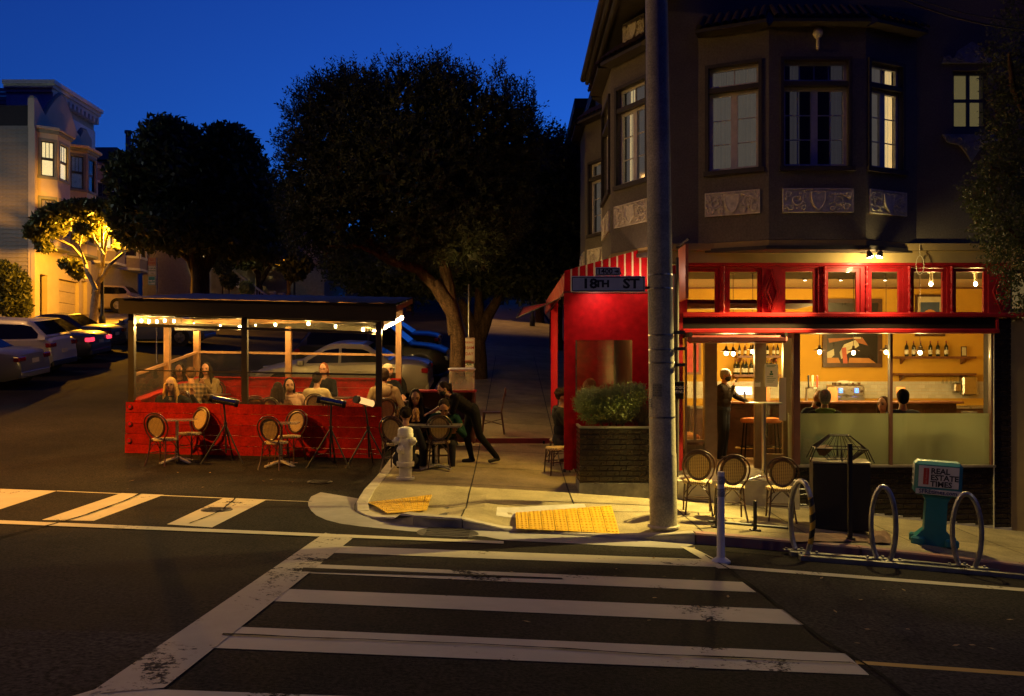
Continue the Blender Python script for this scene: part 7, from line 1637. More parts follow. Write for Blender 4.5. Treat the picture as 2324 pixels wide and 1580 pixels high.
row('dark blue sedan with its tail lamps lit',232,30.2,(.03,.035,.06),'sedan',4.7,1.46,True)
row('black sedan just beyond the car with lit tail lamps',268,33.2,(.012,.013,.02),'sedan',4.6,1.44)
row('blue silver sedan parked side-on behind the left parklet post',478,37.,(.13,.16,.20),'sedan',4.7,1.44)
row('silver sedan side-on right behind the parklet',978,23.6,(.36,.32,.24),'sedan',4.65,1.45)
row('black SUV with a red tail lamp beyond the silver sedan',684,27.6,(.012,.012,.012),'suv',4.7,1.82,False,0)
car('white SUV in the driveway beside the orange lit garage',(XP(232,55.5),55.5,G(-26,55.5)+.14),R(180),(.55,.45,.36),'suv',4.5,1.85,1.66)
for i,(px,d,c,k,h,lb) in enumerate(((655,70,(.36,.30,.26),'sedan',1.5,'pale sedan roof seen just above the parklet roof'),(715,68,(.05,.09,.16),'hatch',1.5,'blue hatchback seen above the parklet roof'),(768,72,(.42,.36,.28),'suv',1.7,'white SUV farthest up the street above the parklet roof'),(840,66,(.02,.02,.02),'sedan',1.45,'dark car above the right half of the parklet roof'))):
    car(lb,cpos(px,d),R(180 if i!=1 else 165),c,k,4.5,1.8,h,i==3,pitchx=-6)
row('dark car beyond the black SUV up the hill',1000,33.,(.02,.02,.022),'sedan',4.6,1.46); 
# ================================================================ HOUSES ACROSS THE SIDE STREET
m_h1=M('house_cream',(.50,.43,.34),.85,var=.1,scale=1.5,bump=.15,bscale=30); m_h1t=M('house_trim',(.20,.22,.20),.7,var=.15); m_clap=M('clapboard_grey',(.24,.22,.19),.8,var=.15,rnd=.08); m_green_=M('siding_pale',(.48,.48,.36),.8,var=.12,rnd=.08); m_white=M('cornice_white',(.75,.76,.72),.7,var=.12); m_lilac=M('house_lilac',(.34,.30,.30),.8,var=.12); m_roofd=M('house_roof',(.02,.02,.025),.8)
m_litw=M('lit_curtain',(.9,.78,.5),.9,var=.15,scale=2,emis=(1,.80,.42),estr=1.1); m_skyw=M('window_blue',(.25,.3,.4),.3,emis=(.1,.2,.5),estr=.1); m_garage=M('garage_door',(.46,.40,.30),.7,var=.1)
HX=-25.5
def hz(d): return G(HX,d)
h1=thing('cream_house','cream stucco house with lit bay window, curved parapet and orange lit garage','house',(HX,50,hz(50)))
U=lambda d:frame_M((HX,d,0),(0,1,0))
def hbay(root,pts,z0,z1,rows,mat,trim,lit):
    for i in range(len(pts)-1):
        p,q=Vector((*pts[i],0)),Vector((*pts[i+1],0)); u=q-p; w=u.length; Mx=frame_M(p,u); ops=[]
        if i<2:
            for (a,b) in rows: ops.append((w*.17,w*.83,a,b))
        mb=MB(); mb.M=Mx; x0_,x1_=w*.17,w*.83; zz=z0
        if i<2:
            mb.box((0,0,z0),(x0_,.15,z1)); mb.box((x1_,0,z0),(w,.15,z1))
            for (a,b) in sorted(rows): mb.box((x0_,0,zz),(x1_,.15,a)); zz=b
            mb.box((x0_,0,zz),(x1_,.15,z1))
        else: mb.box((0,0,z0),(w,.15,z1))
        mb.M=None; part('bay_wall',mb,mat,root,world=True)
        if i<2:
            for j,(a,b) in enumerate(rows):
                zm=(a+b)/2; bk=lit[j][i]; c=[(0,.3,m_cur),(.3,1,m_litw)] if bk is m_litw else None
                sashwin(root,Mx,x0_,x1_,zm,b,3,1,.07,.05,GLASS('pane_far',(.9,.9,.85),1.5,.03),bk,M('sash_far',(.05,.055,.055),.6),.03,boff=.02)
                sashwin(root,Mx,x0_,x1_,a,zm,1,1,.07,.07,GLASS('pane_far',(.9,.9,.85)),bk,M('sash_far',(.05,.055,.055)),.03,boff=.02)
                mb=MB(); mb.M=Mx; mb.box((x0_-.14,-.03,a-.12),(x0_,.0,b+.14)); mb.box((x1_,-.03,a-.12),(x1_+.14,0,b+.14)); mb.box((x0_,-.04,b),(x1_,0,b+.14)); mb.box((x0_-.16,-.07,a-.14),(x1_+.16,-.0,a)); mb.M=None; part('window_trim',mb,trim,root,world=True)
    n=len(pts)
    for (za,zb,of) in ((z1,z1+.18,.10),(z1+.18,z1+.32,.22),(z0-.15,z0,.05)):
        ctr=Vector((pts[0][0],sum(p[1] for p in pts)/n,0)); off=[(p[0]+(of if p[0]>HX+.1 else 0),p[1]+(of if p[1]>ctr.y else -of)*(1)) for p in pts]
        mb=MB(); mb.prism(off,za,zb,'xy'); part('bay_cornice',mb,trim if of<.2 else mat,root,world=True)
b1=[(HX,47.35),(-24.72,47.97),(-24.72,49.3),(HX,50.0)]; b2=[(HX,50.55),(-24.72,51.25),(-24.72,52.5),(HX,53.1)]
hbay(h1,b1,8.7,14.75,[(9.4,11.2),(12.42,14.32)],m_h1,m_h1t,[(m_cur,m_cur),(m_litw,m_litw)])
hbay(h1,b2,8.7,14.6,[(9.4,11.2),(12.42,14.32)],m_h1,m_h1t,[(m_cur,m_dark),(m_skyw,m_dark)])
# facade with garage and entry openings
mb=MB(); wallo(mb,U(47.),6.4,hz(50)-.6,14.9,[(.6,1.35,hz(47)-.2,hz(47)+2.7),(2.6,4.9,hz(50)-.3,hz(50)+2.3),(5.2,5.9,hz(52)-.3,hz(52)+2.2)],.3); part('facade',mb,m_h1,h1,world=True)
mb=MB(); mb.box((HX-.9,47.5,hz(47)-.3),(HX-.85,48.4,hz(47)+2.7)); part('front_door',mb,M('door_brown',(.14,.06,.03),.6),h1,world=True)
for k in range(4): mb=MB(); mb.box((HX-.24,49.62,hz(50)-.3+k*.65),(HX-.2,51.88,hz(50)+.33+k*.65),.01); part('garage_panel',mb,m_garage,h1,world=True)
mb=MB(); mb.box((HX-.26,52.2,hz(52)-.3),(HX-.22,52.9,hz(52)+2.2)); part('side_door',mb,m_garage,h1,world=True)
par=[(46.96,14.9),(46.96,16.46),(47.25,16.5),(47.86,16.0),(48.1,15.85),(48.7,16.6),(49.5,17.3),(49.8,17.5),(50.3,17.4),(50.9,16.7),(51.6,15.85),(52.0,15.7),(52.4,16.25),(52.8,16.3),(53.2,16.0),(53.4,15.9),(53.4,14.9)]
mb=MB(); mb.prism(par,HX-.3,HX+.04,'yz'); part('parapet',mb,m_h1,h1,world=True)
mb=MB(); mb.tube([(HX-.1,a,b+.03) for a,b in par[1:-1]],.11,6); part('parapet_cap',mb,m_h1t,h1,world=True,smooth=50)
mb=MB(); mb.box((-40,47.1,15.0),(HX-.3,53.3,16.1)); part('roof',mb,m_roofd,h1,world=True)
mb=MB(); mb.box((-40,47.06,4),(HX-.02,47.3,15.0)); part('side_wall',mb,m_clap,h1,world=True)
clb=MB(); clb.add([(0,-.05,0),(3.2,-.05,0),(3.2,-.01,.215),(0,-.01,.215),(0,0,0),(3.2,0,0)],[(0,1,2,3),(4,5,1,0)]); clm=clb.mesh('clapboard',m_clap)
inv=RM(h1).inverted()
for k in range(48): link('clapboard',clm,h1,inv@Matrix.Translation((-28.75,47.05,4.75+k*.213)))
mb=MB(); mb.box((HX-.15,46.98,4.5),(HX+.06,47.06,14.9)); part('corner_board',mb,m_h1,h1,world=True)
# taller pale house behind with bracketed white cornice
h2=thing('tall_pale_house','tall pale green sided house with a white bracketed cornice','house',(-28,56,hz(56)))
mb=MB(); mb.box((-45,53.6,5),(-28,59,18.6)); part('wall',mb,m_green_,h2,world=True)
cl2=MB(); cl2.add([(0,-.05,0),(4.5,-.05,0),(4.5,-.01,.25),(0,-.01,.25)],[(0,1,2,3)]); cm2=cl2.mesh('siding_board',m_green_)
inv=RM(h2).inverted()
for k in range(14): link('siding_board',cm2,h2,inv@Matrix.Translation((-35.1,53.58,15.6+k*.25)))
mb=MB(); mb.box((-30.6,53.3,17.2),(-27.75,53.58,18.75),.02); mb.box((-30.3,53.2,17.45),(-28.9,53.3,18.5),.03); part('frieze_panel',mb,m_white,h2,world=True)
for (a,b,o) in ((18.75,18.95,.25),(18.95,19.15,.4),(19.15,19.38,.55)): mb=MB(); mb.box((-30.6,53.4-o,a),(-28+o,59.2,b)); part('cornice',mb,m_white,h2,world=True)
bk_=MB(); bk_.box((0,0,0),(.38,.22,.4),.03); bkm=bk_.mesh('cornice_bracket',m_white)
for k in range(11): link('cornice_bracket',bkm,h2,inv@Matrix.Translation((-27.98,53.5+k*.52,18.33)))
mb=MB(); mb.box((-28.0,53.6,16.2),(-27.9,59,17.9)); part('frieze',mb,m_white,h2,world=True)
# lilac house with dentil cornices
h3=thing('lilac_house','grey lilac bay fronted house with a dentil cornice beyond the cream house','house',(-26,57,hz(57)))
mb=MB(); mb.box((-36,54.0,5),(HX-.6,61.5,15.0)); part('wall',mb,m_lilac,h3,world=True)
for pts in([(HX-.6,55.0),(-25.1,55.8),(-25.1,57.2),(HX-.6,58.0)],[(HX-.6,58.6),(-25.1,59.4),(-25.1,60.6),(HX-.6,61.4)]):
    hbay(h3,pts,8.8,14.6,[(9.6,11.2),(11.9,13.7)],m_lilac,m_white,[(m_litw if pts[0][1]<56 else m_dark,m_dark),(m_dark,m_skyw)])
    inv=RM(h3).inverted()
    for k in range(7): link('cornice_bracket',bkm,h3,inv@Matrix.Translation((-25.1,pts[1][1]-.1+k*.24,14.35))@Matrix.Diagonal((.5,.5,.5,1)))
# dark roofed house with chimney beyond
h4=thing('dark_roof_house','house with a dark hipped roof and chimney pipe beyond the lilac house','house',(-30,72,hz(72)))
mb=MB(); mb.box((-40,66,6),(-29.5,76,17.6)); part('wall',mb,m_lilac,h4,world=True); mb=MB(); mb.add([(-41,65.5,17.6),(-29,65.5,17.6),(-29,77,17.6),(-41,77,17.6),(-38,69,19.4),(-31,69,19.4),(-31,74,19.4),(-38,74,19.4)],[(0,1,5,4),(1,2,6,5),(2,3,7,6),(3,0,4,7),(4,5,6,7)]); part('roof',mb,m_roofd,h4,world=True); mb=MB(); mb.lathe([(.22,0),(.22,2.2),(.3,2.2),(.3,2.4)],8,(-29.6,68,18)); part('chimney',mb,m_h1t,h4,world=True)
# house with the white outside stairs
h5=thing('stair_house','pale house with a white balustraded outside stair between the trees','house',(-20,60,hz(60)))
gz5=G(-18,58); mb=MB(); mb.box((-26,62,gz5-1),(-13.2,70,14)); part('wall',mb,M('house_cream2',(.42,.38,.26),.85),h5,world=True)
ns_=14; xs0,xs1=-16.2,-20.2
for k in range(ns_): mb=MB(); x=xs0+(xs1-xs0)*k/ns_; mb.box((x,59.2,gz5),(x+(xs1-xs0)/ns_,60.6,gz5+.2*(k+1)+.3)); part('stair_step',mb,m_conc,h5,world=True)
bl_=MB(); bl_.lathe([(.035,0),(.05,.1),(.03,.2),(.05,.45),(.03,.7),(.04,.8)],6); blm=bl_.mesh('baluster',m_white); inv=RM(h5).inverted()
for k in range(22): t_=(k+.5)/22; link('baluster',blm,h5,inv@Matrix.Translation((xs0+(xs1-xs0)*t_,59.1,gz5+.3+3.0*t_)))
for o_ in(.82,.0): mb=MB(); mb.tube([(xs0,59.1,gz5+.35+o_),(xs1,59.1,gz5+3.3+o_)],.07,6); part('hand_rail',mb,m_white,h5,world=True)
for x,zz in((xs0+.15,0),(xs0+.75,-.1)): mb=MB(); mb.box((x-.14,58.95,gz5-.2),(x+.14,59.25,gz5+1.5+zz)); mb.box((x-.18,58.9,gz5+1.5+zz),(x+.18,59.3,gz5+1.62+zz)); part('newel_post',mb,m_white,h5,world=True)
mb=MB(); mb.box((-22.6,61.9,gz5+3.2),(-21.7,61.99,gz5+5)); part('window',mb,m_litw,h5,world=True)
h6=thing('gabled_house','pale gabled house glimpsed between the two big trees','house',(-20,84,8)); mb=MB(); mb.prism([(-24,6),(-19.5,6),(-19.5,17.5),(-21.7,19.7),(-24,17.5)],84,90); part('wall',mb,m_lilac,h6,world=True); mb=MB(); mb.add([(-19.2,83.8,17.3),(-21.7,83.8,19.95),(-21.7,90.2,19.95),(-19.2,90.2,17.3),(-24.3,83.8,17.3),(-24.3,90.2,17.3)],[(0,1,2,3),(1,4,5,2)]); part('roof',mb,m_roofd,h6,world=True)

# porch lamp, with a bare point light added in front to light the white stairs
pl_=thing('porch_lamp','small porch lamp above the white outside stairs','lamp',(-18.6,61.85,gz5+4.2)); mb=MB(); mb.box((-.1,-.1,-.15),(.1,.1,.15),.03); part('lantern',mb,EM('porch_glow',(1,.75,.35),12),pl_); mb=MB(); mb.box((-.13,-.13,.16),(.13,.14,.2)); part('cap',mb,m_trimd,pl_)
lamp('stair_fill_light',(-18.4,58.2,gz5+4.4),240,(1,.72,.3),radius=.1)  # bare light added in front of the stairs, away from the lantern
# dim houses climbing the right-hand side beyond the cafe
for i,(d0,d1,h,c) in enumerate(((23.6,31.5,8.2,(.16,.13,.10)),(31.8,39.5,9.0,(.2,.18,.15)),(39.8,48.5,8.4,(.15,.14,.13)),(49,60,9.2,(.19,.16,.13)),(60.5,75,9.0,(.17,.15,.13)))):
    z=G(2.6,(d0+d1)/2); t=thing('uphill_house',['first','second','third','fourth','fifth'][i]+' dim house up the hill behind the cafe, mostly hidden by trees','house',(2.6,d0,z),0,'houses up the right side of the hill')
    mb=MB(); mb.box((0,0,-3),(11,d1-d0,h)); part('wall',mb,M('uphill_wall%d'%i,c,.9,var=.15,scale=2),t); mb=MB(); mb.box((-.35,-.1,h),(11.3,d1-d0+.1,h+.35)); part('cornice',mb,m_trimd,t)
    for k in range(3):
        for zz in(1.2,4.6): mb=MB(); mb.box((-.05,1.0+k*2.4,zz),(-.01,2.1+k*2.4,zz+1.8)); part('window',mb,m_dark,t)
# row of plain houses closing the top of the street
for i,(x,d,w,h,c) in enumerate(((-13,128,9,9,(.2,.17,.15)),(-3.5,126,8,11,(.26,.24,.2)),(5.5,128,8,10,(.18,.16,.16)),(14,127,8,9,(.22,.2,.17)))):
    z=G(x,d); t=thing('far_house',['leftmost','second','third','rightmost'][i]+' of four dim houses closing the top of the street','house',(x,d,z),0,'houses at the top of the street'); mb=MB(); mb.box((-w/2,0,-2),(w/2,8,h)); part('wall',mb,M('far_wall%d'%i,c,.9),t)
    mb=MB(); mb.add([(-w/2-.3,-.4,h),(w/2+.3,-.4,h),(w/2+.3,8.4,h),(-w/2-.3,8.4,h),(0,-.4,h+2.2),(0,8.4,h+2.2)],[(0,1,4),(1,2,5,4),(2,3,5),(3,0,4,5)]); part('roof',mb,m_roofd,t)
    for k in(-1,1): mb=MB(); mb.box((k*w*.22-.6,-.06,h*.5),(k*w*.22+.6,-.01,h*.5+1.7)); part('window',mb,m_dark,t)
# ================================================================ TREES
def leafmat(name,c,c2,tr=.35):
    m=bpy.data.materials.new(name); m.use_nodes=True; n=m.node_tree.nodes; l=m.node_tree.links; b=n['Principled BSDF']; b.inputs['Roughness'].default_value=.55
    tc=n.new('ShaderNodeTexCoord'); no=n.new('ShaderNodeTexNoise'); no.inputs['Scale'].default_value=2.2; no.inputs['Detail'].default_value=8; l.new(tc.outputs['Object'],no.inputs['Vector'])
    mx=n.new('ShaderNodeMix'); mx.data_type='RGBA'; mx.inputs[6].default_value=(*c,1); mx.inputs[7].default_value=(*c2,1); mr=n.new('ShaderNodeMapRange'); mr.inputs[1].default_value=.35; mr.inputs[2].default_value=.65; l.new(no.outputs['Fac'],mr.inputs[0]); l.new(mr.outputs[0],mx.inputs[0]); l.new(mx.outputs[2],b.inputs['Base Color'])
    t=n.new('ShaderNodeBsdfTranslucent'); l.new(mx.outputs[2],t.inputs[0]); ms=n.new('ShaderNodeMixShader'); ms.inputs[0].default_value=tr; l.new(b.outputs[0],ms.inputs[1]); l.new(t.outputs[0],ms.inputs[2]); l.new(ms.outputs[0],n['Material Output'].inputs[0]); return m
m_leaf=leafmat('leaf_dark',(.04,.05,.015),(.08,.095,.03)); m_leafb=leafmat('leaf_round',(.038,.048,.016),(.075,.088,.026)); m_leafy=leafmat('leaf_small_tree',(.05,.06,.015),(.11,.11,.03)); m_leafg=leafmat('leaf_shrub',(.18,.24,.07),(.34,.40,.15)); m_bark=M('bark',(.085,.052,.028),.95,var=.6,scale=14,bump=1.,bscale=26,spec=.1,zs=.22,grain=.4,gscale=30); m_barkw=M('bark_pale',(.26,.23,.18),.85,var=.35,scale=8,bump=.5,bscale=22)
def quads_mesh(name,C,A,Bv,mat):
    """N diamond leaves: centre C, half-length axis A, half-width axis Bv"""
    n=len(C); V=np.empty((n,4,3)); V[:,0]=C-A; V[:,1]=C+Bv-A*.1; V[:,2]=C+A; V[:,3]=C-Bv-A*.1
    me=bpy.data.meshes.new(name); me.vertices.add(n*4); me.vertices.foreach_set('co',V.reshape(-1)); me.loops.add(n*4); me.loops.foreach_set('vertex_index',np.arange(n*4,dtype=np.int32)); me.polygons.add(n); me.polygons.foreach_set('loop_start',np.arange(0,n*4,4,dtype=np.int32)); me.polygons.foreach_set('loop_total',np.full(n,4,dtype=np.int32)); me.materials.append(mat); me.update(); me.validate(); return me
def unit(v): return v/np.maximum(1e-9,np.linalg.norm(v,axis=1))[:,None]
def shell(blobs,n,thick=.45,rg=None):
    """points through the outer shell of a set of overlapping ellipsoids, none deep inside another"""
    B=np.array(blobs,float); vol=(B[:,3]*B[:,4]*B[:,5])**(2/3); pick=rng.choice(len(B),n*2,p=vol/vol.sum()); d=unit(rng.normal(size=(n*2,3))); r=1-thick*rng.random(n*2)**1.6+.06*rng.normal(size=n*2)
    p=B[pick,:3]+d*r[:,None]*B[pick,3:6]; ok=np.ones(len(p),bool)
    for b in B:
        q=np.linalg.norm((p-b[:3])/b[3:6],axis=1); ok&=~(q<.52)
    p=p[ok][:n]; return p,d[ok][:n]
def sprigs(p,d,axl,nleaf,ll,lw,up=.4):
    """feathery shoots: narrow leaves set along a short axis at each point"""
    n=len(p); ax=unit(d+up*np.array([0,0,1])+.55*rng.normal(size=d.shape)); s1=unit(np.cross(ax,rng.normal(size=ax.shape))); s2=np.cross(ax,s1); C=[];A=[];Bv=[]
    L=axl*(.6+.8*rng.random(n))[:,None]
    for k in range(nleaf):
        t=k/nleaf; an=k*2.4; rad=s1*math.cos(an)+s2*math.sin(an); dirv=unit(ax*.8+rad*.9+.2*rng.normal(size=ax.shape)); base=p+ax*L*t; ln=ll*(1-.35*t)*(.7+.6*rng.random(n))[:,None]
        C.append(base+dirv*ln*.5); A.append(dirv*ln*.5); Bv.append(unit(np.cross(dirv,ax+.3*rng.normal(size=ax.shape)))*lw)
    return np.concatenate(C),np.concatenate(A),np.concatenate(Bv)
def leaves(p,d,ll,lw):
    dirv=unit(d+rng.normal(size=d.shape)*.8); return p,dirv*(ll*(.6+.8*rng.random(len(p)))[:,None]),unit(np.cross(dirv,rng.normal(size=d.shape)))*lw
def fill(blobs,n,ll,lw):
    B=np.array(blobs,float); vol=B[:,3]*B[:,4]*B[:,5]; pick=rng.choice(len(B),n,p=vol/vol.sum()); d=unit(rng.normal(size=(n,3))); r=.86*rng.random(n)**.4
    p=B[pick,:3]+d*r[:,None]*B[pick,3:6]; return leaves(p,d,ll,lw)
def cat(*arrs): return [np.concatenate(z) for z in zip(*arrs)]
def crown(root,name,mat,arr):
    C,A,Bv=arr; o3=np.array(root.location); o=link(name,quads_mesh(name,C-o3,A,Bv,mat),root); o['kind']='stuff'; return o
def limb(root,pts,radii,mat,name='limb',n=9):
    mb=MB(); W=[Vector(p) for p in pts]
    # smooth and roughen
    P2=[];R2=[]
    for i in range(len(W)-1):
        for k in range(4): t=k/4; P2.append(W[i].lerp(W[i+1],t)); R2.append(radii[i]+(radii[i+1]-radii[i])*t)
    P2.append(W[-1]);R2.append(radii[-1]); P2=[p+Vector((noise.noise(p*1.3),noise.noise(p*1.3+Vector((7,0,0))),0))*.05*min(1,r*8) for p,r in zip(P2,R2)]
    mb.tube(P2,R2,n); return part(name,mb,mat,root,world=True,smooth=True)
# --- the big feathery street tree over the parklet
D=20.; t1=thing('street_tree','big feathery dark street tree rising behind the parklet','tree',(XP(1045,D),D,G(-1.2,D)+.13))
def TP(px,py,d=D): return P(px,py,d)
limb(t1,[(XP(1045,D),D,G(-1.2,D)),TP(1040,870),TP(1038,760),TP(1020,690),TP(985,640)],[.21,.185,.17,.15,.13],m_bark,'trunk',12)
limb(t1,[TP(1028,720),TP(985,650),TP(945,610,19.8),TP(880,590,19.6),TP(835,545,19.5),TP(790,520,19.4)],[.13,.12,.12,.11,.08,.05],m_bark); limb(t1,[TP(1030,760),TP(1018,650,20.1),TP(1000,570,20.1),TP(980,480,20.1),TP(960,380,20)],[.14,.14,.12,.09,.05],m_bark); limb(t1,[TP(1000,575,20.1),TP(1060,520,20.2),TP(1110,460,20.2)],[.1,.07,.04],m_bark); limb(t1,[TP(880,590,19.6),TP(820,560,19.4),TP(740,560,19.2)],[.08,.05,.03],m_bark)
def blob(px,py,rx,ry,d=D,rd=1.4): c=P(px,py,d); return (c.x,c.y,c.z,rx/F*d,rd,ry/F*d)
B1=[blob(800,330,150,150),blob(700,400,70,120,19.7,1.0),blob(930,280,150,130),blob(1070,300,140,120),blob(1150,330,80,110,20.2,1.0),blob(930,400,200,150,19.7,1.8),blob(770,480,120,100,19.6),blob(1080,450,120,110),blob(1130,470,60,80,20.3,1.),blob(960,520,110,70,19.6),blob(1050,540,90,60,19.8),blob(690,500,45,70,19.6,.8),blob(820,225,80,60,20,1.0),blob(740,250,60,60,20,.8),blob(1000,200,70,50,20,.9)]
p_,d_=shell(B1,9000); a1=sprigs(p_,d_,.30,9,.12,.017)
# upright shoots breaking the outline
tops=[(688,215),(765,175),(790,165),(850,160),(900,195),(1012,130),(1018,165),(1075,195),(1125,165),(1190,190),(1210,215),(1160,180),(665,260),(645,330),(640,400),(648,470),(720,190),(960,190),(1045,180),(1200,250),(810,190),(870,185)]
pp_=[];dd_=[]
for (a,b) in tops:
    for k in range(9): c=P(a+random.uniform(-14,14),b+random.uniform(-2,44),D+random.uniform(-.5,.5)); pp_.append(c); dd_.append((random.uniform(-.25,.25) if a>680 else -.8,0,1))
a2=sprigs(np.array([tuple(v) for v in pp_]),np.array(dd_,float),.42,14,.13,.016,.9)
crown(t1,'crown',m_leaf,cat(a1,a2,fill(B1,7000,.16,.07)))
# --- the tree behind it, multi-stemmed
D2=27.; t2=thing('street_tree','dark broad tree with forked pale trunks beyond the feathery tree','tree',(XP(1085,D2),D2,G(-1.2,D2)+.13))
limb(t2,[(XP(1085,D2),D2,G(-1.2,D2)),P(1082,760,D2),P(1060,715,D2),P(1045,680,D2)],[.3,.26,.17,.1],m_bark,'trunk',12); limb(t2,[P(1086,775,D2),P(1105,720,D2),P(1128,680,D2),P(1150,640,D2)],[.22,.18,.14,.1],m_bark); limb(t2,[P(1084,770,D2),P(1088,700,D2),P(1085,640,D2)],[.2,.15,.1],m_bark)
B2=[blob(1230,420,110,120,D2,2),blob(1150,480,150,150,D2,2.2),blob(1260,530,90,120,27.5,2),blob(1200,620,120,60,D2,1.8),blob(1080,600,140,70,D2,1.8),blob(980,610,90,60,D2,1.6),blob(1280,400,50,70,28,1.2),blob(1275,620,70,60,D2,1.4),blob(900,620,130,70,29,2),blob(800,590,70,60,30,2)]
p_,d_=shell(B2,9000); a1=sprigs(p_,d_,.32,6,.16,.035)
tp=[(1250,300),(1280,300),(1310,300),(1290,330),(1320,345),(1235,310)]; pp_=[tuple(P(a+random.uniform(-14,14),b+random.uniform(0,50),D2+random.uniform(-.6,.6))) for a,b in tp for k in range(10)]; a2=sprigs(np.array(pp_),np.tile([.1,0,1.],(len(pp_),1)),.4,8,.15,.035,.9)
crown(t2,'crown',m_leafb,cat(a1,a2,fill(B2,7000,.22,.1)))
# --- round dense tree at left centre
D3=42.; t3=thing('round_tree','large round dense dark tree left of the centre','tree',(XP(455,D3),D3,G(-15,D3)+.1))
limb(t3,[(XP(455,D3),D3,G(-15,D3)),P(455,680,D3),P(455,620,D3),P(440,570,D3),P(425,520,D3)],[.48,.44,.42,.3,.2],m_bark,'trunk',12); limb(t3,[P(458,620,D3),P(485,570,D3),P(510,520,D3)],[.3,.25,.15],m_bark); limb(t3,[P(452,640,D3),P(430,590,D3),P(390,560,D3)],[.22,.18,.1],m_bark)
B3=[blob(390,360,70,90,D3,3),blob(520,370,80,80,D3,3),blob(450,420,130,120,D3,3.6),blob(330,430,70,90,D3,3),blob(570,450,70,90,D3,3),blob(310,500,50,70,D3,2.4),blob(600,520,45,80,D3,2.4),blob(420,520,120,60,41,3),blob(530,530,90,60,D3,3),blob(395,310,60,40,D3,2),blob(530,320,50,35,D3,2),blob(600,560,42,30,43,2.0),blob(290,410,35,60,D3,2)]
p_,d_=shell(B3,16000,.4); crown(t3,'crown',m_leafb,cat(leaves(p_,d_,.17,.085),fill(B3,8000,.3,.16)))
# --- two more trees further up the street
for i,(px,py,d,rx,ry,lb) in enumerate(((600,600,60,70,50,'dark spreading tree with thin forked trunk before the white stairs'),)):
    t=thing('street_tree',lb,'tree',(XP(590,d),d,G(-17,d)+.1)); limb(t,[(XP(590,d),d,G(-17,d)),P(590,660,d),P(585,620,d),P(560,595,d)],[.25,.22,.18,.1],m_bark,'trunk'); limb(t,[P(590,645,d),P(610,610,d),P(625,585,d)],[.16,.13,.08],m_bark); p_,d_=shell([blob(560,575,60,35,d,3),blob(615,565,40,36,d,3),blob(590,545,70,40,d,3)],5000); crown(t,'crown',m_leafb,leaves(p_,d_,.2,.1))
d=57; t4=thing('street_tree','small tree lit yellow by a street lamp above the parklet roof','tree',(XP(655,d),d,G(-15.5,d)+.1)); limb(t4,[(XP(655,d),d,G(-15.5,d)),P(655,640,d),P(650,610,d)],[.15,.12,.07],m_bark,'trunk'); limb(t4,[P(655,650,d),P(675,620,d),P(690,600,d)],[.1,.07,.04],m_bark); p_,d_=shell([blob(668,612,26,26,d,1.),blob(650,598,22,20,d,1.),blob(690,600,20,18,d,1.),blob(672,585,20,16,d,1.)],2200,.7); crown(t4,'crown',m_leafy,leaves(p_,d_,.2,.12))
# --- small umbrella tree by the lamp post at left
D5=43.; t5=thing('umbrella_tree','small umbrella shaped tree with pale trunk lit by the street lamp','tree',(XP(212,D5),D5,G(-20,D5)+.14))
limb(t5,[(XP(208,D5),D5,G(-20,D5)),P(212,720,D5),P(217,670,D5),P(222,640,D5)],[.22,.19,.17,.15],m_barkw,'trunk',12)
for pts,r in (([(218,660),(200,620),(190,590),(165,560),(140,545)],.12),([(222,645),(235,590),(240,550),(250,520)],.12),([(222,645),(250,600),(285,570),(320,550)],.11),([(195,600),(180,560),(190,520)],.07),([(236,580),(215,545),(200,500)],.07),([(285,570),(290,540),(285,505)],.06),([(165,560),(120,540),(100,530)],.05)):
    limb(t5,[P(a,b,D5+.6*math.sin(a)) for a,b in pts],[r*(1-.75*k/(len(pts)-1)) for k in range(len(pts))],m_barkw)
B5=[blob(110,510,32,30,D5,1.2),blob(85,530,20,22,D5,1),blob(140,490,35,26,D5,1.4),blob(185,480,38,24,D5,1.5),blob(230,478,40,22,D5,1.5),blob(275,490,40,26,D5,1.4),blob(320,515,34,26,D5,1.2),blob(345,535,16,20,D5,.8),blob(228,508,40,16,D5+.9,.8),blob(290,535,30,16,D5+.6,.9),blob(160,600,22,14,D5,.7),blob(175,620,14,12,D5,.6),blob(100,560,16,14,D5,.6),blob(190,520,22,12,D5-.6,.6)]
B5L=[blob(180,540,14,10,45.3,.5),blob(205,528,16,12,45.4,.5),blob(228,540,14,9,45.6,.5),blob(250,522,18,12,45.4,.5),blob(282,545,16,10,45.2,.5),blob(310,533,18,10,45.,.5),blob(345,545,14,14,44.8,.5),blob(265,560,10,8,45.2,.4)]
p_,d_=shell(B5,6500,.8); q_,e_=shell(B5L,1100,.9); crown(t5,'crown',m_leafy,cat(leaves(p_,d_,.17,.085),leaves(q_,e_,.15,.08)))
# --- bush at the left edge
bs=thing('bush','dark bush at the left edge before the clapboard wall','bush',(XP(20,45),45,G(-25,45)+.1)); p_,d_=shell([blob(15,650,45,55,45,1.2),blob(35,690,30,40,45,1),blob(0,610,25,20,45,1)],4500,.6); crown(bs,'crown',m_leafb,leaves(p_,d_,.13,.07)); limb(bs,[(XP(20,45),45,G(-25,45)),P(18,680,45)],[.1,.06],m_bark,'stem')
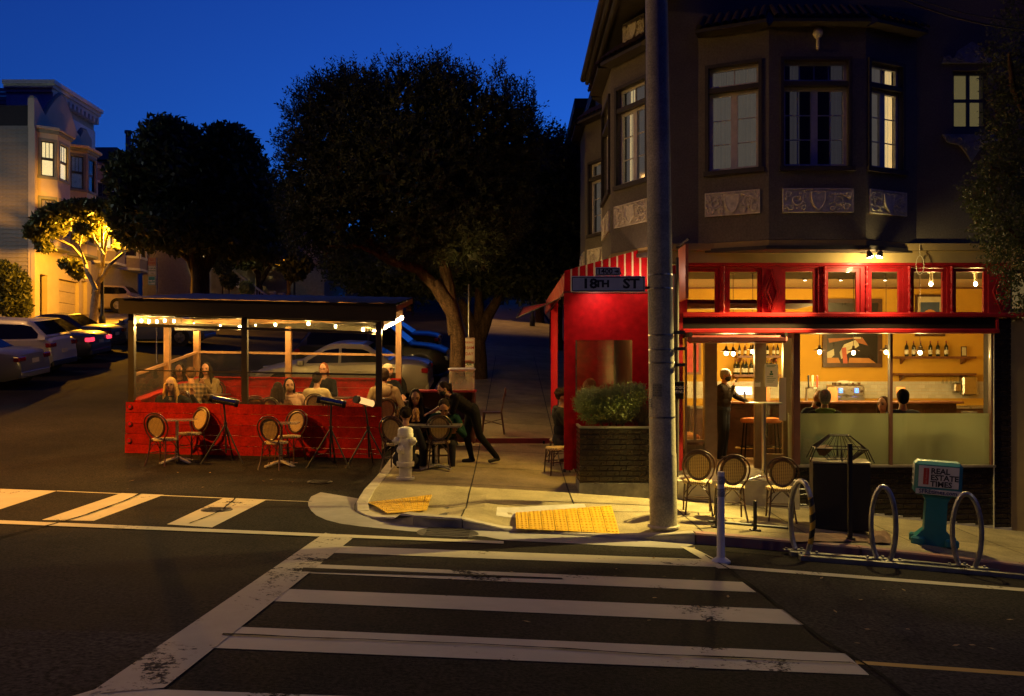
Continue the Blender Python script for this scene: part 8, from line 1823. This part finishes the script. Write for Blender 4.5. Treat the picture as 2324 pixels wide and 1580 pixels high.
# --- shrubs by the white stairs
for i,(px,py,d,r,lb) in enumerate(((520,635,57,20,'round dark shrub in front of the white stairs'),(560,655,57,16,'small green shrub at the foot of the white stairs'),(505,600,57.5,24,'thin reddish shrub left of the white stairs'))):
    t=thing('shrub',lb,'shrub',(XP(px,d),d,G(-18,d)+.1)); limb(t,[(XP(px,d),d,G(-18,d)),P(px,py,d)],[.06,.03],m_bark,'stem'); p_,d_=shell([blob(px,py,r,r,d,.6)],900,.8); crown(t,'crown',m_leafg if i==1 else m_leafb,leaves(p_,d_,.12,.06))
# --- tree at the right edge
D6=11.6; t6=thing('street_tree','leafy tree reaching in from the right edge before the cafe','tree',(XP(2400,D6),D6,G(7.2,D6)+.13))
limb(t6,[(XP(2400,D6),D6,G(7.2,D6)),P(2395,800,D6),P(2380,600,D6),P(2350,400,D6),P(2330,200,D6)],[.16,.14,.12,.09,.05],m_bark,'trunk',10); limb(t6,[P(2380,620,D6),P(2330,560,11.4),P(2290,520,11.3)],[.06,.04,.02],m_bark); limb(t6,[P(2360,450,D6),P(2300,400,11.4),P(2250,380,11.3)],[.06,.04,.02],m_bark); limb(t6,[P(2350,300,D6),P(2300,200,11.4),P(2290,120,11.3)],[.06,.04,.02],m_bark)
B6=[blob(2320,440,95,120,D6,.7),blob(2290,500,60,80,11.4,.5),blob(2330,280,70,120,D6,.7),blob(2340,120,80,130,D6,.7),blob(2300,400,70,60,11.5,.5),blob(2320,580,60,60,11.5,.5),blob(2400,350,120,300,D6,1.),blob(2260,440,55,50,11.4,.4),blob(2318,660,30,50,11.5,.3)]
p_,d_=shell(B6,5200,.8); crown(t6,'crown',m_leaf,sprigs(p_,d_,.16,6,.055,.013,.1))
# --- planter shrub and grasses
sh=thing('planter_shrub','bright green needle leaved shrub growing in the brick planter','shrub',((px0+px1)/2,PD+.3,zt-.03))
Dp=PD+.3; B7=[blob(1330,915,22,22,Dp,.22),blob(1350,930,35,28,Dp,.25),blob(1385,915,38,30,Dp,.26),blob(1420,905,34,30,Dp,.26),blob(1445,895,18,18,Dp,.2),blob(1400,935,45,25,Dp,.25),blob(1345,905,30,18,Dp,.22)]
p_,d_=shell(B7,4200,.7); crown(sh,'foliage',m_leafg,sprigs(p_,d_,.085,8,.036,.0062,.6))
for px in(1350,1380,1405,1430): limb(sh,[(XP(px,Dp)*.5+.5*(px0+px1)/2,PD+.32,zt-.03),P(px,935,Dp)],[.012,.006],m_bark,'stem',6)
gr=thing('planter_grass','reddish dry grasses rising behind the planter shrub','grass',(XP(1420,Dp+.15),Dp+.15,zt-.03)); C=[];A=[];Bv=[]
for k in range(240):
    px=random.gauss(1425,28); c0=Vector((XP(px,Dp+.15),Dp+.15+random.uniform(-.1,.1),zt-.03)); h=random.uniform(.25,.62)*(1.1 if px<1440 else .8); tip=Vector((random.uniform(-.08,.08),random.uniform(-.05,.05),h)); C.append(c0+tip*.5);A.append(tip*.5);Bv.append((.004,0,0))
    for q in range(5): C.append(c0+tip*(.75+.06*q)); A.append((random.uniform(-.02,.02),0,.02)); Bv.append((.008,.004,0))
crown(gr,'blades',leafmat('dry_grass',(.14,.06,.03),(.26,.16,.08)),(np.array([tuple(c) for c in C]),np.array([tuple(a) for a in A]),np.array(Bv,float)))
gr2=thing('planter_grass','dark bristly grass tuft at the right end of the planter','grass',(XP(1460,PD+.25),PD+.25,zt-.03)); C=[];A=[];Bv=[]
for k in range(160):
    c0=Vector((XP(1460,PD+.25)+random.gauss(0,.05),PD+.25+random.gauss(0,.06),zt-.03)); tip=Vector((random.gauss(0,.1),random.gauss(0,.06),random.uniform(.2,.4))); C.append(c0+tip*.5);A.append(tip*.5);Bv.append((.005,0,0))
crown(gr2,'blades',leafmat('dark_grass',(.06,.04,.02),(.12,.09,.04)),(np.array([tuple(c) for c in C]),np.array([tuple(a) for a in A]),np.array(Bv,float)))
# small litter of leaves on the road
lf=[]
for k in range(46):
    px,py=random.choice([(random.uniform(1500,2300),random.uniform(1300,1520)),(random.uniform(250,700),random.uniform(1060,1110)),(random.uniform(1150,2000),random.uniform(1240,1420))]); lf.append(GP(px,py,.012))
C=np.array([tuple(v) for v in lf]); an=rng.random(len(C))*6.28; A=np.stack([np.cos(an),np.sin(an),0*an+.15],1)*.03; Bv=np.stack([-np.sin(an),np.cos(an),0*an+.1],1)*.014
o=link('fallen_leaves',quads_mesh('fallen_leaves',C,A,Bv,M('dead_leaf',(.30,.20,.08),.8))); tag(o,'small dry leaves scattered over the road','leaves',kind='stuff')

# --- dark trees up the right-hand pavement and across the top of the street
for i,(px,d,bl,lb) in enumerate(((1262,38,[(1262,560,70,90),(1240,470,60,70),(1300,500,60,110)],'dark pavement tree up the hill behind the red awning'),(1225,56,[(1215,600,60,50),(1250,560,50,50),(1180,590,50,40)],'farther dark tree at the top of the right pavement'),(930,66,[(930,600,110,45),(860,590,80,45),(1000,590,90,45)],'dark tree closing the street above the black SUV'),(1090,84,[(1090,600,90,45),(1020,590,80,50),(1160,590,80,50),(960,590,80,45)],'farthest dark tree at the top of the street'))):
    x=XP(px,d); t=thing('street_tree',lb,'tree',(x,d,G(x,d)+.1)); limb(t,[(x,d,G(x,d)),P(px,640,d),P(px,590,d)],[.3,.25,.18],m_bark,'trunk'); bb=[blob(a,b,c,e,d,2.5) for a,b,c,e in bl]; p_,d_=shell(bb,4500); crown(t,'crown',m_leafb,cat(leaves(p_,d_,.24,.12),fill(bb,2500,.4,.2)))
# ================================================================ LAMPS
# street lamp posts: a post, arm and head for each, plus one bare spot added at left
m_lpost=M('lamp_post',(.03,.032,.03),.5,.4); m_lhead=M('lamp_head',(.25,.25,.24),.4,.6)
def streetlamp(label,base,h,arm,energy,col,spot=150,aim=None,glow=8):
    t=thing('street_lamp',label,'street lamp',base); mb=MB(); mb.lathe([(.16,0),(.16,.5),(.09,.6),(.06,h)],12); part('post',mb,m_lpost,t,smooth=40)
    mb=MB(); mb.tube([(0,0,h-.3),(arm[0]*.5,arm[1]*.5,h+.1),(arm[0],arm[1],h+.1)],.035,8); part('arm',mb,m_lpost,t,smooth=True)
    mb=MB(); mb.M=Matrix.Translation((arm[0],arm[1],h)); mb.lathe([(.2,.02),(.2,.1),(.1,.2),(.03,.22)],14); part('head',mb,m_lhead,t,smooth=40)
    mb=MB(); mb.M=Matrix.Translation((arm[0],arm[1],h)); mb.lathe([(.17,.015),(.12,-.02),(.003,-.03)],14); part('lens',mb,EM('lens_%s'%label[:9],col,glow),t,smooth=True)
    b=Vector(base); lp=b+Vector((arm[0],arm[1],h-(.09 if spot<175 else .3))); lamp('lamp_light',lp,energy,col,'SPOT' if spot<175 else 'POINT',.12,spot,.35,aim=aim if aim else lp+Vector((0,0,-1)),parent=t); return t
sod=(1,.40,.02)
streetlamp('tall slim street lamp post among the leaves of the umbrella tree',(XP(232,43.5),43.5,G(-20,43.5)+.14),4.85,(.25,.7),7500,sod,175)
streetlamp('street lamp up the hill behind the small yellow tree',(XP(668,58.5),58.5,G(-14.5,58.5)+.1),3.3,(-.1,-2.0),1800,sod,175)
streetlamp('street lamp by the uphill pavement beyond the dark tree',(1.2,52,G(1,52)+.13),7.0,(-1.2,0),1100,(1,.5,.15),95)
streetlamp('street lamp over the road out of view at left',(-13.5,9.2,G(-13.5,9.2)),8.6,(1.0,1.4),8500,(1,.38,.02),74,(-10.4,13.2,.3))
lamp('lamp_light',(-12.6,10.8,G(-13.5,9.2)+8.45),1150,(1,.58,.18),'SPOT',.12,104,.5,aim=(3.5,10.4,4.2))  # second, wider spot without a head, added to reach the facade and pole
streetlamp('street lamp across the road behind the photographer',(-3.2,-4.2,G(-3,-4)),8.2,(.6,1.6),150,(1,.76,.28),160)
streetlamp('street lamp down the road out of view at right',(11.5,1.5,G(11.5,1.5)),8.4,(-1.2,1.0),160,(1,.84,.6),160)
streetlamp('street lamp out of view before the clapboard house',(-27.5,37.,G(-27.5,37)+.14),8.4,(1.0,1.0),520,(.80,.92,.88),176)
streetlamp('street lamp out of view beside the left row of cars',(-19.2,21.5,G(-19.2,21.5)+.14),8.4,(1.2,.8),800,(1,.5,.14),160)
# cafe lamps
warm=(1,.64,.19)
for px,py in ((1648,802),(1664,803),(1708.5,798),(1860,799),(1937,800.5),(2011,799),(2088,800.5)):
    p=P(px,py,16.6); lamp('pendant_light',p+Vector((0,0,-.085)),76,warm,radius=.04)
for px,py in ((2113,645),(2214,645)): p=P(px,py,15.6); lamp('ceiling_light',p+Vector((0,0,-.1)),72,warm,radius=.05)
for px in (1908,2009,1827,1726): p=P(px,644,17.5); lamp('spot_light',(p.x,p.y,ZC-.09),30,warm,'SPOT',.03,120,.6,aim=(p.x,19.4,2.0))
# flood bulbs under the bay
fp=P(1985,583,13.15)
lamp('flood_light',fp+Vector((-.10,-.03,-.06)),4200,(1,.72,.20),'SPOT',.05,62,.7,aim=(.5,12.1,0)); lamp('flood_light',fp+Vector((.10,-.03,-.06)),480,(1,.72,.22),'SPOT',.05,100,.7,aim=(6.0,11.8,-.4)); lamp('flood_light',fp+Vector((0,-.02,-.08)),45,(1,.74,.3),radius=.04)
# a lamp tucked under the side awning lighting the red curtain, one in the enclosure
aw_l=thing('awning_lamp','small spot lamp fixed under the street sign end of the striped awning','lamp',(1.35,AD-.42,3.30)); mb=MB(); mb.lathe([(.03,.0),(.045,.06),(.02,.08)],10); part('shade',mb,m_trimd,aw_l); mb=MB(); mb.tube([(0,0,.08),(0,.4,.1)],.01,5); part('arm',mb,m_trimd,aw_l)
lamp('awning_light',(1.35,AD-.42,3.29),26,(1,.55,.4),'SPOT',.03,120,.9,aim=(1.38,AD,2.75))
lamp('awning_light',(2.0,AD-.35,3.45),10,(1,.6,.4),'POINT',.03)
lamp('awning_light',(.95,14.5,3.12),230,(1,.60,.10),'SPOT',.05,100,.7,aim=(-.7,13.7,0))  # bare spot without a fixture, added to light the sidewalk
lamp('enclosure_light',(1.6,16.0,2.9),34,(1,.55,.2),'POINT',.05)
# parklet bulbs
for (px,py,d,e) in ((338,729,16.4,16),(374,728,16.6,16),(544,742.5,16.4,15),(625,737,18.6,14),(700,735,16.6,16),(762,741,18.6,15),(824,748,16.9,15),(850,752,16.2,7),(440,735,18.9,12),(500,739,18.9,8)):
    p=P(px,py,d); lamp('string_light',p+Vector((0,0,-.075)),e*3.4,(1,.58,.14),radius=.04)
for k in (0,2,4,6,8): p=P(872+k*4.5,743-k*2.4,16.35+.29*k); lamp('string_light',p+Vector((.02,0,-.085)),17,(1,.60,.15),radius=.05)
# the glowing heater
p=GP(838,1062); lamp('heater_light',(XP(833,p.y),p.y+.12,ZP(912,p.y)),1.2,(1,.4,.1),radius=.08)
